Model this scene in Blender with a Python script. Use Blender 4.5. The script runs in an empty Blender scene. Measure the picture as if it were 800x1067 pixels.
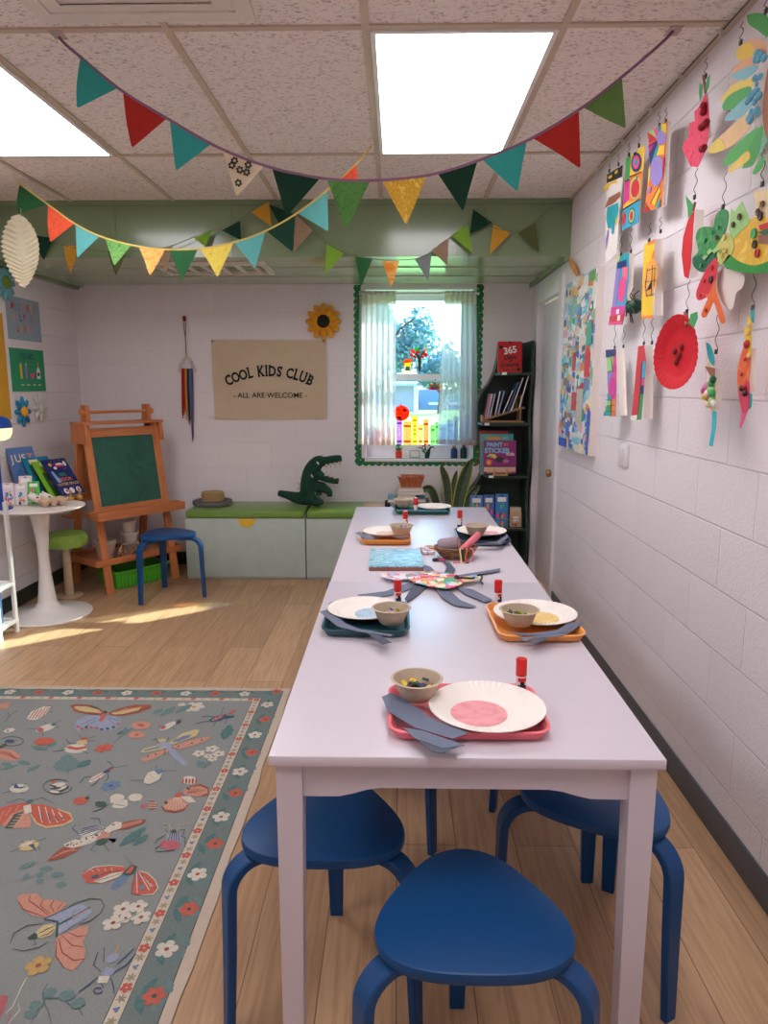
import bpy, bmesh, math, random
from mathutils import Vector, Matrix, noise
V = Vector
R = random.Random(7)
PI = math.pi
scn = bpy.context.scene
COL = scn.collection
# ---------------------------------------------------------------- camera (calibrated from the table edges and ceiling grid)
F = 740.0; VX = 415.0; VY = 403.0; H = 1.43
def _basis():
    d = V((VX-400, 533.5-VY, -F)).normalized()
    Z = V((0, -d.z, d.y)).normalized()
    return d.cross(Z), d, Z
CX, CY, CZ = _basis()
def ray(u, v):
    c = V((u-400, 533.5-v, -F))
    return V((CX.dot(c), CY.dot(c), CZ.dot(c)))
ORG = V((0, 0, H))
def oz(u, v, z): r = ray(u, v); return ORG + r*((z-H)/r.z)
def oy(u, v, y): r = ray(u, v); return ORG + r*(y/r.y)
def ox(u, v, x): r = ray(u, v); return ORG + r*(x/r.x)
def opl(u, v, p, n): r = ray(u, v); return ORG + r*((p-ORG).dot(n)/r.dot(n))
cam = bpy.data.cameras.new('camera'); camo = bpy.data.objects.new('camera', cam); COL.objects.link(camo)
cam.sensor_fit = 'VERTICAL'; cam.sensor_height = 24; cam.lens = F/1067*24; cam.clip_start = .02; cam.clip_end = 200
m3 = Matrix((CX, CY, CZ))
camo.matrix_world = Matrix.Translation(ORG) @ m3.to_4x4()
scn.camera = camo
scn.view_settings.view_transform = 'Standard'; scn.view_settings.look = 'None'
scn.view_settings.gamma = 1; scn.view_settings.use_curve_mapping = False
scn.view_settings.exposure = 0.95
# ---------------------------------------------------------------- materials
def lin(c):
    return tuple(((x/255)/12.92 if x/255 <= .04045 else ((x/255+.055)/1.055)**2.4) for x in c)
MATS = {}
def nt(name):
    m = bpy.data.materials.new(name); m.use_nodes = True
    t = m.node_tree; t.nodes.clear()
    out = t.nodes.new('ShaderNodeOutputMaterial')
    return m, t, out
def N(t, kind, **kw):
    n = t.nodes.new('ShaderNode'+kind)
    for k, v in kw.items():
        if k in n.inputs: n.inputs[k].default_value = v
        else: setattr(n, k, v)
    return n
def rgba(c): return (c[0], c[1], c[2], 1)
def mixc(t, fac, a, b, mode='MIX'):
    n = t.nodes.new('ShaderNodeMix'); n.data_type = 'RGBA'; n.blend_type = mode
    for s, v in ((0, fac), (6, a), (7, b)):
        if isinstance(v, (int, float)): n.inputs[s].default_value = v
        elif isinstance(v, tuple): n.inputs[s].default_value = rgba(v)
        else: t.links.new(v, n.inputs[s])
    return n.outputs[2]
def M(name, c, rough=.55, var=.10, scale=14, bump=0, bscale=200, metal=0, spec=.4, stretch=(1, 1, 1), coat=0, trans=0):
    """plain painted / paper / plastic surface with a little procedural mottling"""
    if name in MATS: return MATS[name]
    m, t, out = nt(name); c = lin(c)
    p = N(t, 'BsdfPrincipled', Roughness=rough, Metallic=metal)
    p.inputs['Specular IOR Level'].default_value = spec
    p.inputs['Coat Weight'].default_value = coat
    tc = N(t, 'TexCoord'); mp = N(t, 'Mapping'); mp.inputs['Scale'].default_value = stretch
    t.links.new(tc.outputs['Object'], mp.inputs['Vector'])
    nz = N(t, 'TexNoise', Scale=scale, Detail=3.0); t.links.new(mp.outputs[0], nz.inputs['Vector'])
    lo = tuple(x*(1-var) for x in c); hi = tuple(min(1, x*(1+var)) for x in c)
    col = mixc(t, nz.outputs['Fac'], lo, hi)
    t.links.new(col, p.inputs['Base Color'])
    if bump:
        nb = N(t, 'TexNoise', Scale=bscale, Detail=4.0); t.links.new(mp.outputs[0], nb.inputs['Vector'])
        b = N(t, 'Bump', Strength=bump, Distance=.004); t.links.new(nb.outputs['Fac'], b.inputs['Height'])
        t.links.new(b.outputs[0], p.inputs['Normal'])
    if trans:
        tr = N(t, 'BsdfTranslucent'); t.links.new(col, tr.inputs['Color'])
        mx = N(t, 'MixShader', Fac=trans); t.links.new(p.outputs[0], mx.inputs[1]); t.links.new(tr.outputs[0], mx.inputs[2])
        t.links.new(mx.outputs[0], out.inputs[0])
    else: t.links.new(p.outputs[0], out.inputs[0])
    MATS[name] = m; return m
def wood(name, c1, c2, rough=.45, stretch=(1, 1, 1), scale=6):
    if name in MATS: return MATS[name]
    m, t, out = nt(name)
    p = N(t, 'BsdfPrincipled', Roughness=rough)
    tc = N(t, 'TexCoord'); mp = N(t, 'Mapping'); mp.inputs['Scale'].default_value = stretch
    t.links.new(tc.outputs['Object'], mp.inputs[0])
    nz = N(t, 'TexNoise', Scale=scale, Detail=6.0, Distortion=.8); t.links.new(mp.outputs[0], nz.inputs['Vector'])
    rp = N(t, 'ValToRGB'); rp.color_ramp.elements[0].position = .3; rp.color_ramp.elements[1].position = .72
    rp.color_ramp.elements[0].color = rgba(lin(c1)); rp.color_ramp.elements[1].color = rgba(lin(c2))
    t.links.new(nz.outputs['Fac'], rp.inputs[0]); t.links.new(rp.outputs[0], p.inputs['Base Color'])
    t.links.new(p.outputs[0], out.inputs[0]); MATS[name] = m; return m
def patches(name, cols, scale=20, rough=.5, stretch=(1, 1, 1), kind='voronoi', trans=0, bump=0, rnd=1.0):
    """patchwork / brushed paint of several colours"""
    if name in MATS: return MATS[name]
    m, t, out = nt(name)
    p = N(t, 'BsdfPrincipled', Roughness=rough)
    tc = N(t, 'TexCoord'); mp = N(t, 'Mapping'); mp.inputs['Scale'].default_value = stretch
    t.links.new(tc.outputs['Object'], mp.inputs[0])
    if kind == 'voronoi':
        vz = N(t, 'TexVoronoi', Scale=scale, Randomness=rnd); vz.distance = 'CHEBYCHEV'; t.links.new(mp.outputs[0], vz.inputs['Vector'])
        sp = N(t, 'SeparateColor'); t.links.new(vz.outputs['Color'], sp.inputs[0]); fac = sp.outputs[0]
    else:
        vz = N(t, 'TexNoise', Scale=scale, Detail=4.0, Distortion=1.2); t.links.new(mp.outputs[0], vz.inputs['Vector'])
        mr = N(t, 'MapRange'); mr.inputs[1].default_value = .32; mr.inputs[2].default_value = .68
        t.links.new(vz.outputs['Fac'], mr.inputs[0]); fac = mr.outputs[0]
    rp = N(t, 'ValToRGB'); cr = rp.color_ramp; cr.interpolation = 'CONSTANT' if kind == 'voronoi' else 'LINEAR'
    n = len(cols)
    while len(cr.elements) < n: cr.elements.new(.5)
    for i, c in enumerate(cols):
        cr.elements[i].position = i/n if kind == 'voronoi' else i/(n-1)
    for i, c in enumerate(cols): cr.elements[i].color = rgba(lin(c))
    t.links.new(fac, rp.inputs[0]); t.links.new(rp.outputs[0], p.inputs['Base Color'])
    t.links.new(p.outputs[0], out.inputs[0])
    MATS[name] = m; return m
def emit(name, c, s):
    if name in MATS: return MATS[name]
    m, t, out = nt(name)
    tc = N(t, 'TexCoord'); nz = N(t, 'TexNoise', Scale=3.0); t.links.new(tc.outputs['Object'], nz.inputs['Vector'])
    c = lin(c); col = mixc(t, nz.outputs['Fac'], tuple(x*.97 for x in c), c)
    e = N(t, 'Emission', Strength=s); t.links.new(col, e.inputs[0])
    t.links.new(e.outputs[0], out.inputs[0]); MATS[name] = m; return m
def film(name, c, alpha=.5, gloss=.0):
    """translucent coloured film / thin cloth: part see-through, part scattering"""
    if name in MATS: return MATS[name]
    m, t, out = nt(name); c = lin(c)
    tc = N(t, 'TexCoord'); nz = N(t, 'TexNoise', Scale=30.0); t.links.new(tc.outputs['Object'], nz.inputs['Vector'])
    col = mixc(t, nz.outputs['Fac'], tuple(x*.92 for x in c), c)
    tr = N(t, 'BsdfTransparent'); t.links.new(col, tr.inputs[0])
    tl = N(t, 'BsdfTranslucent'); t.links.new(col, tl.inputs[0])
    df = N(t, 'BsdfDiffuse'); t.links.new(col, df.inputs[0])
    a = N(t, 'MixShader', Fac=.5); t.links.new(tl.outputs[0], a.inputs[1]); t.links.new(df.outputs[0], a.inputs[2])
    b = N(t, 'MixShader', Fac=alpha); t.links.new(a.outputs[0], b.inputs[1]); t.links.new(tr.outputs[0], b.inputs[2])
    t.links.new(b.outputs[0], out.inputs[0]); MATS[name] = m; return m
# ---------------------------------------------------------------- mesh builder
class MB:
    def __init__(s): s.bm = bmesh.new(); s.ms = []
    def mi(s, m):
        if m not in s.ms: s.ms.append(m)
        return s.ms.index(m)
    def grid(s, rows, m, close_u=False, close_v=False, flip=False):
        """rows: list of equal-length lists of points"""
        i = s.mi(m); vs = [[s.bm.verts.new(p) for p in r] for r in rows]
        nr, nc = len(vs), len(vs[0])
        for a in range(nr if close_v else nr-1):
            for b in range(nc if close_u else nc-1):
                q = [vs[a][b], vs[a][(b+1) % nc], vs[(a+1) % nr][(b+1) % nc], vs[(a+1) % nr][b]]
                if flip: q.reverse()
                try: s.bm.faces.new(q).material_index = i
                except ValueError: pass
        return vs
    def face(s, pts, m):
        f = s.bm.faces.new([s.bm.verts.new(p) for p in pts]); f.material_index = s.mi(m); return f
    def slab(s, pts, vec, m, side=None):
        """flat outline given thickness along vec"""
        i = s.mi(m); j = s.mi(side) if side else i; vec = V(vec)
        a = [s.bm.verts.new(p) for p in pts]; b = [s.bm.verts.new(V(p)+vec) for p in pts]
        s.bm.faces.new(a).material_index = i; s.bm.faces.new(b[::-1]).material_index = j
        for k in range(len(a)):
            f = s.bm.faces.new([a[(k+1) % len(a)], a[k], b[k], b[(k+1) % len(a)]]); f.material_index = j
    def box(s, c, d, m, rot=None, bev=0, seg=2):
        r = bmesh.ops.create_cube(s.bm, size=1)['verts']
        mt = Matrix.Translation(V(c)) @ (rot.to_4x4() if rot else Matrix.Identity(4)) @ Matrix.Diagonal((*d, 1))
        bmesh.ops.transform(s.bm, matrix=mt, verts=r)
        fs = list({f for v in r for f in v.link_faces}); i = s.mi(m)
        for f in fs: f.material_index = i
        if bev:
            es = list({e for v in r for e in v.link_edges})
            q = bmesh.ops.bevel(s.bm, geom=es, offset=bev, segments=seg, affect='EDGES', profile=.5)
            for f in q['faces']: f.material_index = i
    def bx(s, a, b, m, bev=0):
        a = V(a); b = V(b); s.box((a+b)/2, [abs(x) for x in (b-a)], m, bev=bev)
    def lathe(s, prof, m, c=(0, 0, 0), seg=32, rot=None, cap=True, wob=None, sx=1, sy=1):
        rows = []
        for r, z in prof:
            row = []
            for k in range(seg):
                a = 2*PI*k/seg; rr = r*(1+(wob(a, r, z) if wob else 0))
                p = V((rr*math.cos(a)*sx, rr*math.sin(a)*sy, z))
                if rot: p = rot @ p
                row.append(p+V(c))
            rows.append(row)
        vs = s.grid(rows, m, close_u=True)
        if cap:
            for row, fl in ((vs[0], True), (vs[-1], False)):
                if (row[0].co-row[seg//2].co).length > 1e-5:
                    f = s.bm.faces.new(row[::-1] if fl else row); f.material_index = s.mi(m)
        return vs
    def tube(s, pts, r, m, seg=8, cap=True, flat=1.0, side=None):
        """round (or flattened) rod along a path; r number or list; side fixes the flattening direction"""
        pts = [V(p) for p in pts]; n = len(pts); rows = []
        rs = r if isinstance(r, (list, tuple)) else [r]*n
        up = V(side) if side else None
        prev = None
        for i, p in enumerate(pts):
            t = (pts[min(i+1, n-1)]-pts[max(i-1, 0)]).normalized()
            if up: a = up - t*up.dot(t); a.normalize()
            else:
                if prev is None:
                    a = t.orthogonal().normalized()
                else: a = (prev - t*prev.dot(t)).normalized()
                prev = a
            b = t.cross(a)
            rows.append([p + a*rs[i]*math.cos(2*PI*k/seg) + b*rs[i]*flat*math.sin(2*PI*k/seg) for k in range(seg)])
        vs = s.grid(rows, m, close_u=True)
        if cap:
            i = s.mi(m)
            s.bm.faces.new(vs[0][::-1]).material_index = i; s.bm.faces.new(vs[-1]).material_index = i
    def bar(s, pts, side, w, t, m):
        """rectangular-section bent bar; side = constant width direction; w,t numbers or lists"""
        pts = [V(p) for p in pts]; n = len(pts); side = V(side).normalized(); rows = []
        ws = w if isinstance(w, (list, tuple)) else [w]*n; ts = t if isinstance(t, (list, tuple)) else [t]*n
        for i, p in enumerate(pts):
            d = (pts[min(i+1, n-1)]-pts[max(i-1, 0)]).normalized(); nn = d.cross(side).normalized()
            a, b = ws[i]/2, ts[i]/2; c = min(a, b)*.3
            sec = [(a-c, b), (a, b-c), (a, -b+c), (a-c, -b), (-a+c, -b), (-a, -b+c), (-a, b-c), (-a+c, b)]
            rows.append([p + side*x + nn*y for x, y in sec])
        vs = s.grid(rows, m, close_u=True); i = s.mi(m)
        s.bm.faces.new(vs[0][::-1]).material_index = i; s.bm.faces.new(vs[-1]).material_index = i
    def ball(s, c, r, m, seg=12, d=(1, 1, 1), rot=None):
        q = bmesh.ops.create_uvsphere(s.bm, u_segments=seg, v_segments=max(6, seg//2+2), radius=r)['verts']
        mt = Matrix.Translation(V(c)) @ (rot.to_4x4() if rot else Matrix.Identity(4)) @ Matrix.Diagonal((*d, 1))
        bmesh.ops.transform(s.bm, matrix=mt, verts=q); i = s.mi(m)
        for f in {f for v in q for f in v.link_faces}: f.material_index = i
    def text(s, txt, size, o, ex, ey, m, off=0.0, center=True, lift=0, xs=1.0):
        """letters laid flat in the plane (ex, ey) at o"""
        cu = bpy.data.curves.new('lettering', 'FONT'); cu.body = txt; cu.size = size; cu.offset = off
        cu.align_x = 'CENTER' if center else 'LEFT'; cu.resolution_u = 3
        ob = bpy.data.objects.new('lettering', cu)
        me = bpy.data.meshes.new_from_object(ob)
        ex = V(ex).normalized(); ey = V(ey).normalized(); nn = ex.cross(ey); i = s.mi(m); o = V(o)
        vs = [s.bm.verts.new(o + ex*v.co.x*xs + ey*v.co.y + nn*lift) for v in me.vertices]
        for p in me.polygons:
            try: s.bm.faces.new([vs[k] for k in p.vertices]).material_index = i
            except ValueError: pass
        bpy.data.objects.remove(ob); bpy.data.curves.remove(cu); bpy.data.meshes.remove(me)
    def build(s, name, parent=None, world=False, smooth=True, ang=40, recalc=True):
        if recalc: bmesh.ops.recalc_face_normals(s.bm, faces=s.bm.faces)
        if world and parent is not None:
            s.bm.transform(ROOT[parent].inverted())
        me = bpy.data.meshes.new(name); s.bm.to_mesh(me); s.bm.free()
        for m in s.ms: me.materials.append(m)
        if smooth:
            me.shade_smooth(); me.set_sharp_from_angle(angle=math.radians(ang))
        o = bpy.data.objects.new(name, me); COL.objects.link(o)
        if parent is not None:
            o.parent = parent; ROOT[o] = ROOT[parent]
        else: ROOT[o] = Matrix.Identity(4)
        return o
ROOT = {}
def tag(o, label=None, cat=None, group=None, kind=None):
    if label: o['label'] = label
    if cat: o['category'] = cat
    if group: o['group'] = group
    if kind: o['kind'] = kind
    return o
def thing(name, label, cat, loc=(0, 0, 0), rz=0, group=None):
    o = bpy.data.objects.new(name, None); COL.objects.link(o); o.empty_display_size = .05
    o.location = loc; o.rotation_euler = (0, 0, rz)
    ROOT[o] = Matrix.Translation(V(loc)) @ Matrix.Rotation(rz, 4, 'Z')
    return tag(o, label, cat, group)
def struct(o): o['kind'] = 'structure'; return o
KIDS = {}
def copy_tree(o, parent=None):
    c = o.copy(); COL.objects.link(c)
    if parent is not None: c.parent = parent
    for ch in list(o.children): copy_tree(ch, c)
    return c
def dup(o, loc, rz, label, group=None):
    c = copy_tree(o); c.location = loc; c.rotation_euler = (0, 0, rz); c['label'] = label
    if group: c['group'] = group
    ROOT[c] = Matrix.Translation(V(loc)) @ Matrix.Rotation(rz, 4, 'Z')
    return c
def own(o, loc):
    """move the origin of a single-mesh thing to its base without moving the mesh"""
    loc = V(loc); o.data.transform(Matrix.Translation(-loc)); o.location = loc; return o
def RX(a): return Matrix.Rotation(a, 3, 'X')
def RY(a): return Matrix.Rotation(a, 3, 'Y')
def RZ(a): return Matrix.Rotation(a, 3, 'Z')
def ell(cx, cy, rx, ry=None, a=0, n=14):
    ry = rx if ry is None else ry; ca, sa = math.cos(a), math.sin(a)
    return [(cx+rx*math.cos(t)*ca-ry*math.sin(t)*sa, cy+rx*math.cos(t)*sa+ry*math.sin(t)*ca) for t in (2*PI*k/n for k in range(n))]
def strokepx(pts, w):
    """a px polyline of width w as an outline"""
    L, Rr = [], []; n = len(pts)
    for i, p in enumerate(pts):
        a = pts[max(i-1, 0)]; b = pts[min(i+1, n-1)]
        dx, dy = b[0]-a[0], b[1]-a[1]; l = math.hypot(dx, dy) or 1
        ww = w*(.6 if i in (0, n-1) else 1)/2
        L.append((p[0]-dy/l*ww, p[1]+dx/l*ww)); Rr.append((p[0]+dy/l*ww, p[1]-dx/l*ww))
    return L+Rr[::-1]
def rrect(w, d, r, n=6):
    pts = []
    for cx, cy, a0 in ((w/2-r, d/2-r, 0), (-w/2+r, d/2-r, PI/2), (-w/2+r, -d/2+r, PI), (w/2-r, -d/2+r, 1.5*PI)):
        for k in range(n+1):
            a = a0+PI/2*k/n; pts.append((cx+r*math.cos(a), cy+r*math.sin(a)))
    return pts
def crom(pts, n=6):
    pts = [V(p) for p in pts]; out = []
    for i in range(len(pts)-1):
        p0 = pts[max(i-1, 0)]; p1 = pts[i]; p2 = pts[i+1]; p3 = pts[min(i+2, len(pts)-1)]
        for k in range(n):
            t = k/n
            out.append(.5*((2*p1)+(p2-p0)*t+(2*p0-5*p1+4*p2-p3)*t*t+(3*p1-p0-3*p2+p3)*t**3))
    return out+[pts[-1]]
# common materials
WHITE = M('white_paint', (232, 228, 228), .4)
BLACK = M('black', (28, 28, 30), .5)
WIRE = M('steel_wire', (90, 88, 84), .35, metal=.8)
CREAM = M('cream', (228, 214, 188), .7)
# ================================================================ the setting
XL, XR, YB, YF, CE = -2.5, 1.025, 5.62, -1.6, 2.525
SF, SZ = 4.47, 2.2                      # soffit face and underside
def block_wall(name, axes, col, bumpy=.6, dy=.189, mort=.8):
    m, t, out = nt(name)
    p = N(t, 'BsdfPrincipled', Roughness=.6); p.inputs['Specular IOR Level'].default_value = .3
    tc = N(t, 'TexCoord'); sx = N(t, 'SeparateXYZ'); t.links.new(tc.outputs['Object'], sx.inputs[0])
    cb = N(t, 'CombineXYZ'); t.links.new(sx.outputs[axes], cb.inputs[0])
    ad = N(t, 'Math', operation='ADD'); ad.inputs[1].default_value = -dy+.2; t.links.new(sx.outputs[2], ad.inputs[0]); t.links.new(ad.outputs[0], cb.inputs[1])
    br = N(t, 'TexBrick', Scale=1.0); t.links.new(cb.outputs[0], br.inputs['Vector'])
    br.inputs['Brick Width'].default_value = .405; br.inputs['Row Height'].default_value = .2
    br.inputs['Mortar Size'].default_value = .004; br.inputs['Mortar Smooth'].default_value = .6
    c = lin(col)
    br.inputs['Color1'].default_value = rgba(c); br.inputs['Color2'].default_value = rgba(tuple(x*.965 for x in c)); br.inputs['Mortar'].default_value = rgba(tuple(x*.93 for x in c))
    t.links.new(br.outputs['Color'], p.inputs['Base Color'])
    nz = N(t, 'TexNoise', Scale=95.0, Detail=5.0, Roughness=.65); t.links.new(tc.outputs['Object'], nz.inputs['Vector'])
    b1 = N(t, 'Bump', Strength=bumpy, Distance=.006); t.links.new(nz.outputs['Fac'], b1.inputs['Height'])
    iv = N(t, 'Math', operation='SUBTRACT'); iv.inputs[0].default_value = 1; t.links.new(br.outputs['Fac'], iv.inputs[1])
    b2 = N(t, 'Bump', Strength=mort, Distance=.006); t.links.new(iv.outputs[0], b2.inputs['Height']); t.links.new(b1.outputs[0], b2.inputs['Normal'])
    t.links.new(b2.outputs[0], p.inputs['Normal']); t.links.new(p.outputs[0], out.inputs[0]); return m
WALLC = (238, 230, 233)
W_X = block_wall('painted_block_back', 0, WALLC, .35, mort=.3)
W_Y = block_wall('painted_block_side', 1, WALLC, .6)
# floor
def floor_mat():
    m, t, out = nt('oak_plank_floor')
    p = N(t, 'BsdfPrincipled', Roughness=.38)
    tc = N(t, 'TexCoord'); sx = N(t, 'SeparateXYZ'); t.links.new(tc.outputs['Object'], sx.inputs[0])
    cb = N(t, 'CombineXYZ'); t.links.new(sx.outputs[1], cb.inputs[0]); t.links.new(sx.outputs[0], cb.inputs[1])
    br = N(t, 'TexBrick', Scale=1.0); t.links.new(cb.outputs[0], br.inputs['Vector']); br.offset = .37
    br.inputs['Brick Width'].default_value = 1.25; br.inputs['Row Height'].default_value = .187
    br.inputs['Mortar Size'].default_value = .0016; br.inputs['Bias'].default_value = 0.0
    a, b = lin((200, 162, 124)), lin((176, 138, 104))
    br.inputs['Color1'].default_value = rgba(a); br.inputs['Color2'].default_value = rgba(b); br.inputs['Mortar'].default_value = rgba(lin((128, 98, 70)))
    mp = N(t, 'Mapping'); mp.inputs['Scale'].default_value = (38, 2.2, 1); t.links.new(tc.outputs['Object'], mp.inputs[0])
    nz = N(t, 'TexNoise', Scale=1.0, Detail=6.0, Distortion=1.6); t.links.new(mp.outputs[0], nz.inputs['Vector'])
    rp = N(t, 'ValToRGB'); rp.color_ramp.elements[0].color = (.66, .62, .58, 1); rp.color_ramp.elements[1].color = (1, 1, 1, 1)
    rp.color_ramp.elements[0].position = .32; rp.color_ramp.elements[1].position = .6; t.links.new(nz.outputs['Fac'], rp.inputs[0])
    c = mixc(t, .75, br.outputs['Color'], rp.outputs[0], 'MULTIPLY')
    t.links.new(c, p.inputs['Base Color']); t.links.new(p.outputs[0], out.inputs[0]); return m
mb = MB(); mb.bx((XL-.2, YF-.2, -.1), (XR+.2, YB+.0, 0), floor_mat()); struct(mb.build('floor', smooth=False))
# ceiling: mineral-fibre tiles with small pits
def tile_mat():
    m, t, out = nt('ceiling_tile')
    p = N(t, 'BsdfPrincipled', Roughness=.9); p.inputs['Specular IOR Level'].default_value = .1
    tc = N(t, 'TexCoord'); mp = N(t, 'Mapping'); mp.inputs['Scale'].default_value = (60, 105, 60); t.links.new(tc.outputs['Object'], mp.inputs[0])
    nz = N(t, 'TexNoise', Scale=1.0, Detail=3.0, Roughness=.7, Distortion=.6); t.links.new(mp.outputs[0], nz.inputs['Vector'])
    rp = N(t, 'ValToRGB'); rp.color_ramp.elements[0].position = .36; rp.color_ramp.elements[1].position = .46
    rp.color_ramp.elements[0].color = rgba(lin((186, 172, 162))); rp.color_ramp.elements[1].color = rgba(lin((240, 228, 220)))
    t.links.new(nz.outputs['Fac'], rp.inputs[0]); t.links.new(rp.outputs[0], p.inputs['Base Color'])
    b = N(t, 'Bump', Strength=.5, Distance=.004); t.links.new(rp.outputs[0], b.inputs['Height']); t.links.new(b.outputs[0], p.inputs['Normal'])
    t.links.new(p.outputs[0], out.inputs[0]); return m
mb = MB(); mb.bx((XL-.2, YF-.2, CE), (XR+.2, YB+.2, CE+.1), tile_mat()); struct(mb.build('ceiling', smooth=False))
GX = [.507, -.105, -.722, -1.345, -1.96]; GY = [4.44, 3.625, 2.412, 1.2, -.01, -1.2]
TB = M('beige_tee_bar', (200, 180, 158), .45)
mb = MB()
for x in GX: mb.bx((x-.012, YF, CE-.006), (x+.012, SF, CE-.0005), TB)
for y in GY[1:]: mb.bx((XL, y-.012, CE-.007), (XR, y+.012, CE-.0005), TB)
mb.bx((XR-.02, YF, CE-.006), (XR, SF, CE-.0005), TB); mb.bx((XL, YF, CE-.006), (XL+.02, SF, CE-.0005), TB)
struct(mb.build('ceiling_grid', smooth=False))
# walls
WX0, WX1, WZ0, WZ1 = -.265, .575, .865, 2.165       # window opening
mb = MB()
T = .2
mb.bx((XL-T, YB, -.1), (WX0, YB+T, CE+.1), W_X); mb.bx((WX1, YB, -.1), (XR+T, YB+T, CE+.1), W_X)
mb.bx((WX0, YB, -.1), (WX1, YB+T, WZ0), W_X); mb.bx((WX0, YB, WZ1), (WX1, YB+T, CE+.1), W_X)
struct(mb.build('wall_back', smooth=False))
mb = MB(); mb.bx((XL-T, YF, -.1), (XL, YB, CE), W_Y); struct(mb.build('wall_left', smooth=False))
DY0, DY1, DZ = 4.66, 5.36, 2.03                     # doorway in the right wall
mb = MB(); mb.bx((XR, YF, -.1), (XR+T, DY0, CE), W_Y); mb.bx((XR, DY1, -.1), (XR+T, YB, CE), W_Y); mb.bx((XR, DY0, DZ), (XR+T, DY1, CE), W_Y)
struct(mb.build('wall_right', smooth=False))
mb = MB(); mb.bx((XL-T, YF-T, -.1), (XR+T, YF, CE), W_X); struct(mb.build('wall_front', smooth=False))
VINYL = M('dark_vinyl_base', (82, 84, 88), .5)
VINYL2 = M('dark_green_base', (48, 58, 52), .5)
mb = MB(); mb.bx((XR-.008, YF, 0), (XR, DY0-.1, .1), VINYL, bev=.002); struct(mb.build('baseboard_right'))
mb = MB(); mb.bx((XL, YF, 0), (XL+.008, YB, .105), VINYL2, bev=.002); struct(mb.build('baseboard_left'))
mb = MB(); mb.bx((XL+.01, YB-.008, 0), (XR, YB, .105), VINYL2, bev=.002); struct(mb.build('baseboard_back'))
# door
DW = M('door_white', (226, 220, 224), .4)
mb = MB()
mb.bx((XR+.03, DY0+.03, .01), (XR+.07, DY1-.03, DZ-.02), DW, bev=.003)
door = struct(mb.build('door_1'))
mb = MB()
for a, b in (((XR-.018, DY0-.09, 0), (XR+.03, DY0+.012, DZ+.09)), ((XR-.018, DY1-.012, 0), (XR+.03, DY1+.08, DZ+.09)), ((XR-.018, DY0+.012, DZ-.012), (XR+.03, DY1-.012, DZ+.09))): mb.bx(a, b, DW, bev=.005)
mb.bx((XR+.028, DY0+.002, 0), (XR+.16, DY0+.032, DZ), DW); mb.bx((XR+.028, DY1-.032, 0), (XR+.16, DY1-.002, DZ), DW)
mb.build('door_frame', door)
BRASS = M('brass', (176, 140, 80), .3, metal=.9)
mb = MB()
mb.lathe([(.026, 0), (.026, .006), (.011, .01), (.011, .03), (.024, .036), (.028, .05), (.022, .062), (.0, .064)], BRASS, (XR+.03, DY0+.09, .86), 16, RY(-PI/2))
mb.build('door_handle', door)
# soffit
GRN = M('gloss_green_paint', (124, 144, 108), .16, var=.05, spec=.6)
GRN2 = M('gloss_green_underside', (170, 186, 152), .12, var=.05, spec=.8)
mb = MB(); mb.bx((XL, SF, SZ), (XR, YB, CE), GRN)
mb.bm.faces.ensure_lookup_table()
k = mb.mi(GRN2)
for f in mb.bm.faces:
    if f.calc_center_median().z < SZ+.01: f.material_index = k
for x in (-1.72, -1.02, -.3, .21): mb.bx((x-.018, SF-.006, SZ), (x+.018, SF, CE-.02), GRN)
mb.bx((XL, SF-.012, CE-.03), (XR, SF, CE), GRN)
for y in (4.85, 5.23): mb.bx((XL, y-.012, SZ-.006), (XR, y+.012, SZ), GRN2)
o = mb.build('soffit', smooth=False); struct(o)
mb = MB()
mb.bx((XR-.035, SF, SZ-.02), (XR, YB, SZ), GRN); 
for k in range(28):
    y = SF+.02+k*.041; mb.slab([(XR-.036, y+.02*math.cos(a), SZ-.02-.018*math.sin(a)) for a in (0, .5, 1, 1.57, 2.1, 2.6, PI)], (.004, 0, 0), GRN)
struct(mb.build('trim_1'))
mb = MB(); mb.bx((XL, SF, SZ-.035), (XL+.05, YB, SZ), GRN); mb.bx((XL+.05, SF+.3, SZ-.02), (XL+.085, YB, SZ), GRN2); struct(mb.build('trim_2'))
# window: frame, sashes, panes, sill
WF = M('window_white_vinyl', (236, 236, 240), .35)
mb = MB()
y0, y1 = YB+.11, YB+.17
for a, b in (((WX0, y0, WZ0), (WX0+.045, y1, WZ1)), ((WX1-.045, y0, WZ0), (WX1, y1, WZ1)), ((WX0+.045, y0, WZ1-.035), (WX1-.045, y1, WZ1)), ((WX0+.045, y0, WZ0), (WX1-.045, y1, WZ0+.05))): mb.bx(a, b, WF, bev=.004)
win = struct(mb.build('window_1'))
ZM = 1.5
mb = MB()
for za, zb, yy in ((ZM-.03, WZ1-.035, y0+.03), (WZ0+.05, ZM+.03, y0+.005)):
    mb.bx((WX0+.045, yy, za), (WX0+.085, yy+.025, zb), WF); mb.bx((WX1-.085, yy, za), (WX1-.045, yy+.025, zb), WF)
    mb.bx((WX0+.085, yy, za), (WX1-.085, yy+.025, za+.055), WF); mb.bx((WX0+.085, yy, zb-.04), (WX1-.085, yy+.025, zb), WF)
mb.build('sash', win)
mb = MB(); GL = None
m, t, out = nt('blue_tinted_glass')
tc = N(t, 'TexCoord'); nz = N(t, 'TexNoise', Scale=2.0); t.links.new(tc.outputs['Object'], nz.inputs[0])
ta = N(t, 'BsdfTransparent'); t.links.new(mixc(t, nz.outputs['Fac'], (.76, .91, .98), (.8, .95, 1)), ta.inputs[0]); gb = N(t, 'BsdfGlossy', Roughness=.02)  # pale blue put into the glass to make the window light bluish
mx = N(t, 'MixShader', Fac=.05); t.links.new(ta.outputs[0], mx.inputs[1]); t.links.new(gb.outputs[0], mx.inputs[2]); t.links.new(mx.outputs[0], out.inputs[0])
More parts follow.
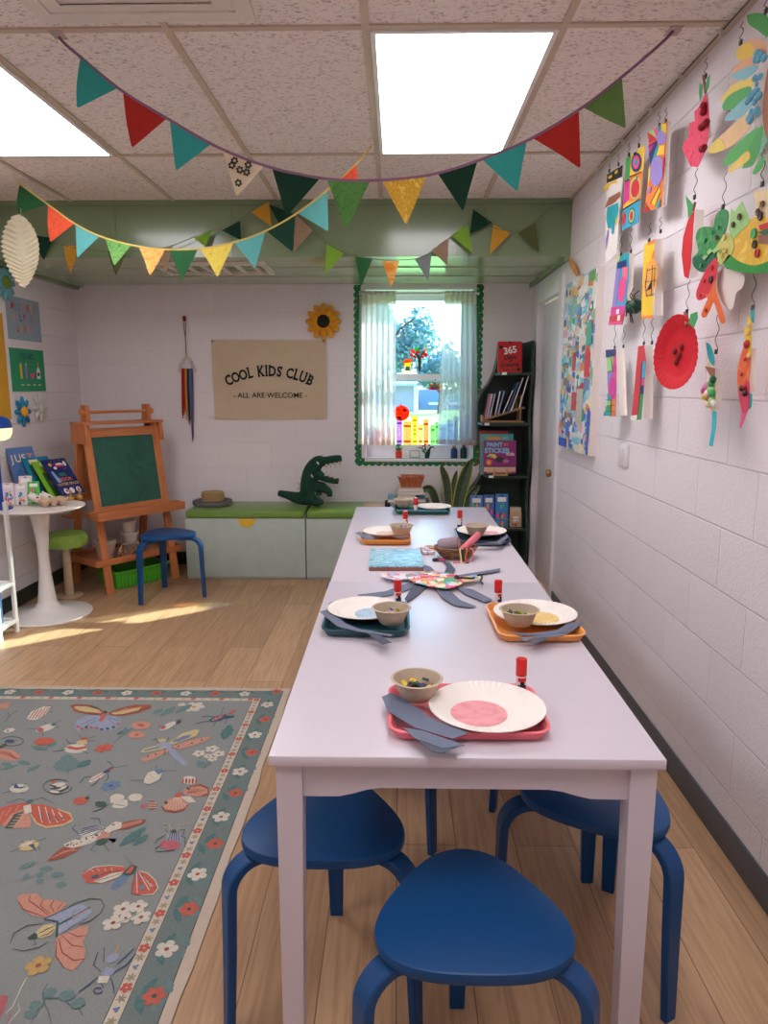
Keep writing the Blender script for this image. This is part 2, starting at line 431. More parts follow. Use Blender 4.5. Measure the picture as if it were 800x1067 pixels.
GLASS = m
GY_ = y0+.022
mb.bx((WX0+.08, GY_, WZ0+.1), (WX1-.08, GY_+.004, ZM-.02), GLASS); mb.bx((WX0+.08, GY_+.022, ZM+.02), (WX1-.08, GY_+.026, WZ1-.07), GLASS)
mb.build('pane', win, smooth=False)
mb = MB(); mb.bx((WX0-.0, YB-.012, WZ0-.02), (WX1, YB+.115, WZ0+.004), WF, bev=.004); mb.build('window_sill', win)
mb = MB()
for a, b in (((WX0-.001, YB-.004, WZ0), (WX0+.008, YB+.11, WZ1)), ((WX1-.008, YB-.004, WZ0), (WX1+.001, YB+.11, WZ1)), ((WX0, YB-.004, WZ1-.008), (WX1, YB+.11, WZ1+.001))): mb.bx(a, b, WF)
mb.build('jamb_lining', win, smooth=False)
# ---------------------------------------------------------------- outside: lawn, trees, neighbour's house
GZ = -.5
mb = MB(); mb.bx((-40, YB+.3, GZ-.1), (40, 90, GZ), M('lawn_grass', (126, 168, 84), .9, var=.3, scale=3)); struct(mb.build('lawn', smooth=False))
LEAFM = [M('tree_leaf', (92, 140, 146), .6, var=.3, trans=.4), M('tree_leaf_pale', (124, 168, 176), .6, var=.3, trans=.4)]
BARK = M('bark', (92, 72, 58), .9, var=.3)
def tree(name, label, c, h, r, n, seed):
    rr = random.Random(seed); t = thing(name, label, 'tree', c, 0)
    tk = MB(); tk.tube([V((0, 0, -.02)), V((.1, 0, h*.3)), V((0, .1, h*.75))], [r*.09, r*.07, r*.03], BARK, 8)
    for k in range(7):
        a = k*2.4; tk.tube([V((0, 0, h*(.3+.05*k))), V((math.cos(a)*r*.4, math.sin(a)*r*.4, h*(.42+.06*k))), V((math.cos(a)*r*.75, math.sin(a)*r*.75, h*(.5+.06*k)))], [r*.035, r*.02, r*.01], BARK, 6)
    tk.build('trunk', t)
    lf = MB(); cl = []
    for k in range(26):
        d = V((rr.gauss(0, 1), rr.gauss(0, 1), rr.gauss(0, 1))).normalized()*rr.uniform(.45, 1)
        cl.append((V((d.x*r, d.y*r, h*.66+d.z*h*.34)), r*rr.uniform(.28, .42)))
    for k in range(n):
        cc, cr = rr.choice(cl); d = V((rr.gauss(0, 1), rr.gauss(0, 1), rr.gauss(0, 1))).normalized()*cr*rr.uniform(.5, 1.05)
        p = cc+d; s = rr.uniform(.10, .2)*max(.8, r/2.5)
        a = V((rr.gauss(0, 1), rr.gauss(0, 1), rr.gauss(0, 1))).normalized()*s; b = a.orthogonal().normalized()*s*.6
        lf.face([p-a, p+b, p+a, p-b], LEAFM[k % 2])
    lf.build('crown', t, smooth=False, recalc=False)
tree('leafy_tree', 'tall dense leafy tree outside the window on the left, rising past the middle rail', (-.9, 45, GZ), 7.5, 3.0, 6500, 3)
tree('leafy_tree', 'lower round tree outside the window, to the right of the tall tree', (3.0, 52, GZ), 4.4, 2.4, 4200, 8)
hs = thing('neighbour_house', 'low lilac grey house with a white corner seen outside behind the window', 'house', (-4.8, 60, GZ))
mb = MB(); mb.bx((-12, 56, GZ), (1.3, 66, 1.5), M('lilac_siding', (170, 160, 196), .7, stretch=(1, 1, 8))); mb.build('siding', hs, world=True, smooth=False)
mb = MB(); mb.bx((1.2, 55.9, GZ), (1.55, 56.2, 1.5), WF); mb.build('corner_board', hs, world=True, smooth=False)
mb = MB(); RS = M('roof_shingle', (190, 190, 205), .8, var=.25)
mb.slab([(-12.5, 55.4, 1.5), (1.9, 55.4, 1.5), (-.5, 61, 3.2), (-12.5, 61, 3.2)], (0, 0, .2), RS); mb.slab([(-12.5, 66.6, 1.5), (1.9, 66.6, 1.5), (-.5, 61, 3.2), (-12.5, 61, 3.2)], (0, 0, .2), RS); mb.build('roof', hs, world=True, smooth=False)
fh = thing('garden_shed', 'blue grey shed with white window bars on the lawn outside the window', 'shed', (5.5, 64, GZ))
mb = MB(); mb.bx((1.8, 62, GZ), (12, 68, 1.2), M('blue_siding', (110, 140, 178), .7)); mb.build('siding', fh, world=True, smooth=False)
mb = MB()
for x in (4.2, 6.4): mb.bx((x-.1, 61.86, -.9), (x+.1, 62, .8), WF)
mb.bx((2.6, 61.86, -.1), (8, 62, .1), WF); mb.build('window_bars', fh, world=True, smooth=False)
# ---------------------------------------------------------------- light: sky, sun through the window, the ceiling panels
w = bpy.data.worlds.new('sky'); scn.world = w; w.use_nodes = True; t = w.node_tree; t.nodes.clear()
sk = t.nodes.new('ShaderNodeTexSky'); sk.sky_type = 'NISHITA'; sk.sun_disc = False; sk.sun_elevation = math.radians(30); sk.sun_rotation = math.radians(48); sk.altitude = 100
bg = t.nodes.new('ShaderNodeBackground'); bg.inputs[1].default_value = .75; o_ = t.nodes.new('ShaderNodeOutputWorld')
t.links.new(sk.outputs[0], bg.inputs[0]); t.links.new(bg.outputs[0], o_.inputs[0])
sl = bpy.data.lights.new('sun', 'SUN'); sl.energy = 12.0; sl.angle = math.radians(.6); sl.color = (1, .84, .66)
so = bpy.data.objects.new('sun', sl); COL.objects.link(so)
sd = V((-.77, -.60, -.54)).normalized(); so.rotation_euler = sd.to_track_quat('-Z', 'Y').to_euler(); so.location = (6, 10, 7)
PANEL = emit('panel_diffuser', (250, 246, 250), 5.2)
PF = M('panel_rim_white', (236, 230, 226), .4)
def ceiling_light(x0, x1, y0, y1, label):
    t = thing('ceiling_light', label, 'ceiling light', ((x0+x1)/2, (y0+y1)/2, CE-.012), 0, 'square fluorescent panels set in the ceiling grid')
    mb = MB()
    x0 += .014; x1 -= .014; y0 += .014; y1 -= .014
    for a, b in (((x0, y0), (x0+.016, y1)), ((x1-.016, y0), (x1, y1)), ((x0+.016, y0), (x1-.016, y0+.016)), ((x0+.016, y1-.016), (x1-.016, y1))):
        mb.bx((*a, CE-.012), (*b, CE-.001), PF)
    mb.build('frame', t, world=True, smooth=False)
    mb = MB(); mb.bx((x0+.016, y0+.016, CE-.008), (x1-.016, y1-.016, CE-.002), PANEL); mb.build('diffuser', t, world=True, smooth=False)
ceiling_light(GX[1], GX[0], GY[2], GY[1], 'bright white ceiling panel light right above the long white table')
ceiling_light(GX[4], GX[3], GY[2], GY[1], 'bright white ceiling panel light cut by the left edge of the photo')
ceiling_light(GX[1], GX[0], GY[4], GY[3], 'added unseen ceiling panel light overhead behind the viewpoint, right hand one')  # added out of view to brighten the room, copies the visible panels
ceiling_light(GX[4], GX[3], GY[4], GY[3], 'added unseen ceiling panel light overhead behind the viewpoint, left hand one')  # second unseen panel, also added only for its light
# vents
t = thing('ceiling_vent', 'cream square ceiling air vent with stepped louvres beside the bunting', 'vent', (-.75, 2.07, CE-.03))
VM = M('vent_cream', (226, 214, 202), .45)
a, b, c, d = GX[2]-.36, GX[2]+.29, 1.74, 2.352
mb = MB()
for k in range(1):
    mb.bx((a, c, CE-.012), (b, c+.05, CE-.001), VM); mb.bx((a, d-.05, CE-.012), (b, d, CE-.001), VM); mb.bx((a, c+.05, CE-.012), (a+.05, d-.05, CE-.001), VM); mb.bx((b-.05, c+.05, CE-.012), (b, d-.05, CE-.001), VM)
mb.build('frame', t, world=True, smooth=False)
for k in range(4):
    i0 = .05+k*.055; i1 = i0+.055; z0 = CE-.006-.004*k; z1 = CE-.016-.004*k
    mb = MB()
    o4 = [(a+i0, c+i0), (b-i0, c+i0), (b-i0, d-i0), (a+i0, d-i0)]; n4 = [(a+i1, c+i1), (b-i1, c+i1), (b-i1, d-i1), (a+i1, d-i1)]
    rows = [[V((*p, z0)) for p in o4], [V((*p, z1)) for p in n4], [V((*p, z1+.003)) for p in n4], [V((*p, z0+.003)) for p in o4]]
    mb.grid(rows, VM, close_u=True, close_v=True)
    mb.build('louvre', t, world=True, smooth=False)
mb = MB(); mb.bx((a+.26, c+.26, CE-.03), (b-.26, d-.26, CE-.022), VM); mb.build('centre_plate', t, world=True, smooth=False)
t = thing('ceiling_vent', 'white slatted fluorescent grille under the green soffit', 'grille', (-1.4, 4.85, SZ-.02))
c0 = [oz(130, 276, SZ), oz(236, 273, SZ), oz(254, 288, SZ), oz(150, 290, SZ)]
x0, x1, y0, y1 = -1.55, -.84, 4.62, 5.02
mb = MB()
for p, q in (((x0, y0), (x0+.03, y1)), ((x1-.03, y0), (x1, y1)), ((x0+.03, y0), (x1-.03, y0+.03)), ((x0+.03, y1-.03), (x1-.03, y1))): mb.bx((*p, SZ-.022), (*q, SZ-.001), VM)
mb.build('frame', t, world=True, smooth=False)
for k in range(6):
    x = x0+.03+(x1-x0-.06)*(k+.5)/6; mb = MB(); mb.bx((x-.012, y0+.03, SZ-.018), (x+.012, y1-.03, SZ-.004), VM); mb.build('slat', t, world=True, smooth=False)
# ================================================================ bunting
def cloth(name, c, pat=None):
    return M(name, c, .85, var=.12, scale=40, bump=.3, bscale=500, trans=.22)
TEAL = cloth('teal_cloth', (60, 172, 166)); REDC = cloth('red_cloth', (190, 48, 40)); DGRN = cloth('dark_green_cloth', (14, 62, 42))
GBAT = patches('green_batik', [(52, 112, 48), (92, 150, 70), (60, 122, 52)], 30, .85, kind='noise'); YPAT = patches('yellow_print', [(236, 196, 60), (214, 160, 44), (246, 216, 96)], 60, .85, kind='noise')
BEIGEC = cloth('beige_cloth', (232, 216, 186)); SAGE = cloth('sage_cloth', (112, 150, 82)); ORED = patches('red_orange_print', [(214, 62, 40), (238, 96, 56), (226, 76, 48)], 50, .85, kind='noise')
LTEAL = cloth('light_teal_cloth', (104, 190, 186)); OSTR = patches('orange_stripe', [(232, 140, 40), (244, 196, 110), (228, 128, 36)], 9, .85, (1, 1, 2.5), kind='noise')
LEAFP = patches('leaf_print', [(52, 128, 60), (126, 180, 92), (66, 142, 64)], 50, .85, kind='noise'); LIME = cloth('lime_cloth', (140, 190, 60)); GOLDC = cloth('gold_cloth', (214, 160, 52))
OLIVE = cloth('olive_cloth', (96, 104, 62)); TAUPE = cloth('taupe_cloth', (176, 148, 118)); MGRN = cloth('green_cloth', (44, 110, 62)); GREYC = cloth('grey_cloth', (140, 150, 148)); MYEL = patches('yellow_lace', [(222, 196, 60), (236, 214, 96), (216, 184, 50)], 60, .85, kind='noise')
PURP = cloth('mauve_ribbon', (150, 110, 140)); YSTR = cloth('yellow_tape', (226, 200, 110)); TSTR = cloth('thin_green_cord', (110, 122, 84))
def flag(parent, pl, f, mat, seed, deco=None):
    u1, v1, u2, v2, ut, vt = f
    A, B, C = pl(u1, v1), pl(u2, v2), pl(ut, vt)
    n = (B-A).cross(C-A).normalized()
    if n.y > 0: n = -n
    rr = random.Random(seed); k1, k2 = rr.uniform(-.010, .014), rr.uniform(2, 4)
    mb = MB(); S = 8; th = .0008
    for side, off in ((1, 0), (-1, th)):
        rows = []
        for i in range(S+1):
            t = i/S; w = 1-t*.96
            row = []
            for j in range(S+1):
                s = .5+(j/S-.5)*w
                base = A+(B-A)*(.5+(j/S-.5)) if i == 0 else A+(B-A)*s+(C-(A+B)/2)*t
                row.append(base + n*(k1*math.sin(k2*s*2+t*2)*t + .006*t) - n*off)
            rows.append(row)
        mb.grid(rows, mat, flip=side < 0)
    if deco: deco(mb, A, B, C, n)
    return mb.build('pennant', parent, world=True, recalc=False)
def floral(mb, A, B, C, n):
    d = M('dark_flower_print', (52, 56, 52), .85)
    for s, t in ((.3, .16), (.68, .14), (.48, .34), (.2, .3), (.72, .34), (.5, .68)):
        w = 1-t*.96; c = A+(B-A)*(.5+(s-.5)*w)+(C-(A+B)/2)*t+n*.012
        ex = (B-A).normalized(); ey = n.cross(ex)
        for k in range(6):
            a = k*PI/3; p = c+(ex*math.cos(a)+ey*math.sin(a))*.008
            mb.face([p+(ex*math.cos(q)+ey*math.sin(q))*.0045 for q in (0, 1.05, 2.1, PI, 4.2, 5.2)], d)
def garland(name, label, pl, string, w, smat, flags, loc):
    t = thing(name, label, 'bunting', loc)
    mb = MB(); pts = crom([pl(u, v) for u, v in string], 4)
    mb.tube(pts, w, smat, 8, flat=.25, side=(0, 0, 1)); mb.build('string', t, world=True)
    for i, f in enumerate(flags): flag(t, pl, f[0], f[1], i*7+len(name), f[2] if len(f) > 2 else None)
    return t
p1 = lambda u, v: oy(u, v, 2.44)
g1 = garland('pennant_bunting', 'front cloth bunting on a mauve ribbon taped to the ceiling right above the table', p1,
 [(60, 36), (66, 44), (82, 58), (126, 94), (175, 124), (226, 153), (280, 174), (337, 186), (391, 188), (449, 182), (499, 167), (552, 145), (605, 113), (648, 80), (690, 44), (702, 31)], .0045, PURP,
 [((84, 57, 122, 92, 80, 111), TEAL), ((128, 95, 174, 123, 137, 152), REDC), ((177, 126, 220, 150, 184, 177), TEAL), ((232, 157, 275, 173, 247, 204), BEIGEC, floral), ((283, 174, 334, 185, 299, 225), DGRN),
  ((340, 186, 386, 188, 361, 237), GBAT), ((398, 188, 444, 184, 423, 234), YPAT), ((456, 181, 497, 169, 482, 219), DGRN), ((502, 166, 549, 146, 538, 199), TEAL), ((555, 144, 603, 115, 604, 174), REDC), ((608, 112, 648, 81, 650, 134), SAGE)], oy(400, 187, 2.44))
PT = film('clear_tape', (236, 226, 220), .45)
for u, v in ((60, 33), (702, 29)):
    c = oz(u, v, CE); mb = MB(); mb.bx((c.x-.02, c.y-.03, CE-.010), (c.x+.02, c.y+.03, CE-.0085), PT); mb.build('tape', g1, world=True, smooth=False)
A2, B2 = V((-2.06, 4.04, 0)), V((-.127, 3.51, 0)); n2 = (B2-A2).cross(V((0, 0, 1))).normalized()
p2 = lambda u, v: opl(u, v, A2, n2)
garland('pennant_bunting', 'middle cloth bunting on yellow tape swagging from the left to beside the panel light', p2,
 [(17, 187), (20, 191), (50, 213), (78, 233), (104, 246), (140, 256), (175, 260), (210, 259), (245, 252), (276, 241), (308, 223), (341, 198), (372, 170), (387, 152)], .0045, YSTR,
 [((20, 192, 48, 213, 19, 222), MGRN), ((50, 214, 77, 233, 52, 251), ORED), ((79, 233, 104, 246, 81, 268), LTEAL), ((109, 247, 137, 255, 120, 276), LEAFP), ((144, 256, 172, 260, 158, 287), OSTR), ((177, 260, 206, 260, 190, 292), MGRN),
  ((208, 259, 243, 253, 228, 288), MYEL), ((244, 252, 276, 242, 266, 279), LTEAL), ((278, 241, 307, 225, 305, 262), DGRN), ((310, 222, 341, 199, 341, 240), LTEAL), ((354, 186, 371, 171, 373, 187), ORED)], p2(190, 260))
p3 = lambda u, v: oy(u, v, 4.42)
garland('pennant_bunting', 'rear bunting of small dull pennants on thin cord hanging along the green soffit', p3,
 [(12, 238), (40, 247), (72, 257), (120, 262), (172, 258), (211, 243), (243, 233), (272, 213), (290, 209), (312, 226), (345, 256), (380, 268), (408, 271), (441, 268), (459, 254), (482, 238), (502, 213), (512, 236), (540, 240), (556, 232), (570, 220), (590, 212)], .0022, TSTR,
 [((33, 245, 56, 248, 45, 270), DGRN), ((66, 256, 83, 256, 73, 284), GOLDC), ((112, 262, 132, 262, 121, 287), OLIVE), ((164, 259, 180, 256, 173, 285), TAUPE), ((202, 248, 221, 240, 214, 257), LIME), ((231, 240, 250, 230, 251, 250), DGRN),
  ((262, 221, 280, 210, 283, 236), GOLDC), ((280, 213, 305, 222, 306, 261), DGRN), ((308, 224, 326, 240, 306, 262), TAUPE), ((340, 254, 358, 264, 339, 285), LIME), ((370, 267, 388, 270, 376, 298), MGRN), ((398, 272, 416, 272, 408, 299), OSTR), ((432, 270, 450, 262, 446, 292), GREYC),
  ((449, 261, 467, 248, 466, 276), TAUPE), ((470, 245, 487, 233, 492, 264), LIME), ((493, 218, 513, 232, 490, 243), DGRN), ((514, 234, 532, 243, 510, 265), GOLDC), ((539, 243, 558, 232, 561, 263), OLIVE)], p3(300, 262))
# pleated paper leaf hanging from the middle bunting
t = thing('paper_leaf', 'cream pleated paper leaf hanging at the left end of the middle bunting', 'paper leaf', p2(22, 300))
PL = M('cream_paper', (246, 236, 204), .8, trans=.35)
mb = MB()
ctr = p2(22, 262); ex = (p2(41, 262)-p2(22, 262)).normalized(); ez = V((0, 0, 1)); wid = (p2(41, 262)-p2(22, 262)).length; hgt = (p2(22, 224)-p2(22, 301)).length
en = ex.cross(ez)
NP = 15
for side in (1, -1):
    rows = []
    for i in range(NP*2+1):
        tt = i/(NP*2)
        e = V((wid*math.sin(PI*tt**.85)**.7*(1+.05*(i % 2)), hgt*(.5-tt)+.0))
        sx0, sz0 = 0.0, hgt*(.5-min(1, tt*1.02))*.92-.22*hgt*math.sin(PI*tt)*.55
        rows.append([ctr + ex*side*(e.x*j/6) + ez*(sz0+(e.y-sz0)*(j/6)) + en*((.009 if i % 2 else -.004)*(.25+.75*j/6)) for j in range(7)])
    mb.grid(rows, PL, flip=side < 0)
mb.build('blade', t, world=True, recalc=False)
mb = MB(); mb.tube([p2(20, 191), p2(21, 208), p2(22, 224)], .0015, YSTR, 6); mb.build('hanging_thread', t, world=True)
# ================================================================ back wall
yw = YB-.004
pb = lambda u, v, d=0: oy(u, v, yw-d)
CANV = M('natural_canvas', (210, 190, 162), .9, var=.06, bump=.3, bscale=700)
INK = M('printing_ink', (26, 30, 30), .8)
t = thing('canvas_banner', 'beige canvas banner lettered in black, pinned to the back wall above the bench', 'banner', pb(282, 437))
c4 = [pb(220, 354), pb(340, 354.5), pb(340.5, 437), pb(224, 437)]
mb = MB(); rows = []
for i in range(25):
    a, b = c4[0].lerp(c4[3], i/24), c4[1].lerp(c4[2], i/24)
    rows.append([a.lerp(b, j/30)+V((0, -.006-.003*math.sin(j*.8+i*.15)*math.sin(i/24*PI)-.002*math.cos(i*.5+j*.2), 0)) for j in range(31)])
mb.grid(rows, CANV); mb.grid([[p+V((0, .002, 0)) for p in r] for r in rows], CANV, flip=True)
bmesh.ops.recalc_face_normals(mb.bm, faces=mb.bm.faces)
mb.build('cloth', t, world=True, recalc=False)
mb = MB()
def serif_arc(mb, txt, cu, cv, rad, size):
    """slab-serif capitals bent on an arc: plain letters with serif bars added"""
    widths = {'C': .66, 'O': .74, 'L': .58, 'K': .72, 'I': .36, 'D': .72, 'S': .6, 'U': .72, 'B': .68, ' ': .36}
    size_ = size*.74; tot = sum(widths[c] for c in txt)*size_; pos = -tot/2
    base = pb(cu, cv, .014)
    for ch in txt:
        w_ = widths[ch]*size_; mid = pos+w_/2; pos += w_
        if ch == ' ': continue
        a = mid/rad
        ex = V((math.cos(a), 0, -math.sin(a))); ey = V((math.sin(a), 0, math.cos(a)))
        o = base + V((math.sin(a)*rad, 0, math.cos(a)*rad-rad))
        mb.text(ch, size*.98, o, ex, ey, INK, off=size*.03, xs=.76)
        h = size*.98*.729; b = size*.045
        def bar(x, y, l):
            q = o+ex*x*size_+ey*y; mb.face([q-ex*l*size_-ey*b, q+ex*l*size_-ey*b, q+ex*l*size_+ey*b, q-ex*l*size_+ey*b], INK)
        sp = {'I': [(0, 0, .13), (0, h, .13)], 'L': [(-.13, 0, .13), (-.14, h, .13)], 'K': [(-.2, 0, .1), (-.2, h, .1), (.2, 0, .11), (.18, h, .1)], 'D': [(-.24, 0, .1), (-.24, h, .1)], 'B': [(-.22, 0, .09), (-.22, h, .09)], 'U': [(-.22, h, .1), (.22, h, .1)]}
        for x, y, l in sp.get(ch, []): bar(x, y, l)
        if ch in 'CS':
            q = o+ex*.22*size_+ey*(h*.82); mb.face([q-ex*b*.8-ey*b*2, q+ex*b*.8-ey*b*2, q+ex*b*.8+ey*b*3, q-ex*b*.8+ey*b*3], INK)
serif_arc(mb, 'COOL KIDS CLUB', 280.5, 391.5, .72, .108); mb.build('lettering', t, world=True, smooth=False, recalc=False); mb = MB()
mb.text('- ALL ARE WELCOME -', .058, pb(281.5, 414.5, .014), (1, 0, 0), (0, 0, 1), INK, off=.0002)
mb.build('lettering', t, world=True, smooth=False, recalc=False)
for u in (221.5, 337):
    mb = MB(); c = pb(u, 355.5, .012); SP = M('steel_pin', (150, 140, 130), .3, metal=.8); mb.ball(c, .008, SP, 8); mb.tube([c, V((c.x, YB-.0002, c.z))], .002, SP, 6); mb.build('pin', t, world=True)
# rainbow yarn hanging
t = thing('yarn_wall_hanging', 'rainbow yarn hanging with white beads on the back wall beside the banner', 'wall hanging', pb(196, 460))
mb = MB(); mb.box(pb(192, 332, .012), (.022, .02, .04), REDC, bev=.004); mb.build('hook', t, world=True)
mb = MB(); cm = cloth('grey_green_cord', (96, 112, 100)); mb.tube([pb(191, 336, .022), pb(193, 352, .01), pb(194, 369, .012)], .003, cm, 6); mb.tube([pb(193.5, 336, .022), pb(193, 352, .01)], .003, cm, 6); mb.build('cord', t, world=True)
BD = M('white_wooden_bead', (224, 212, 208), .6)
for (u, v) in ((194, 371), (191.5, 374.5), (189.5, 378), (188, 382), (187, 386.5), (196.8, 374), (198.8, 377.5), (200.8, 381.5), (202.8, 385.5)):
    mb = MB(); mb.ball(pb(u, v, .02), .0155, BD, 12); mb.build('bead', t, world=True)
for i, (c, u, ub, vb) in enumerate((((180, 34, 34), 190, 190.5, 436), ((196, 52, 40), 191.6, 192.6, 431), ((222, 156, 74), 193.6, 194.8, 438), ((22, 58, 44), 195.6, 197.2, 442), ((88, 124, 180), 197.8, 199.2, 436), ((130, 92, 140), 200, 200.6, 460))):
    mb = MB(); mt = cloth('yarn_%d' % i, c)
    for q in range(4):
        du = (q-1.5)*.42; mb.tube([pb(u+du, 384, .016), pb(u+du*1.2+.3, 404, .018), pb(ub+du, vb-10-(q*5) % 7, .014), pb(ub+du*.6+.3, vb-(q*7) % 9, .014)], .0036, mt, 6)
    mb.build('yarn_strand', t, world=True)
# crocheted sunflower
t = thing('sunflower_decoration', 'yellow orange stuffed sunflower with dark centre on the back wall near the window', 'wall flower', pb(337, 354))
c = pb(337, 335, .02); YP = M('sunflower_felt', (236, 160, 40), .9, var=.2, bump=.5); BR = M('brown_black_felt', (40, 34, 26), .95, bump=.6)
for ring, (n_, r0, off) in enumerate(((12, .098, 0), (10, .068, .3))):
    for k in range(n_):
        a = 2*PI*k/n_+off; mb = MB()
        mb.ball(c+V((math.cos(a)*r0, -.012*ring, math.sin(a)*r0)), .042, YP, 12, (1.0, .26, .56), RY(-a)); mb.build('petal', t, world=True)
mb = MB(); mb.ball(c+V((0, -.02, 0)), .05, BR, 16, (1, .45, 1)); mb.build('flower_centre', t, world=True)
# scalloped green border round the window
t = thing('scalloped_border', 'dotted green scalloped paper border running round the window', 'border', pb(435, 480))
SG = M('border_green', (26, 120, 72), .7)
DOTS = [M('dot_red', (190, 40, 60), .7), M('dot_yellow', (226, 190, 60), .7), M('dot_blue', (60, 120, 190), .7), M('dot_pink', (214, 120, 130), .7)]
bx0, bx1 = pb(370, 300).x, pb(502.5, 300).x; bz1 = SZ-.004; bz0 = pb(430, 484).z
def strip(a, b, inward, wdt, name):
    a, b, inward = V(a), V(b), V(inward); L = (b-a).length; d = (b-a)/L; n_ = max(3, round(L/.05)); mb = MB(); outl = []
    for k in range(n_):
        for q in range(6):
            s = (k+q/6)/n_; outl.append(a+d*L*s-inward*.014*math.sin(PI*q/6))
    outl.append(b); outl += [b+inward*wdt, a+inward*wdt]
    mb.slab(outl, (0, -.0015, 0), SG)
    rr = random.Random(name)
    for k in range(int(L/.022)):
        s = (k+.5)/int(L/.022); p = a+d*L*s+inward*rr.uniform(0.0, wdt*.85)+V((0, -.0022, 0)); r = rr.uniform(.004, .0075)
        mb.face([p+V((math.cos(q)*r, 0, math.sin(q)*r)) for q in (k_*PI/4 for k_ in range(8))], DOTS[k % 4])
    mb.build(name, t, world=True, smooth=False)
yb = YB-.0002
strip((bx0, yb, bz0), (bx0, yb, bz1), (1, 0, 0), .042, 'left_strip')
strip((bx1, yb-.0005, bz1), (bx1, yb-.0005, bz0), (-1, 0, 0), .042, 'right_strip')
strip((bx1, yb-.001, bz0), (bx0, yb-.001, bz0), (0, 0, 1), .05, 'bottom_strip')
# curtains on a rod
t = thing('curtain_rod', 'thin white rod across the top of the window', 'curtain rod', pb(436, 306))
mb = MB(); za = pb(436, 306, .03).z
mb.tube([V((WX0-.03, YB-.04, za)), V((WX1+.03, YB-.04, za))], .008, WF, 10); mb.tube([V((WX0-.03, YB-.04, za)), V((WX0-.03, YB, za))], .008, WF, 8); mb.tube([V((WX1+.03, YB-.04, za)), V((WX1+.03, YB, za))], .008, WF, 8); mb.build('rod', t, world=True)
SHEER = film('sheer_curtain', (214, 214, 214), .4); HEM = film('curtain_hem', (228, 216, 204), .2)
def curtain(label, top, bot, seed):
    t = thing('sheer_curtain', label, 'curtain', pb(bot[0], 463, .04), 0)
    rr = random.Random(seed)
    def sheet(name, s0, s1, mat, off=0):
        mb = MB(); rows = []
        for i in range(25):
            s = s0+(s1-s0)*i/24
            xa = pb(top[0], 303, .04).lerp(pb(bot[0], 463, .04), s); xb = pb(top[1], 303, .04).lerp(pb(bot[1], 464, .04), s)
            amp = .004+.009*min(1, s*1.5)
            rows.append([xa.lerp(xb, j/60)+V((0, off-amp*math.sin(j/60*PI*2*6.5+seed+.6*math.sin(s*3+seed)), 0)) for j in range(61)])
        mb.grid(rows, mat); mb.build(name, t, world=True, recalc=False, ang=80)
    sheet('sheer_cloth', .0, 1.0, SHEER); sheet('heading', .0, .085, HEM, -.002); sheet('hem', .965, 1.0, HEM, -.002)
curtain('left sheer white curtain hanging at the window, nearer the banner', (374.5, 412.5), (373, 412), 1)
curtain('right sheer white curtain hanging at the window, nearer the dark bookcase', (463.5, 496.5), (455, 498), 2)
# film clings on the panes
yp = GY_-.0035
pp = lambda u, v, d=0: oy(u, v, yp-d)
def cling(name, label, cat, shapes, group=None, loc=None):
    us = [p for s in shapes for p in s[0]]
    t = thing(name, label, cat, pp(sum(p[0] for p in us)/len(us), max(p[1] for p in us)), 0, group)
    mb = MB()
    for i, (pts, mat) in enumerate(shapes): mb.slab([pp(u, v, i*.0006) for u, v in pts], (0, -.0006, 0), mat)
    mb.build('film', t, world=True, smooth=False); return t
B_ = lambda a, b, c, d: [(a, b), (c, b), (c, d), (a, d)]
FM = lambda n, c, a=.8: film('film_'+n, c, a)
books = [('pink red', 384, 391, 440, (235, 90, 110)), ('rose', 391.5, 398, 446, (240, 120, 140)), ('deep pink', 398.5, 404, 436, (238, 100, 130)), ('coral', 404.5, 411, 444, (236, 110, 110)), ('violet', 413, 419, 436, (200, 110, 220)), ('orange', 420, 428.5, 439, (240, 160, 70)), ('yellow', 429, 435, 433, (246, 205, 50)), ('peach', 435.5, 440.5, 442, (246, 190, 120)), ('deep orange', 441, 446.5, 437, (240, 150, 70)), ('light green', 448.5, 453, 443, (140, 210, 100)), ('green', 453.4, 456.5, 440, (120, 200, 90)), ('sky blue', 457.5, 465, 442, (90, 170, 230)), ('blue', 465.5, 472, 438, (70, 140, 220)), ('dark blue', 472.5, 477, 434, (60, 100, 190))]
wh = film('film_white', (240, 240, 240), .3)
for nm, a, b, v0, c in books:
    f = FM(nm.replace(' ', '_'), tuple(int(x*.62+250*.38) for x in c)); f2 = FM(nm.replace(' ', '_')+'_band', tuple(int(x*.9) for x in c), .6)
    cling('book_cling', '%s see-through book spine cling in the row along the bottom of the window' % nm, 'window cling', [(B_(a, v0, b, 466.5), f), (B_(a+.4, v0+4, b-.4, v0+6), f2), (B_(a+.4, 459, b-.4, 461), f2)] + ([(ell((a+b)/2, v0+11+q*4, 1.3, 1.3, 0, 8), f2) for q in range(3)] if nm == 'yellow' else [(B_((a+b)/2-.9, v0+9, (a+b)/2+.9, v0+18), wh)]), 'rainbow book clings on the window')
OR = FM('pumpkin', (240, 80, 40), .25); DK = FM('black', (40, 30, 30), .05)
cling('pumpkin_cling', 'orange pumpkin face cling on the lower window pane', 'window cling', [(ell(418, 430.5, 8.6, 8, 0, 18), OR), (B_(416.8, 421, 418.2, 424), OR), (strokepx([(413.5, 427.5), (415, 426), (417, 427.5)], 1.1), DK), (ell(421.5, 427.5, 2.2, 1.2, .2, 8), DK), (ell(417.5, 431, .8, .8, 0, 6), DK), (ell(416, 435, 2.2, 1.2, .4, 8), DK)])
TK = FM('trunk', (110, 84, 80), .1); tr_ = [(strokepx([(437, 387), (437.2, 378), (436.5, 372), (433, 368)], 3.2), TK), (strokepx([(437, 376), (434, 370), (430, 367)], 1.4), TK), (strokepx([(437.5, 375), (440, 368), (444, 365)], 1.6), TK), (strokepx([(437, 372), (436.8, 362)], 1.2), TK)]
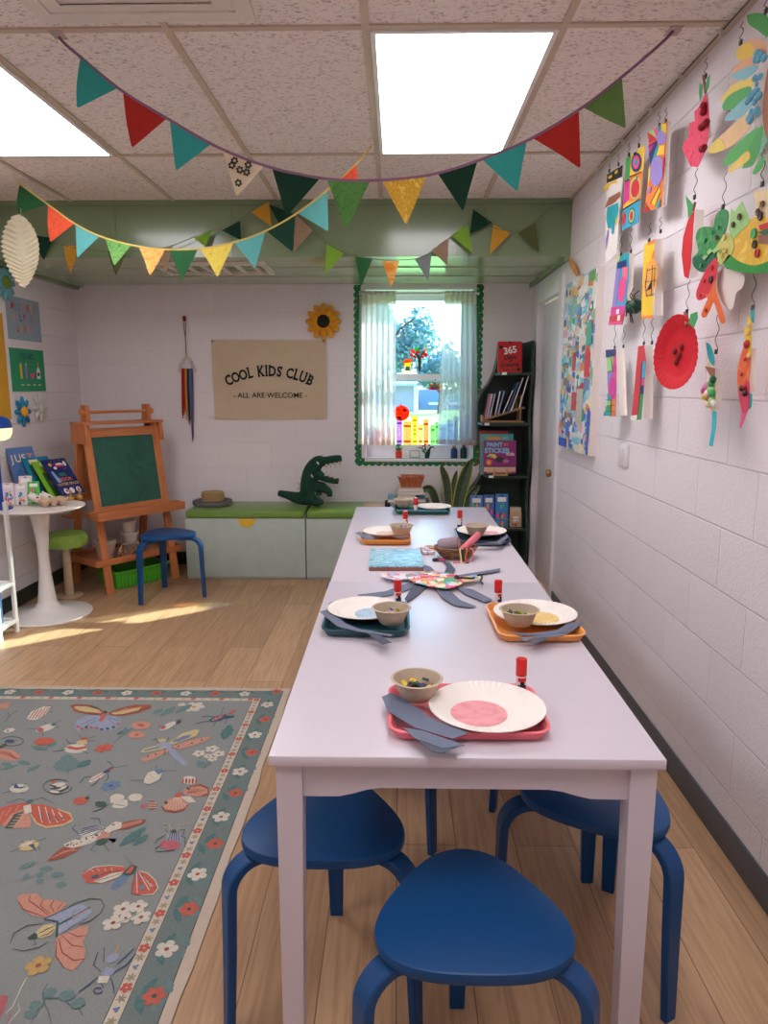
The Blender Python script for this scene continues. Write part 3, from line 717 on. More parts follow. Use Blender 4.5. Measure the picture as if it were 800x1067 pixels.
for u, v, r, c in ((430, 366, 2.6, (236, 90, 60)), (428.5, 370, 2, (220, 50, 70)), (434, 364, 2.6, (60, 180, 80)), (435, 367, 2, (220, 50, 60)), (443, 369.5, 2.8, (224, 60, 90)), (443, 370, 1.2, (40, 150, 110)), (443, 364.5, 1.8, (240, 160, 60)), (432, 372, 2, (200, 50, 60)), (440.5, 372, 1.5, (200, 60, 60))): tr_.append((ell(u, v, r, r*.8, .6, 9), FM('leaf_%d_%d' % (u*10, v*10), c, .2)))
cling('tree_cling', 'brown tree cling with coloured leaves standing on the middle window rail', 'window cling', tr_)
cling('house_cling', 'small yellow house cling with orange roof beside the tree cling on the window', 'window cling', [(B_(421.5, 376, 428, 387), FM('house_yellow', (240, 200, 70), .3)), ([(419, 379), (422, 374), (428.5, 374), (430, 377)], FM('house_roof', (236, 120, 70), .3)), (B_(422.5, 382, 427, 386.5), FM('house_teal', (40, 160, 190), .3))])
lw = []
for k in range(11):
    a = -PI*.02-PI*.96*k/10; u, v = 453+math.cos(a)*6.0, 405.5+math.sin(a)*5.8
    lw.append((ell((453+u)/2+.4*math.cos(a), (404+v)/2+.4, 4.2, 1.5, a, 8), FM('wing_%d' % (k % 5), [(230, 80, 130), (60, 180, 170), (240, 190, 90), (220, 60, 90), (90, 200, 180)][k % 5], .25)))
lw.append((strokepx([(453, 392), (453.5, 397)], 1.6), FM('tangerine', (240, 110, 60), .2)))
cling('leaf_cling', 'round multicoloured leaf cling on the lower pane just under the middle rail', 'window cling', lw)
# things on the window sill
ys = YB+.045
ps = lambda u, v: oy(u, v, ys)
sz = WZ0+.004
def sx(u): return oy(u, 470, ys).x
t = thing('painted_figure', 'small red and green painted figure on the window sill under the pumpkin cling', 'figurine', (sx(415.5), ys, sz))
FR = M('toy_red', (210, 50, 48), .5); FG = M('toy_green', (50, 120, 70), .5)
mb = MB(); mb.lathe([(.0, 0), (.026, 0), (.028, .05), (.024, .062)], FR, seg=16); mb.build('body', t)
mb = MB(); mb.lathe([(.023, .062), (.027, .07), (.026, .10), (.02, .112), (.0, .115)], FG, seg=16)
for s in (-1, 1): mb.ball((s*.012, -.022, .088), .006, WHITE, 8); mb.ball((s*.012, -.027, .088), .003, BLACK, 8)
mb.build('head', t)
t = thing('sill_sign', 'small white framed sign standing on the window sill', 'sign', (sx(432), ys, sz))
mb = MB(); mb.box((0, 0, .032), (.082, .012, .058), M('sign_grey_frame', (120, 120, 116), .5), bev=.003); mb.build('frame', t)
mb = MB(); mb.box((0, -.007, .032), (.07, .002, .046), M('sign_white', (230, 228, 226), .6)); tag(mb.build('plate', t), 'white plate')
t = thing('air_plant', 'dark green spiky plant with small red flowers on the window sill', 'plant', (sx(444.5), ys, sz))
PG = M('cactus_green', (34, 62, 42), .5)
for i, pts in enumerate(([(0, 0, 0), (-.012, 0, .05), (-.05, 0, .085), (-.075, 0, .08)], [(.005, 0, 0), (.01, 0, .06), (.045, 0, .09), (.06, 0, .075)], [(-.005, .01, 0), (-.01, .01, .07), (-.02, .005, .10)], [(.012, .005, 0), (.022, 0, .05), (.03, -.01, .095)], [(0, -.01, 0), (-.005, -.02, .04), (-.04, -.03, .06)])):
    mb = MB(); mb.tube(crom(pts, 4), [.012-.008*k/(4*(len(pts)-1)) for k in range(4*(len(pts)-1)+1)], PG, 8, flat=.6); mb.build('leaf', t)
for p in ((-.03, -.01, .098), (.02, -.012, .105), (-.012, -.01, .11)):
    mb = MB(); mb.ball(p, .009, FR, 8); mb.build('flower', t)
for nm, lab, u, c, h in (('paint_tube', 'dark blue bottle on the window sill behind the right curtain, left of the two', 473, (40, 60, 110), .1), ('paint_tube', 'dark green bottle on the window sill nearest the bookcase', 483, (30, 60, 56), .11)):
    t = thing(nm, lab, 'bottle', (sx(u), ys, sz), 0)
    mb = MB(); mb.lathe([(0, 0), (.026, 0), (.027, .01), (.026, h*.7), (.014, h*.82), (.013, h*.86)], M('bottle_%d' % u, c, .4), seg=16); mb.build('body', t)
    mb = MB(); mb.lathe([(.015, h*.86), (.015, h), (0, h)], M('bottle_cap_%d' % u, (210, 160, 60) if u == 473 else (200, 80, 60), .5), seg=12); mb.build('cap', t)
# ================================================================ the two white tables
TW = M('table_white', (210, 202, 211), .36, var=.03, spec=.9)
TH = .74
def table(label, x0, x1, y0, y1):
    cx, cy = (x0+x1)/2, (y0+y1)/2; w, d = x1-x0, y1-y0
    t = thing('table', label, 'table', (cx, cy, 0), 0, 'white tables pushed end to end')
    mb = MB(); mb.box((0, 0, TH-.011), (w, d, .022), TW, bev=.003); mb.build('tabletop', t)
    ins = .012; zt = TH-.022
    def prof(L):
        h = L/2-.05; pts = [(-h, zt), (-h, zt-.075)]
        for k in range(25):
            s = -1+2*k/24; a = abs(s)
            z = .056 if a < .5 else .056+.019*(.5-.5*math.cos(min(1, (a-.5)/.28)*PI))
            pts.append((s*h*.995, zt-z))
        return pts+[(h, zt-.075), (h, zt)]
    for sgn in (-1, 1):
        mb = MB(); mb.slab([(x, sgn*(d/2-ins-.012), z) for x, z in prof(w)], (0, .018, 0), TW); mb.build('apron', t, smooth=False)
        mb = MB(); mb.slab([(sgn*(w/2-ins-.012), y, z) for y, z in prof(d)], (.018, 0, 0), TW); mb.build('apron', t, smooth=False)
    for sx_ in (-1, 1):
        for sy_ in (-1, 1):
            mb = MB(); rows = []
            for z, s in ((zt, .05), (zt-.09, .05), (0, .041)):
                x, y = sx_*(w/2-ins), sy_*(d/2-ins); q = s
                rows.append([V((x-sx_*q*a, y-sy_*q*b, z)) for a, b in ((0, 0), (1, 0), (1, 1), (0, 1))])
            vs = mb.grid(rows, TW, close_u=True); mb.bm.faces.new(vs[-1]); mb.bm.faces.new(vs[0]); mb.build('leg', t, smooth=False)
table('long white table nearest the viewer, with the pink tray on its near end', -.245, .507, 1.242, 2.468)
table('far white table with the blue painting, set end to end behind the near one', -.243, .507, 2.472, 4.085)
# ================================================================ blue stools
BLUE = M('blue_stain', (5, 68, 122), .42, var=.08, stretch=(1, 8, 1), spec=.4)
def make_stool(label):
    t = thing('stool', label, 'stool', (0, 0, 0), 0, 'blue three legged stools')
    mb = MB(); seg = 72
    def ring(s, z):
        out = []
        for k in range(seg):
            a = 2*PI*k/seg; r = .168*(1+.115*math.cos(3*(a-PI/2))+.008*math.cos(6*(a-PI/2)))
            out.append(V((r*math.cos(a)*s*1.045, r*math.sin(a)*s, z)))
        return out
    vs = mb.grid([ring(.96, .424), ring(.99, .427), ring(1, .434), ring(1, .441), ring(.99, .448), ring(.965, .45)], BLUE, close_u=True)
    mb.bm.faces.new(vs[0][::-1]); mb.bm.faces.new(vs[-1]); mb.build('seat', t)
    for k in range(3):
        a = PI/2+k*2*PI/3; d = V((math.cos(a), math.sin(a), 0)); sd_ = V((-math.sin(a), math.cos(a), 0))
        pts = [d*.09+V((0, 0, .413)), d*.165+V((0, 0, .413))]
        for q in range(1, 9):
            b = PI/2*q/8; pts.append(d*(.165+.066*math.sin(b))+V((0, 0, .347+.066*math.cos(b))))
        pts += [d*.235+V((0, 0, .2)), d*.243+V((0, 0, 0))]
        n = len(pts); mb = MB(); mb.bar(pts, sd_, [.05]*(n-2)+[.044, .034], [.022]*(n-2)+[.021, .019], BLUE); mb.build('leg', t)
    return t
st = make_stool('blue three legged stool in front of the near end of the white table'); st.location = (.142, 1.2, 0)
ROOT[st] = Matrix.Translation(st.location)
for x, y, r, lab in ((-.165, 1.49, 0, 'blue three legged stool tucked under the left side of the near table, beside the rug'),
                     (.495, 1.625, math.radians(92), 'blue three legged stool under the right side of the near table, along the block wall'),
                     (.545, 2.12, math.radians(63), 'blue three legged stool deep under the right side, behind the wall side stool'),
                     (-.1, 2.12, 0, 'blue three legged stool deep under the left side, hidden behind the left stool'),
                     (-.195, 3.52, math.radians(20), 'blue stool poking out from the left edge of the far table'),
                     (-1.575, 4.72, math.radians(27), 'blue three legged stool standing alone on the floor before the easel')):
    dup(st, (x, y, 0), r, lab)
# ================================================================ bench
BG_ = M('sage_grey_front', (176, 190, 182), .35); BGD = M('bench_carcass', (196, 204, 198), .4); YH = M('yellow_handle', (226, 184, 50), .5)
GCUSH = M('green_vinyl', (112, 148, 64), .3, var=.12, scale=6, bump=.2, bscale=30, spec=.5)
def bench(label, clabel, x0, x1, handle):
    t = thing('storage_bench', label, 'bench', ((x0+x1)/2, 5.38, 0), 0, 'grey storage benches along the back wall')
    mb = MB(); mb.bx((x0+.003, 5.172, .0), (x1-.003, 5.6, .468), BGD, bev=.002); mb.build('carcass', t, world=True)
    mb = MB(); mb.bx((x0+.003, 5.152, .02), (x1-.003, 5.17, .468), BG_, bev=.003); fr_ = mb.build('drawer_front', t, world=True)
    if handle:
        cx = oy(257, 540, 5.15).x; mb = MB(); mb.slab([(cx+.062*math.cos(a), 5.151, .466-.062*math.sin(a)) for a in (PI*k/16 for k in range(17))], (0, -.008, 0), YH); tag(mb.build('handle', fr_, world=True, smooth=False), 'yellow half round handle')
    c = thing('bench_cushion', clabel, 'cushion', ((x0+x1)/2, 5.38, .468), 0, 'green cushions on the storage bench')
    mb = MB(); mb.bx((x0+.008, 5.142, .4685), (x1-.008, 5.595, .528), GCUSH, bev=.02); mb.build('pad', c, world=True)
    mb = MB(); mb.tube([V((x0+.02, 5.145, .512)), V((x1-.02, 5.145, .512))], .004, GCUSH, 6); mb.build('piping', c, world=True)
bench('grey storage bench with a yellow half round handle, beside the easel', 'green cushion on the bench carrying the round basket and grey tray', -1.585, -.686, True)
bench('grey storage bench without a handle, running behind the far table', 'green cushion on the bench running behind the end of the far table', -.684, .215, False)
CZ_ = .5285
# on the bench
t = thing('round_tray', 'flat round dark grey stacked tray on the green bench cushion', 'tray', (-1.44, 5.42, CZ_))
gm = M('grey_felt', (104, 102, 100), .85)
mb = MB(); mb.lathe([(0, 0), (.135, 0), (.15, .006), (.152, .02), (.15, .034), (.14, .036), (.135, .03), (0, .028)], gm, seg=40); mb.build('tray', t)
t = thing('wicker_basket', 'small round straw basket on the grey round tray', 'basket', (-1.435, 5.42, CZ_+.029))
STRAW = M('straw', (178, 148, 104), .8, var=.25, stretch=(1, 1, 14), bump=.6, bscale=90)
mb = MB(); pr = []
for k in range(6):
    z = .002+k*.011; pr += [(.083, z), (.089, z+.0055)]
mb.lathe([(0, .001)]+pr+[(.082, .068), (.076, .06), (.076, .01), (0, .01)], STRAW, seg=36); mb.build('body', t)
mb = MB(); mb.lathe([(.0, .066), (.07, .066), (.08, .068), (.08, .073), (.0, .078)], STRAW, seg=30); mb.build('lid', t)
# plush dinosaur
DG = M('dino_felt', (22, 62, 46), .95, bump=.7, bscale=120); DW_ = M('dino_white_felt', (214, 196, 186), .9); DS = M('dino_spot', (150, 150, 120), .9)
yd = 5.36
t = thing('plush_dinosaur', 'dark green plush dinosaur with open toothy mouth sitting on the bench', 'toy', oy(325, 524, yd))
pd = lambda u, v, d=0: oy(u, v, yd-d)
mb = MB(); K = .0073
def dt(pts, rs):
    rs = [r*1.33 for r in rs]
    mb.tube(crom([pd(*p) for p in pts], 5), [r for i in range(len(rs)-1) for r in [rs[i]*K+(rs[i+1]-rs[i])*K*q/5 for q in range(5)]]+[rs[-1]*K], DG, 14)
dt([(289.5, 513.5), (300, 516), (312, 519), (325, 518), (331, 517)], [2.2, 3.4, 5, 6.5, 5])
dt([(326, 519), (323, 510), (322, 498), (325, 489), (331, 482), (337, 480)], [8, 8.2, 6.2, 6, 5.4, 4])
dt([(331, 481.5), (340, 480.4), (349, 478.6), (356, 477.6)], [4.2, 3.7, 3.4, 2.6])
dt([(329, 493), (337, 497.5), (345, 500), (353, 501.5)], [4.4, 3.2, 2.9, 2.3])
dt([(330, 508, .02), (338, 509, .05), (343, 513, .05), (343, 517.5, .05)], [3.4, 3.2, 2.8, 2.2])
dt([(331, 505, -.02), (337, 507, -.04), (340, 514, -.04)], [3, 3, 2])
mb.ball(pd(325, 520.5, .06), .055, DG, 14, (1, .8, .85)); mb.ball(pd(331, 523, .10), .036, DG, 12, (1.35, 1, .8)); mb.ball(pd(330, 522, -.02), .04, DG, 12)
body = mb.build('body', t, world=True)
rm = body.modifiers.new('blend', 'REMESH'); rm.mode = 'VOXEL'; rm.voxel_size = .007; rm.use_smooth_shade = True
sm = body.modifiers.new('soften', 'SMOOTH'); sm.iterations = 4; sm.factor = .5
for (u, v, dx, dv) in ((340, 484.6, 0, 4.4), (344.6, 484, 0, 4.4), (349.2, 483.2, 0, 4.4), (354, 482.2, 0, 4.2), (340, 494.6, 0, -3.4), (344.5, 496, 0, -3.4), (349, 497.4, 0, -3.2)):
    mb = MB(); a = pd(u, v, .02); b = pd(u, v+dv, .02); mb.tube([a+(a-b)*.3, b], [.016, .002], DW_, 8, flat=.6, side=(1, 0, 0)); mb.build('tooth', t, world=True)
for k in range(9):
    u, v = [(336, 475.2), (331, 476), (325, 479.5), (320, 485.5), (316, 492), (313.2, 498), (311.5, 504), (310.5, 509), (305, 512.5)][k]
    mb = MB(); mb.ball(pd(u, v), .011, DW_, 8, (.8, .5, 1)); mb.build('spine', t, world=True)
for (u, v, r) in ((331, 482.5, .6), (325, 496, .5), (320, 511, -.3), (328, 514.5, .4)):
    mb = MB(); mb.ball(pd(u, v, .066), .012, DW_ if u != 328 else DS, 10, (.55, .35, 1.2), RY(-r)); mb.build('spot', t, world=True)
mb = MB(); mb.ball(pd(334.5, 479, .034), .007, WHITE, 8, (1, .6, 1)); mb.ball(pd(334.8, 479, .039), .0035, BLACK, 8); mb.build('eye', t, world=True)
# stack with basket on the bench
yk = 5.36
sx2 = lambda u, v=515: oy(u, v, yk).x
def flatbook(name, label, cat, x0, x1, y0, y1, z0, z1, cover, page=None, group=None):
    t = thing(name, label, cat, ((x0+x1)/2, (y0+y1)/2, z0), 0, group)
    c = M('cover_%02x%02x%02x' % cover, cover, .5); pg = M('paper_pages', (226, 216, 204), .8)
    w, d, h = (x1-x0)/2, (y1-y0)/2, z1-z0
    mb = MB(); mb.bx((-w, -d, 0), (w, d, .003), c); mb.bx((-w, -d, h-.003), (w, d, h), c); mb.bx((-w, d-.003, .003), (w, d, h-.003), c); mb.build('cover', t, smooth=False)
    mb = MB(); mb.bx((-w+.003, -d+.003, .003), (w-.003, d-.003, h-.003), pg); mb.build('pages', t, smooth=False)
    return t
z = CZ_
for lab, ua, ub, h, col in (('dark closed folder at the bottom of the pile behind the far table', 404, 449, .016, (60, 44, 44)), ('red bound book second from the bottom of the pile behind the table', 406, 446, .02, (150, 62, 58)), ('dark tray like book third from the bottom in the pile', 406, 447, .014, (48, 56, 58)), ('wide teal folder in the pile under the white books', 404, 443, .026, (92, 150, 156)), ('white paperback in the pile, lying on the teal folder', 414, 433, .03, (214, 206, 192)), ('cream book in the pile, second from the top', 414.5, 441, .022, (206, 196, 180)), ('white book at the top of the pile under the orange basket', 416, 440, .024, (216, 204, 196))):
    flatbook('stacked_book', lab, 'book', sx2(ua), sx2(ub), yk-.1-(ub-ua)*.001, yk+.1, z, z+h, col, group='books piled on the bench end'); z += h+.0006
t = thing('wicker_basket', 'orange brown rectangular wicker basket on top of the book pile', 'basket', (sx2(428), yk, z))
WK = patches('orange_wicker', [(150, 72, 38), (196, 108, 64), (172, 88, 50)], 60, .6, (1, 1, .5)); WKL = M('wicker_rib', (204, 122, 76), .6)
mb = MB(); rows = []
for w, d, h, in ((.15, .1, .0), (.17, .12, .03), (.2, .15, .075), (.212, .16, .08), (.2, .15, .082), (.185, .135, .075), (.145, .095, .008)): rows.append([V((x, y, h)) for x, y in rrect(w, d, .03)])
vs = mb.grid(rows, WK, close_u=True); mb.bm.faces.new(vs[0]); mb.bm.faces.new(vs[-1]); mb.build('body', t)
for k in range(12):
    x = -.07+.14*k/11; mb = MB(); mb.tube([V((x, -.0535, .002)), V((x*1.15, -.0635, .03)), V((x*1.35, -.079, .074))], .0035, WKL, 6); mb.build('rib', t)
t = thing('straw_mat', 'low tan straw object lying on the bench end behind the far table corner', 'mat', (-.15, 5.33, CZ_))
mb = MB(); mb.lathe([(0, 0), (.1, 0), (.108, .01), (.1, .024), (0, .028)], M('tan_straw', (206, 178, 152), .8, var=.2, bump=.4), seg=30, sx=1.1, sy=.8); mb.build('mat', t)
for i, (x, y, lab) in enumerate(((-.045, 5.3, 'dark knobbly toy on the bench end, left of the pair'), (.005, 5.31, 'dark knobbly toy on the bench end, right of the pair next to the pile'))):
    t = thing('knobbly_toy', lab, 'toy', (x-.03, y-.06, CZ_)); mb = MB(); rr = random.Random(i)
    for k in range(7): mb.ball((rr.uniform(-.018, .018), rr.uniform(-.015, .015), .02+rr.uniform(-.004, .03)), .017, BLACK, 8)
    o = mb.build('body', t); rm = o.modifiers.new('blend', 'REMESH'); rm.mode = 'VOXEL'; rm.voxel_size = .004
# ================================================================ easel
EW = wood('orange_pine', (184, 106, 60), (214, 136, 84), .45, (14, 14, 1.2), 2.2); EWX = wood('orange_pine_across', (182, 104, 58), (212, 134, 82), .45, (1.2, 14, 14), 2.2)
CH = patches('chalkboard', [(30, 80, 66), (44, 96, 80), (36, 88, 72)], 5, .75, kind='noise')
ea = math.atan2(.46, .35)
t = thing('easel', 'orange wooden easel with a green chalkboard in the back left corner', 'easel', (-2.02, 4.74, 0), ea)
Wd = .58; lean = lambda z: .17*z/1.1; back = lambda z: .46-.2*z/1.1
for u in (.02, Wd-.02):
    mb = MB(); mb.bar([V((u, lean(0), 0)), V((u, lean(1.165), 1.165))], (1, 0, 0), .056, .024, EW); mb.build('front_leg', t)
    mb = MB(); mb.bar([V((u, back(0), 0)), V((u, back(1.165), 1.165))], (1, 0, 0), .056, .024, EW); mb.build('rear_leg', t)
def leanbox(mb, u0, u1, z0, z1, m, off=0, th=.012):
    pts = [V((u0, lean(z0)+off, z0)), V((u1, lean(z0)+off, z0)), V((u1, lean(z1)+off, z1)), V((u0, lean(z1)+off, z1))]
    mb.slab(pts, (0, th, 0), m)
mb = MB(); leanbox(mb, .045, Wd-.045, .605, 1.085, CH, -.002); cb_ = mb.build('chalkboard', t, smooth=False)
mb = MB(); leanbox(mb, .045, Wd-.045, 1.085, 1.145, EWX, -.012, .022); mb.build('top_rail', t, smooth=False)
mb = MB(); leanbox(mb, .045, Wd-.045, .565, .605, EWX, -.012, .022); mb.build('bottom_rail', t, smooth=False)
mb = MB(); mb.slab([V((.05, back(.62), .62)), V((Wd-.05, back(.62), .62)), V((Wd-.05, back(1.12), 1.12)), V((.05, back(1.12), 1.12))], (0, .01, 0), EWX); mb.build('rear_board', t, smooth=False)
for u in (-.005, Wd+.005):
    mb = MB(); mb.slab([V((u-.01, .11, 1.04)), V((u-.01, .33, 1.04)), V((u-.01, .30, 1.185)), V((u-.01, .13, 1.185))], (.02, 0, 0), EW); mb.build('hinge_cheek', t, smooth=False)
mb = MB(); mb.bx((-.025, .12, 1.17), (Wd+.025, .30, 1.19), EWX, bev=.003); mb.build('top_board', t)
for u in (.05, Wd-.05):
    mb = MB(); mb.slab([V((u-.015, .18, 1.19)), V((u-.015, .26, 1.19)), V((u-.015, .25, 1.305)), V((u-.015, .19, 1.305))], (.03, 0, 0), EW); mb.build('roll_post', t, smooth=False)
mb = MB(); mb.tube([V((.01, .21, 1.255)), V((Wd-.01, .21, 1.255))], .011, EWX, 12); r_ = mb.build('paper_roll_dowel', t)
for u in (.02, Wd-.02):
    mb = MB(); mb.lathe([(0, -.014), (.02, -.014), (.026, 0), (.02, .014), (0, .014)], EW, (u, .21, 1.255), 16, RY(PI/2)); mb.build('dowel_knob', r_)
def tray_(z, y0, y1, hh, nm):
    a, b = -.06, Wd+.06; T_ = .014
    mb = MB(); mb.bx((a+T_, y0+T_, z), (b-T_, y1-T_, z+.012), EWX); tr = mb.build(nm, t, smooth=False)
    for p, q in (((a, y0, z-.005), (b, y0+T_, z+hh)), ((a, y1-T_, z-.005), (b, y1, z+hh)), ((a, y0+T_, z-.005), (a+T_, y1-T_, z+hh)), ((b-T_, y0+T_, z-.005), (b, y1-T_, z+hh))):
        mb = MB(); mb.bx(p, q, EWX, bev=.002); mb.build('tray_side', tr)
tray_(.535, -.05, .073, .05, 'chalk_tray'); tray_(.205, .015, .445, .04, 'lower_shelf')
mb = MB(); mb.bx((-.02, .355, .5), (.0, .37, .56), EW); mb.bx((-.035, .37, .5), (Wd+.035, .5, .512), EWX); mb.build('rear_tray', t, smooth=False)
def lm(loc): return ROOT_E @ V(loc)
ROOT_E = ROOT[t]
TC = M('terracotta_pale', (206, 186, 172), .8, var=.1); 
mb = MB(); mb.bx((-.06, -.02, 0), (.06, .02, .018), M('eraser_white', (224, 214, 204), .8), bev=.004); e = mb.build('chalk_eraser'); e.location = lm((.42, .0, .5475)); e.rotation_euler = (0, 0, ea); tag(e, 'white eraser block lying in the chalk tray of the easel', 'eraser')
for i, (u, c) in enumerate(((.06, (40, 40, 44)), (.2, (214, 180, 170)), (.26, (220, 214, 206)), (.52, (190, 120, 100)))):
    mb = MB(); mb.tube([V((-.03, 0, .006)), V((.03, 0, .006))], .006, M('chalk_%d' % i, c, .9), 8); e = mb.build('chalk_stick'); e.location = lm((u, -.012, .5475)); e.rotation_euler = (0, 0, ea+.2*i)
    tag(e, ['dark chalk stick at the left end of the easel tray', 'pinkish chalk stick in the easel tray', 'white chalk stick left of the eraser in the easel tray', 'reddish chalk stick at the right end of the easel tray'][i], 'chalk', 'chalks in the easel tray')
def pot(label, loc, r, h, col, n=1, grp=None):
    t = thing('plant_pot', label, 'pot', loc, 0, grp); m = M('pot_%02x%02x%02x' % col, col, .7)
    mb = MB(); mb.lathe([(0, 0), (r*.74, 0), (r*.93, h*.72), (r*.94, h*.74), (r, h*.75), (r, h), (r*.9, h), (r*.88, h*.7), (r*.7, .01), (0, .01)], m, seg=28); mb.build('body', t)
    mb = MB(); mb.lathe([(r*1.0, h*.75), (r*1.03, h*.76), (r*1.03, h*.99), (r*1.0, h)], m, seg=28, cap=False); mb.build('rim', t); return t
pot('large pale clay pot on the lower shelf of the easel, left side', lm((.12, .20, .2185)), .075, .13, (208, 192, 178))
pot('lowest pot of the stack on the easel shelf, mostly hidden', lm((.32, .2, .2185)), .058, .085, (214, 202, 196), grp='stacked pots on the easel shelf')
pot('middle pale pot of the stack on the easel shelf', lm((.32, .2, .2185+.086)), .06, .07, (222, 212, 204), grp='stacked pots on the easel shelf')
pot('top pale pot with soil coloured mouth, highest of the stack', lm((.315, .2, .2185+.157)), .055, .085, (226, 214, 206), grp='stacked pots on the easel shelf')
t = thing('letter_bag', 'clear bag of wooden letters on the easel shelf', 'bag of letters', lm((.24, .09, .2185)), ea)
mb = MB(); mb.lathe([(.0, 0), (.09, 0), (.105, .03), (.08, .07), (.05, .085)], film('clear_bag', (236, 224, 216), .88), seg=20, sx=1.2, sy=.5, wob=lambda a, r, z: .06*math.sin(a*5)); mb.build('bag', t)
LW = wood('letter_wood', (186, 140, 92), (222, 182, 136), .6); rr = random.Random(4)
for i in range(22):
    mb = MB(); a = V((rr.uniform(-.085, .085), rr.uniform(-.035, .03), .009+.05*rr.random())); d = V((rr.uniform(-1, 1), rr.uniform(-.5, .5), rr.uniform(-.2, .9))).normalized()*.022; b = V((rr.uniform(-1, 1), .3, rr.uniform(-1, 1))).normalized()*.014
    a.z += .012
    if i % 2: mb.tube([a-d, a+d], .0055, LW, 6); mb.tube([a, a+b], .005, LW, 6)
    else: mb.tube([a-d+b*.5, a-d, a+d, a+d+b*.8], .0055, LW, 6)
    o = mb.build('wooden_letter', t)
t = thing('wooden_board', 'flat round wooden board on the right of the easel shelf', 'board', lm((.47, .2, .2185)), ea)
mb = MB(); mb.lathe([(0, 0), (.1, 0), (.104, .006), (.1, .012), (0, .012)], wood('board_wood', (150, 104, 68), (186, 136, 92)), seg=36); mb.build('board', t)
t = thing('wire_basket', 'dark wire pot holder behind the pots on the easel shelf', 'wire basket', lm((.22, .33, .2185)), ea)
mb = MB()
for zz in (.004, .05, .1): mb.tube([V((.06*math.cos(k*PI/8), .06*math.sin(k*PI/8), zz)) for k in range(17)], .003, WIRE, 5)
for k in range(8): mb.tube([V((.06*math.cos(k*PI/4), .06*math.sin(k*PI/4), .004)), V((.06*math.cos(k*PI/4), .06*math.sin(k*PI/4), .1))], .002, WIRE, 5)
mb.build('wires', t)
# green bin under the easel
GB = M('green_plastic', (90, 190, 52), .35)
bc = lm((.32, .19, 0))
t = thing('storage_bin', 'bright green plastic bin on the floor under the easel', 'bin', (bc.x, bc.y, 0), ea)
mb = MB(); rows = []
def bw(w, d, z, rib=0):
    pts = rrect(w, d, .03, 8); out = []
    for i, (x, y) in enumerate(pts): out.append(V((x, y, z)))
    return out
for w, d, z in ((.40, .26, 0), (.425, .285, .07), (.43, .29, .115), (.46, .32, .118), (.46, .32, .13), (.43, .29, .13), (.42, .28, .11), (.39, .25, .006)): rows.append(bw(w, d, z))
vs = mb.grid(rows, GB, close_u=True); mb.bm.faces.new(vs[0]); mb.bm.faces.new(vs[-1]); mb.build('tub', t)
for k in range(13):
    x = -.18+.03*k; mb = MB(); mb.bx((x-.006, -.150, .012), (x+.006, -.132, .085), GB); mb.build('rib', t, smooth=False)
# ================================================================ tulip table, green stool, ladder shelf, lamp
TT = .7
TX, TY = -2.228, 4.31
WG = M('gloss_white', (232, 226, 222), .22)
t = thing('tulip_table', 'small round white pedestal table with trumpet foot at the left wall', 'side table', (TX, TY, 0))
mb = MB(); mb.lathe([(0, 0), (.262, 0), (.265, .006), (.262, .011), (.22, .018), (.12, .035), (.075, .055), (.058, .085)], WG, seg=56); mb.build('foot', t)
mb = MB(); mb.lathe([(.058, .085), (.05, .14), (.037, .26), (.032, .36), (.034, .45), (.045, .56), (.062, .65), (.075, .68), (.075, .684)], WG, seg=40); mb.build('pedestal', t)
mb = MB(); mb.lathe([(0, .684), (.25, .684), (.262, .69), (.266, .696), (.262, TT), (0, TT)], WG, seg=64); mb.build('tabletop', t)
t = thing('padded_stool', 'low stool with fuzzy green cushion behind the white pedestal table', 'stool', (-2.275, 4.71, 0))
FZ = M('fuzzy_green', (148, 186, 84), .95, var=.3, scale=20, bump=.8, bscale=60); PW = wood('pale_wood', (196, 168, 136), (220, 196, 164))
mb = MB(); mb.lathe([(0, 0), (.085, 0), (.088, .008), (.08, .013), (0, .014)], PW, seg=30); mb.build('base', t)
mb = MB(); mb.tube([V((0, 0, .012)), V((0, 0, .38))], [.03, .026], PW, 16); mb.build('post', t)
mb = MB(); mb.lathe([(0, .375), (.1, .365), (.132, .358), (.142, .385), (.142, .42), (.13, .445), (.08, .455), (0, .458)], FZ, seg=48, wob=lambda a, r, z: (.035*math.sin(a*7+z*30)+.02*math.sin(a*13)) if r > .09 else 0); mb.build('cushion', t)
t = thing('ladder_shelf', 'white ladder shelf cut by the left edge of the photo', 'shelf', (-2.35, 3.88, 0))
SH = M('shelf_white', (222, 216, 212), .45)
xs0, xs1, ys0, ys1 = -2.47, -2.245, 3.80, 3.98
for x in (xs0+.01, xs1-.01):
    for y in (ys0, ys1):
        mb = MB(); mb.bar([V((x, y, 0)), V((x, y, .78))], (0, 1, 0), .035 if y == ys0 else .03, .018, SH); mb.build('post', t, world=True)
for zc in (.06, .285):
    mb = MB(); mb.bx((xs0, ys0-.02, zc), (xs1, ys1+.015, zc+.022), SH, bev=.003); mb.build('shelf_board', t, world=True)
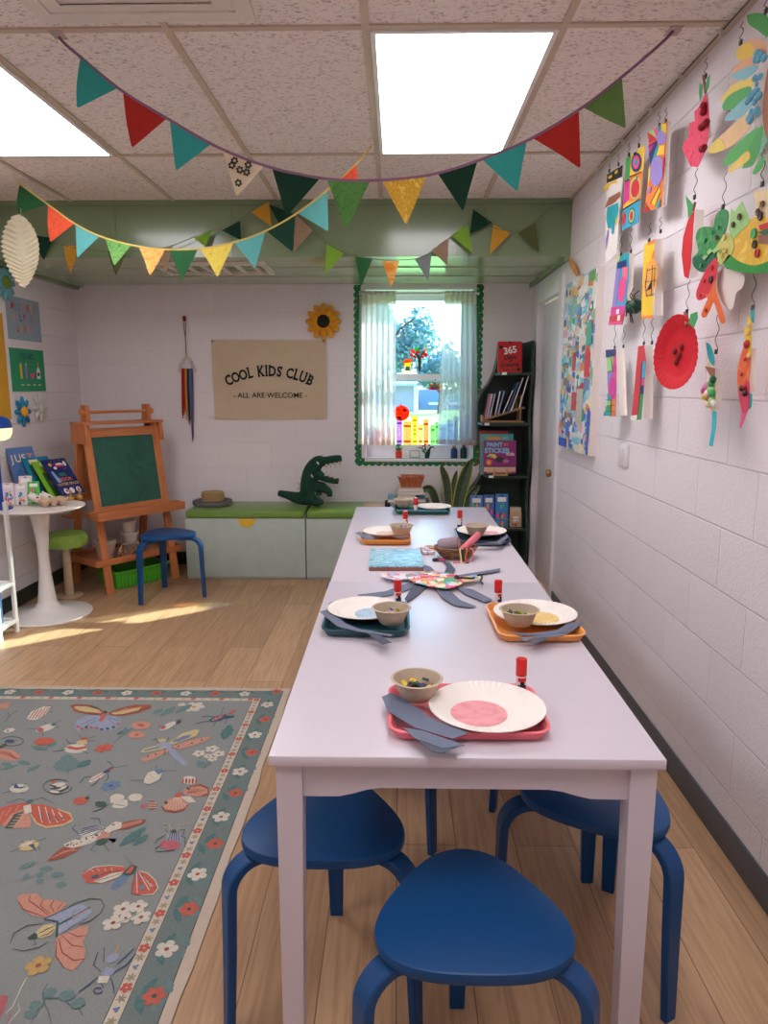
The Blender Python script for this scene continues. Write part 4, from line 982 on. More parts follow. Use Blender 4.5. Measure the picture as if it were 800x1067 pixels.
for i, (z, c1, lab) in enumerate(((.083, (226, 190, 60), 'yellow spined picture book on the bottom board of the ladder shelf'), (.308, (150, 190, 90), 'green spined picture book on the middle board of the ladder shelf'))):
    for k, (cc, l2) in enumerate(((c1, lab), ((200, 90, 70), ['red spined book behind the yellow one on the ladder shelf', 'red spined book behind the green one on the ladder shelf'][i]), ((90, 140, 190), ['blue spined book at the back of the bottom ladder shelf board', 'blue spined book at the back of the middle ladder shelf board'][i]))):
        b = thing('picture_book', l2, 'book', (-2.36, ys0+.03+k*.03, z), 0, 'books on the ladder shelf')
        c = M('cover_%02x%02x%02x' % cc, cc, .5); mb = MB(); mb.bx((-.08, -.008, 0), (.075, -.006, .18), c); mb.bx((-.08, .006, 0), (.075, .008, .18), c); mb.bx((.075, -.008, 0), (.078, .008, .18), c); mb.build('cover', b, smooth=False)
        mb = MB(); mb.bx((-.079, -.006, .002), (.074, .006, .178), M('paper_pages', (226, 216, 204), .8)); mb.build('pages', b, smooth=False)
LB = M('lamp_blue', (18, 66, 150), .3); 
LX, LY = -2.4, 4.2
t = thing('table_lamp', 'blue dome table lamp with glowing cream underside at the left edge', 'lamp', (LX, LY, TT))
zt_ = oy(5, 433, LY).z; zm = oy(5, 446, LY).z; zb = oy(5, 459, LY).z
mb = MB(); mb.lathe([(0, 0), (.06, 0), (.062, .01), (.05, .016), (.0, .018)], LB, seg=28); mb.build('base', t)
mb = MB(); mb.tube([V((0, 0, .016)), V((0, 0, zm-TT+.02))], .012, LB, 14); mb.build('stem', t)
mb = MB(); h = zt_-zm; mb.lathe([(.094, zm-TT), (.094, zm-TT+h*.25), (.085, zm-TT+h*.65), (.06, zm-TT+h*.9), (.02, zt_-TT), (0, zt_-TT)], LB, seg=40, cap=False); mb.build('lamp_shade', t)
mb = MB(); h = zm-zb; mb.lathe([(.093, zm-TT-.001), (.09, zm-TT-h*.5), (.075, zm-TT-h*.85), (.05, zb-TT), (.0, zb-TT)], emit('lamp_glow', (250, 214, 160), 1.0), seg=40, cap=False); tag(mb.build('diffuser', t), 'glowing cream diffuser')
# ---- books leaning on the tulip table
def leanbook(name, label, back_, along, wid_, L, sa, cover, deco, zb=TT+.004, th=.008):
    e = V((.38, .92, 0)).normalized(); n0 = V((.92, -.38, 0)).normalized()
    bl = oz(65, 517, .735); bl = V((bl.x, bl.y, zb)) - n0*back_ + e*along
    up = V((0, 0, 1))*math.sqrt(1-sa*sa) - n0*sa
    P = [bl, bl+e*wid_, bl+e*wid_+up*L, bl+up*L]
    n = (P[1]-P[0]).cross(P[3]-P[0]).normalized()
    t = thing(name, label, 'book', (P[0]+P[1])/2, 0, 'picture books propped on the pedestal table')
    mb = MB(); c = M('cover_%02x%02x%02x' % cover, cover, .4)
    mb.slab(P, -n*.0015, c); mb.slab([p-n*th for p in P], -n*.0015, c); mb.slab([P[0]-n*.0015, P[3]-n*.0015, P[3]-n*th, P[0]-n*th], (P[1]-P[0]).normalized()*.0015, c)
    mb.build('cover', t, world=True, smooth=False)
    pin = [P[0].lerp(P[1], .02), P[1].lerp(P[0], .02), P[2].lerp(P[3], .02), P[3].lerp(P[2], .02)]
    mb = MB(); mb.slab([p-n*.0016 for p in pin], -n*(th-.0018), M('paper_pages', (226, 216, 204), .8)); mb.build('pages', t, world=True, smooth=False)
    mb = MB(); ex = (P[1]-P[0]).normalized(); ey = n.cross(ex); w = (P[1]-P[0]).length; h = (P[3]-P[0]).length
    sk_ = ((P[3]-P[0]).dot(ex))/h
    def at(s, q, l=.0006): return P[0].lerp(P[1], s).lerp(P[3].lerp(P[2], s), q)+n*l
    deco(mb, at, ex, (P[3]-P[0]).normalized(), w, h)
    for f in mb.bm.faces:
        f.normal_update()
    mb.build('cover_print', t, world=True, smooth=False, recalc=False)
    return t, P, n
def quad(mb, at, s0, s1, q0, q1, m, l=.0006): mb.face([at(s0, q0, l), at(s1, q0, l), at(s1, q1, l), at(s0, q1, l)], m)
def blob(mb, at, s, q, rs, rq, m, l=.0009, n=10): mb.face([at(s+rs*math.cos(k*2*PI/n), q+rq*math.sin(k*2*PI/n), l) for k in range(n)], m)
pm = lambda n_, c: M('print_'+n_, c, .5)
def d_blue(mb, at, ex, ey, w, h):
    for s, ch in ((.12, 'J'), (.34, 'U'), (.56, 'S'), (.8, 'T')): mb.text(ch, h*.2, at(s, .73, .001), ex, ey, pm('cream', (236, 214, 180)) if s < .7 else pm('amber', (220, 150, 60)), off=.001)
    rr = random.Random(1)
    for k in range(12): blob(mb, at, rr.uniform(.1, .9), rr.uniform(.08, .6), .06, .04, pm(['sea', 'dusk', 'rust', 'mint'][k % 4], [(60, 110, 170), (110, 130, 190), (170, 100, 80), (110, 170, 160)][k % 4]))
def d_teal(mb, at, ex, ey, w, h):
    quad(mb, at, .12, .95, .05, .82, pm('deep', (16, 74, 82))); quad(mb, at, .2, .55, .84, .95, pm('cream', (236, 214, 180))); quad(mb, at, .2, .9, .72, .78, pm('rust', (170, 100, 80)))
    blob(mb, at, .4, .58, .06, .05, pm('amber', (220, 150, 60)))
def d_green(mb, at, ex, ey, w, h):
    for s, q in ((.3, .9), (.6, .93), (.85, .88), (.8, .75)): blob(mb, at, s, q, .08, .05, pm('pale_lime', (200, 226, 150)))
    quad(mb, at, .14, .9, .1, .7, pm('forest', (60, 110, 50))); quad(mb, at, .22, .5, .4, .5, pm('cream', (236, 214, 180)))
    blob(mb, at, .35, .75, .09, .05, pm('rust', (170, 100, 80)))
def d_space(mb, at, ex, ey, w, h):
    T_ = lambda txt, q, sz, m: mb.text(txt, sz*h, at(.53, q, .001), ex, ey, m, off=.0008)
    T_('BIG', .52, .13, pm('leaf_green', (50, 130, 90))); T_('BOOK', .385, .13, pm('orange', (224, 110, 60))); T_('OUTER SPACE', .265, .095, pm('gold', (206, 164, 84)))
    cr = pm('star_white', (230, 226, 220))
    blob(mb, at, .62, .83, .16, .05, cr); blob(mb, at, .6, .8, .2, .03, pm('red', (214, 50, 56)), .0012); blob(mb, at, .86, .85, .06, .07, cr); blob(mb, at, .25, .85, .07, .05, pm('amber', (220, 150, 60))); blob(mb, at, .38, .75, .07, .04, cr)
    mb.face([at(.12, .66, .001), at(.2, .68, .001), at(.33, .36, .001), at(.16, .36, .001)], pm('rocket', (130, 170, 210)))
    for s in (.28, .52, .8): blob(mb, at, s, .11, .1, .08, cr)
    for s in (.3, .8): blob(mb, at, s, .12, .05, .035, pm('red', (214, 50, 56)), .0012)
    rr = random.Random(2)
    for k in range(26): blob(mb, at, rr.uniform(.04, .96), rr.uniform(.04, .96), .012, .008, cr, .0008, 5)
leanbook('picture_book', 'large blue picture book furthest left and tallest on the pedestal table', 0.2, -.14, .2, .355, .3, (86, 116, 176), d_blue)
leanbook('picture_book', 'teal edged picture book between the blue and the lime green books', 0.112, -.06, .2, .31, .5, (20, 120, 150), d_teal)
leanbook('picture_book', 'lime green picture book just behind the outer space book', 0.055, -.02, .2, .30, .58, (130, 190, 56), d_green)
tb_, SPP, SPN = leanbook('picture_book', 'navy outer space picture book with stars, rightmost on the pedestal table', 0, 0, .19, .28, .6, (24, 34, 96), d_space, zb=.735)
mid = (SPP[0]+SPP[1])/2; sdir = (SPP[1]-SPP[0]).normalized(); fdir = V((SPN.x, SPN.y, 0)).normalized()
t = thing('book_stand', 'small turned wood stand holding up the outer space book', 'book stand', (mid.x, mid.y, TT+.001))
PGW = wood('golden_wood', (190, 140, 80), (220, 176, 116))
for s in (-.04, .035):
    b = mid+sdir*s; mb = MB(); c = V((b.x, b.y, TT+.001))+fdir*.012
    mb.lathe([(0, 0), (.016, 0), (.018, .012), (.012, .02), (.006, .024), (.005, .05), (.009, .056), (.006, .066), (0, .068)], PGW, c, 14); mb.build('peg', t, world=True)
    mb = MB(); mb.bar([V((b.x, b.y, TT+.018))+fdir*.016, V((b.x, b.y, TT+.018))-fdir*.05], sdir, .014, .014, PGW); mb.build('foot_rail', t, world=True)
# egg carton caterpillar and rolled figures
t = thing('egg_carton_craft', 'brown egg carton creature on the pedestal table', 'craft', (0, 0, 0))
ec = oz(55, 527, TT); t.location = (ec.x, ec.y, TT+.001); t.rotation_euler = (0, 0, .75); ROOT[t] = Matrix.Translation(t.location) @ Matrix.Rotation(.75, 4, 'Z')
CTN = M('egg_carton', (198, 166, 140), .95, bump=.6)
mb = MB()
for k in range(3):
    for s in (-1, 1): mb.lathe([(.012, 0), (.018, .004), (.026, .03), (.0, .032)], CTN, ((k-1)*.05, s*.024, 0), 14)
mb.box((0, 0, .036), (.165, .1, .012), CTN, bev=.005)
for k in range(3): mb.ball(((k-1)*.05, 0, .04), .03, CTN, 12, (1, 1.3, .55))
o = mb.build('carton', t); rm = o.modifiers.new('blend', 'REMESH'); rm.mode = 'VOXEL'; rm.voxel_size = .004
mb = MB(); mb.lathe([(.013, 0), (.014, .003), (.007, .004), (.0, .004)], CREAM, (.083, -.015, .036), 14, RY(PI/2)); mb.ball((.088, -.015, .036), .006, BLACK, 8); mb.build('eye', t)
for i, (u, v, lab) in enumerate(((39, 512, 'white rolled paper mouse, left one on the pedestal table'), (52, 509, 'white rolled paper mouse with green marks, right one behind the egg carton'))):
    c = (V((-2.225, 4.295, 0)), V((-2.165, 4.325, 0)))[i]; t = thing('paper_mouse', lab, 'craft', (c.x, c.y, TT+.001), .6)
    c2 = M('mouse_paper', (226, 216, 212), .85)
    A0, B0 = V((.035, 0, .0215)), V((-.05, -.01, .078)); ax_ = (B0-A0).normalized()
    mb = MB(); mb.tube([A0-ax_*.001, A0, A0.lerp(B0, .5), A0.lerp(B0, .85), B0, B0+ax_*.006], [.014, .02, .022, .021, .014, .004], c2, 16); mb.build('body', t)
    for s in (-1, 1):
        mb = MB(); mb.ball(B0-ax_*.016+V((0, s*.016, .016)), .009, c2, 8, (.5, 1, 1)); mb.build('ear', t)
        mb = MB(); mb.ball(B0+V((0, s*.009, .009)), .0035, BLACK, 6); mb.build('eye', t)
    mb = MB(); mb.ball(A0.lerp(B0, .5)+V((0, -.019, .008)), .008, M('mark_%d' % i, [(180, 60, 70), (60, 140, 90)][i], .7), 8, (1.4, .6, .8)); mb.build('mark', t)
# sticker packs in a wire basket
WB = M('white_wire', (220, 214, 208), .4)
bc_ = oz(22, 527, TT); bxw, bxd = .225, .085
t = thing('wire_basket', 'white wire basket of sticker packs on the pedestal table', 'basket', (bc_.x, bc_.y+.02, TT+.001), .35)
for zz in (.003, .028, .055):
    mb = MB(); mb.tube([V((x, y, zz)) for x, y in rrect(bxw, bxd, .012, 3)]+[V((bxw/2, bxd/2-.012, zz))], .0016, WB, 5); mb.build('hoop', t)
for k in range(9):
    x = -bxw/2+.01+k*(bxw-.02)/8
    mb = MB(); mb.tube([V((x, -bxd/2, .055)), V((x, -bxd/2, .003)), V((x, bxd/2, .003)), V((x, bxd/2, .055))], .0012, WB, 5); mb.build('wire', t)
def pack(label, base, rz, w, h, lean_, c, accent, grp, base_z):
    t = thing('sticker_pack', label, 'sticker pack', (base[0], base[1], base_z), rz, grp)
    mb = MB(); rt = RX(-lean_)
    P = lambda x, y, z: rt @ V((x, y, z))
    mb.slab([P(-w/2, 0, 0), P(w/2, 0, 0), P(w/2, 0, h), P(-w/2, 0, h)], rt @ V((0, .004, 0)), M('pack_%02x%02x%02x' % c, c, .35)); mb.build('card', t, smooth=False)
    mb = MB(); q = lambda x0, x1, z0, z1, m, l=.0006: mb.face([P(x0*w, -l, z0*h), P(x1*w, -l, z0*h), P(x1*w, -l, z1*h), P(x0*w, -l, z1*h)], m)
    rr = random.Random(label)
    q(-.34, .34, .76, .9, pm('pack_title', (240, 236, 230)));
    for k in range(9):
        cx, cz = rr.uniform(-.32, .32), rr.uniform(.08, .66); r = rr.uniform(.07, .14)
        mb.face([P((cx+r*math.cos(a))*w, -.0008-.0002*k, (cz+r*.8*math.sin(a))*h) for a in (2*PI*j/9 for j in range(9))], pm('pk%d' % (k % 5), accent[k % len(accent)]) if False else M('pk_%02x%02x%02x' % accent[k % len(accent)], accent[k % len(accent)], .4))
    q(-.1, .1, .93, .96, pm('slot', (60, 60, 60)))
    mb.build('print', t, smooth=False, recalc=False); return t
AC1 = [(214, 70, 130), (90, 70, 130), (60, 150, 200), (230, 160, 60), (60, 60, 80)]; AC2 = [(60, 190, 90), (230, 80, 110), (240, 200, 70), (220, 90, 60), (40, 150, 150)]
bz = .36
for i, (dx, dy, c, ac, lab, w) in enumerate(((-.076, -.012, (226, 214, 220), AC1, 'white and pink sticker pack at the front left of the wire basket', .07), (-.002, -.02, (224, 216, 220), AC1, 'white sticker pack with purple print, middle of the wire basket', .068), (.07, -.014, (80, 196, 90), AC2, 'green sticker pack at the right of the wire basket', .066), (.02, .018, (220, 208, 208), AC2, 'tall white sticker pack leaning behind the others in the wire basket', .075))):
    ca, sa = math.cos(.35), math.sin(.35)
    pack(lab, (t.location.x+dx*ca-dy*sa, t.location.y+dx*sa+dy*ca), .35, w, [.138, .132, .142, .175][i], .14 if i < 3 else .2, c, ac, 'sticker packs on the pedestal table', TT+.0065)
pk = oz(3, 507, TT)
b = thing('photo_frame', 'pink edged frame standing at the left edge of the pedestal table', 'frame', (pk.x-.03, 4.16, TT+.001), .3)
mb = MB(); mb.box((0, .012, .075), (.12, .01, .15), M('hot_pink', (226, 110, 190), .4), RX(-.15), bev=.003); mb.build('frame', b)
mb = MB(); mb.box((0, .006, .075), (.095, .002, .12), M('frame_print', (130, 110, 170), .4, var=.3), RX(-.15)); mb.build('picture', b)
# ================================================================ dark bookcase in the back right corner
BK = M('bookcase_green', (44, 62, 52), .4, var=.1); BKI = BK
yB0, yB1 = 5.27, 5.585
t = thing('bookcase', 'tall dark green bookcase with a wavy edge in the corner beside the door', 'bookcase', (.78, 5.43, 0))
wave = [(522, 345), (518.7, 356), (517, 373), (513.6, 386.6), (508, 399), (500, 409), (496, 418), (495.3, 441), (497, 458), (500.5, 472), (501, 488), (497, 498), (490, 508), (485, 518), (481.5, 535), (483, 553), (489, 570), (494, 590)]
zx = [oy(u, v, yB1-.015) for u, v in wave]; zx = [(p.z, p.x) for p in zx]
zx = [(1.76, zx[1][1])]+[q for q in zx if .06 < q[0] < 1.74]+[(0, zx[-1][1])]
def wx(z):
    for (za, xa), (zb, xb) in zip(zx, zx[1:]):
        if zb <= z <= za: return xb+(xa-xb)*(z-zb)/max(1e-6, za-zb)
    return zx[-1][1]
XR1 = .965
sm_ = [(z, wx(z)) for z in [1.76*k/60 for k in range(61)]]
mb = MB(); mb.slab([V((x, yB1, z)) for z, x in sm_]+[V((XR1, yB1, 1.76)), V((XR1, yB1, 0))], (0, .018, 0), BK); mb.build('back_panel', t, world=True, smooth=False)
fy = lambda z: yB0+.035-.04*math.cos((z-.3)*2*PI/.62)*(1 if z < 1.6 else .5)
mb = MB(); mb.slab([V((XR1, fy(z), z)) for z in [1.76*k/60 for k in range(61)]]+[V((XR1, yB1+.018, 1.76)), V((XR1, yB1+.018, 0))], (.02, 0, 0), BK); mb.build('side_panel', t, world=True, smooth=False)
# left upright follows the wave as a bent board
rows = []
for z, x in sm_: rows.append([V((x, yB1-.0005, z)), V((x+.014, yB1-.0005, z)), V((x+.014, yB1-.12, z)), V((x, yB1-.12, z))])
mb = MB(); vs = mb.grid(rows, BK, close_u=True); mb.bm.faces.new(vs[0]); mb.bm.faces.new(vs[-1]); mb.build('side_panel', t, world=True)
SZs = [1.532, 1.165, .775, .372, .05]
for z in SZs:
    x0 = wx(z)+.004
    mb = MB(); mb.slab([V((x0, yB1, z)), V((x0, yB1-.13, z)), V((x0+.02, yB0+.03, z)), V((x0+.06, yB0+.02, z)), V((XR1, yB0+.02, z)), V((XR1, yB1, z))], (0, 0, -.018), BK); sb = mb.build('shelf_board', t, world=True, smooth=False)
    if z > .7:
        mb = MB(); mb.box((x0+.05, yB0+.022, z-.007), (.035, .006, .018), WHITE); tag(mb.build('label_clip', sb, world=True, smooth=False), 'white label clip')
pk5 = lambda u, v, y: oy(u, v, y)
def facing(name, label, cat, px, y, z0, th, col, deco=None, lean_=.12, grp=None, mats=None):
    """book standing upright facing the room; px = (u0, u1, vtop)"""
    u0, u1, vt = px; a = oy(u0, 450, y).x; b = oy(u1, 450, y).x; h = (oy((u0+u1)/2, vt, y).z-z0)
    t = thing(name, label, cat, ((a+b)/2, y, z0), 0, grp); w = (b-a)/2; rt = RX(-lean_)
    P = lambda x, yy, z: rt @ V((x, yy, z))
    c = M('cover_%02x%02x%02x' % col, col, .35)
    mb = MB(); R3 = rt
    for yy in (0, th-.002): mb.slab([P(-w, yy, 0), P(w, yy, 0), P(w, yy, h), P(-w, yy, h)], R3 @ V((0, .002, 0)), c)
    mb.slab([P(-w, .002, 0), P(-w, th-.002, 0), P(-w, th-.002, h), P(-w, .002, h)], (.002, 0, 0), c); mb.build('cover', t, smooth=False)
    mb = MB(); mb.slab([P(-w+.002, .002, .002), P(w-.002, .002, .002), P(w-.002, .002, h-.002), P(-w+.002, .002, h-.002)], R3 @ V((0, th-.004, 0)), M('paper_pages', (226, 216, 204), .8)); mb.build('pages', t, smooth=False)
    if deco:
        mb = MB()
        def at(s, q, l=.0008): return P(-w+2*w*s, -l, h*q)
        deco(mb, at, V((1, 0, 0)), R3 @ V((0, 0, 1)), 2*w, h); mb.build('cover_print', t, smooth=False, recalc=False)
    return t
def d_365(mb, at, ex, ey, w, h):
    wt = pm('star_white', (230, 226, 220)); bk = pm('black', (34, 24, 24))
    mb.text('365', h*.3, at(.53, .62, .001), (ex+ey*.18), (ey-ex*.18), wt, off=.0022, xs=.95)
    mb.text('Days', h*.2, at(.52, .43, .001), (ex+ey*.12), (ey-ex*.12), bk, off=.0016); mb.text('of', h*.1, at(.5, .335, .001), ex, ey, bk, off=.001); mb.text('Drawing', h*.17, at(.5, .2, .001), (ex+ey*.1), (ey-ex*.1), bk, off=.0014)
    blob(mb, at, .12, .82, .08, .06, bk); blob(mb, at, .86, .1, .08, .05, bk); blob(mb, at, .5, .97, .06, .03, bk); quad(mb, at, .24, .74, .08, .12, pm('dull_red', (160, 40, 44)))
facing('picture_book', 'red drawing book with white numerals on the top shelf of the dark bookcase', 'book', (517, 541.5, 355), 5.36, 1.5325, .018, (206, 30, 38), d_365, .16)
# wooden wedge rack with leaning books on the second shelf
zs = 1.1655
RWD = wood('rack_wood', (150, 108, 70), (190, 146, 100), .5)
yk2 = 5.40; q2 = lambda a, b: oy(490+a/8.886, 345+b/8.886, yk2)
A_, B__ = q2(110, 830), q2(488, 705)
t = thing('book_rack', 'sloping wooden book rack on the second shelf of the dark bookcase', 'rack', (.77, yk2, zs))
for dy in (-.06, .06):
    mb = MB(); mb.bar([V((A_.x, yk2+dy, zs+.008)), V((B__.x, yk2+dy, zs+.008))], (0, 1, 0), .014, .012, RWD); mb.build('base_rail', t, world=True)
    mb = MB(); mb.bar([V((A_.x, yk2+dy, zs+.02)), V((B__.x, yk2+dy, B__.z))], (0, 1, 0), .014, .012, RWD); mb.build('slope_rail', t, world=True)
    mb = MB(); mb.bar([V((B__.x-.03, yk2+dy, zs+.014)), V((B__.x-.03, yk2+dy, B__.z+.09))], (0, 1, 0), .014, .01, RWD); mb.build('upright', t, world=True)
    for k in range(1, 5):
        x = A_.x+(B__.x-A_.x)*k/5; zz = zs+.02+(B__.z-zs-.02)*k/5; mb = MB(); mb.bar([V((x, yk2+dy, zz)), V((x, yk2+dy, zz+.06))], (0, 1, 0), .008, .006, RWD); mb.build('divider_rod', t, world=True)
mb = MB(); mb.bar([V((A_.x-.004, yk2-.07, zs+.03)), V((A_.x-.004, yk2+.07, zs+.03))], (0, 0, 1), .05, .01, RWD); mb.build('end_stop', t, world=True)
rb = [((118, 806), (165, 580), (226, 110, 140), 'pink'), ((138, 800), (186, 580), (226, 220, 224), 'white'), ((160, 794), (212, 578), (180, 186, 206), 'pale grey'), ((210, 782), (258, 556), (222, 212, 216), 'white'), ((236, 776), (296, 552), (150, 170, 214), 'pale blue'), ((284, 760), (374, 545), (214, 204, 216), 'white'), ((326, 748), (426, 474), (70, 90, 140), 'dark blue'), ((356, 738), (468, 432), (226, 216, 210), 'tall white'), ((430, 712), (520, 402), (228, 218, 212), 'tallest white')]
for i, (b, tp, c, nm) in enumerate(rb):
    P0, P1 = q2(*b), q2(*tp); zl = zs+.0275+(B__.z-zs-.02)*(P0.x-A_.x)/(B__.x-A_.x)
    P0 = V((P0.x, 0, max(P0.z, zl+.003))); up = V((P1.x-P0.x, 0, P1.z-P0.z)); sd2 = V((up.z, 0, -up.x)).normalized()
    lab = ['pink spined thin book at the left end of the wooden rack', 'white thin book second from the left in the rack', 'pale grey thin book third from the left in the rack', 'white thin book fourth from the left in the rack, after the first gap', 'pale blue thin book near the middle of the rack', 'white thin book leaning over right of the middle of the rack', 'dark blue thin book behind the tall white ones in the rack', 'tall white book second from the right in the rack', 'tallest white book at the right end of the rack'][i]
    t = thing('thin_book', lab, 'book', (P0.x, yk2, P0.z), 0, 'thin books leaning in the wooden rack')
    mb = MB(); mb.slab([P0+V((0, yk2-.075, 0)), P0+up+V((0, yk2-.075, 0)), P0+up+sd2*.0085+V((0, yk2-.075, 0)), P0+sd2*.0085+V((0, yk2-.075, 0))], (0, .004, 0), M('cover_%02x%02x%02x' % c, c, .4)); mb.build('spine', t, world=True, smooth=False)
    bc2 = [(34, 34, 40), (210, 200, 204), (40, 44, 60), (30, 32, 38), (50, 60, 110), (28, 30, 36), (60, 80, 130), (34, 36, 42), (40, 40, 44)][i]
    mb = MB(); mb.slab([P0+V((0, yk2-.071, 0)), P0+up+V((0, yk2-.071, 0)), P0+up+sd2*.0085+V((0, yk2-.071, 0)), P0+sd2*.0085+V((0, yk2-.071, 0))], (0, .14, 0), M('cover_%02x%02x%02x' % bc2, bc2, .4)); mb.build('cover', t, world=True, smooth=False)
# sticker books on the third shelf
zs = .7755
def d_pbs(mb, at, ex, ey, w, h):
    cy = pm('sky_title', (110, 200, 224)); og = pm('orange', (224, 110, 60)); wt = pm('star_white', (230, 226, 220))
    mb.text('PAINT', h*.17, at(.34, .82, .001), ex, ey, cy, off=.0016); mb.text('BY', h*.13, at(.69, .83, .001), ex, ey, og, off=.001); mb.text('STICKER', h*.2, at(.42, .63, .001), ex, ey, cy, off=.0018)
    mb.text('Kids', h*.14, at(.82, .55, .001), ex, ey, wt, off=.0008)
    yl = pm('toucan_yellow', (226, 196, 70)); bl = pm('toucan_dark', (52, 48, 62))
    mb.face([at(.1, .52, .001), at(.2, .6, .001), at(.36, .58, .001), at(.42, .5, .001), at(.34, .46, .001), at(.24, .5, .001)], yl); mb.face([at(.1, .52, .0013), at(.2, .56, .0013), at(.3, .52, .0013), at(.2, .5, .0013)], pm('beak', (120, 190, 110)))
    blob(mb, at, .5, .42, .13, .1, bl, .0012); blob(mb, at, .68, .38, .1, .05, pm('feather_grey', (150, 130, 150)), .0012); blob(mb, at, .61, .37, .035, .05, pm('red', (214, 50, 56)), .0016)
    blob(mb, at, .17, .34, .09, .1, og, .0012); blob(mb, at, .17, .34, .04, .045, yl, .0015)
    quad(mb, at, .02, .98, .06, .2, pm('branch_pink', (216, 170, 150))); quad(mb, at, .1, .84, .03, .07, pm('gold', (206, 164, 84)), .0012); quad(mb, at, .04, .96, .2, .24, pm('shadow_plum', (90, 40, 90)), .0009)
def d_pb2(mb, at, ex, ey, w, h): quad(mb, at, .18, .62, .86, .93, pm('amber', (220, 150, 60))); quad(mb, at, .66, .84, .87, .93, pm('pale_blue', (130, 170, 190))); quad(mb, at, .12, .95, .5, .82, pm('night_blue', (30, 40, 100)))
facing('sticker_book', 'purple sticker painting book with toucan, frontmost on the bookcase stand', 'book', (504.5, 539, 459), 5.315, zs+.012, .012, (140, 40, 110), d_pbs, .16, 'sticker books on the bookcase stand')
facing('sticker_book', 'teal sticker book just behind the purple toucan one', 'book', (501.5, 536, 452), 5.345, zs+.002, .012, (70, 160, 150), d_pb2, .16, 'sticker books on the bookcase stand')
facing('sticker_book', 'red sticker book peeking out behind the teal one', 'book', (500.3, 531, 449), 5.372, zs+.002, .012, (178, 44, 50), None, .16, 'sticker books on the bookcase stand')
facing('sticker_book', 'dark blue sticker book furthest back on the bookcase stand', 'book', (503.5, 536, 447.5), 5.4, zs+.002, .012, (36, 62, 82), None, .16, 'sticker books on the bookcase stand')
t = thing('book_stand', 'small wooden easel stand under the purple sticker book', 'book stand', (oy(521, 480, 5.3).x, 5.3, zs))
for u in (515, 528):
    x = oy(u, 480, 5.3).x
    mb = MB(); mb.lathe([(0, 0), (.011, 0), (.012, .01), (.006, .014), (.005, .04), (.008, .046), (0, .052)], PGW, (x, 5.296, zs), 12); mb.build('peg', t, world=True)
mb = MB(); mb.bx((oy(514, 480, 5.3).x, 5.292, zs), (oy(529, 480, 5.3).x, 5.304, zs+.009), PGW); mb.build('cross_rail', t, world=True)
# packs in a wire basket on the fourth shelf
zs = .3725
x0, x1 = oy(489, 530, 5.32).x, oy(545, 530, 5.32).x
t = thing('wire_basket', 'wire basket of craft packs on the lower shelf of the dark bookcase', 'basket', ((x0+x1)/2, 5.36, zs))
GW = M('grey_wire', (150, 140, 130), .4, metal=.5)
for zz in (.004, .04, .075):
    mb = MB(); hw, hd = (x1-x0)/2, .07; mb.tube([V((x, y, zz)) for x, y in rrect(2*hw, 2*hd, .015, 3)]+[V((hw, hd-.015, zz))], .002, GW, 5); mb.build('hoop', t)
for k in range(12):
    x = -hw+.015+k*(2*hw-.03)/11; mb = MB(); mb.tube([V((x, -hd, .075)), V((x, -hd, .004)), V((x, hd, .004)), V((x, hd, .075))], .0014, GW, 5); mb.build('wire', t)
mb = MB(); mb.tube([V((hw-.1, hd, .075)), V((hw-.1, hd, .15)), V((hw-.02, hd, .15)), V((hw-.02, hd, .075))], .002, GW, 5); mb.build('handle', t)
AC3 = [(60, 190, 200), (226, 80, 150), (240, 170, 60), (70, 60, 110), (230, 90, 90), (90, 190, 110)]
for u0, u1, vt, dy, c, lab in ((490, 503, 516.5, .04, (96, 130, 196), 'blue craft pack at the left end of the lower bookcase basket'), (504, 515, 516, .02, (70, 110, 180), 'blue craft pack second from the left in the lower bookcase basket'), (516.5, 529.5, 515, .0, (66, 130, 196), 'bright blue craft pack with pink and teal print, third in the lower bookcase basket')):
    y = 5.325+dy; a, b = oy(u0, 530, y).x, oy(u1, 530, y).x
    pack(lab, ((a+b)/2, y), 0, b-a, oy(510, vt, y).z-zs-.006, .12, c, AC3, 'craft packs in the bookcase basket', zs+.0065)
y = 5.33; a, b = oy(531.5, 530, y).x, oy(544, 530, y).x
for i, (h, c, dy, lab) in enumerate(((.145, (216, 196, 176), .03, 'plain cream card pack behind in the lower bookcase basket'), (.115, (206, 170, 130), -.0, 'tan card pack with white label at the right end of the lower bookcase basket'))):
    t = thing('card_pack', lab, 'card pack', ((a+b)/2, y+dy, zs+.0065), 0, 'card packs in the bookcase basket'); w = (b-a)/2-.004
    mb = MB(); mb.box((0, .006, h/2), (2*w, .01, h), M('cover_%02x%02x%02x' % c, c, .7)); mb.build('card', t, smooth=False)
    if i:
        mb = MB(); mb.face([V((-w*.5, -.0005, h*.35)), V((w*.5, -.0005, h*.35)), V((w*.5, -.0005, h*.7)), V((-w*.5, -.0005, h*.7))], WHITE)
        for k, cc in enumerate(((200, 60, 60), (60, 90, 160), (220, 170, 60))): mb.face([V((-w*.7+k*w*.5, -.0005, h*.05)), V((-w*.35+k*w*.5, -.0005, h*.05)), V((-w*.35+k*w*.5, -.0005, h*.22)), V((-w*.7+k*w*.5, -.0005, h*.22))], M('cp_%d' % k, cc, .6))
        mb.build('print', t, smooth=False, recalc=False)
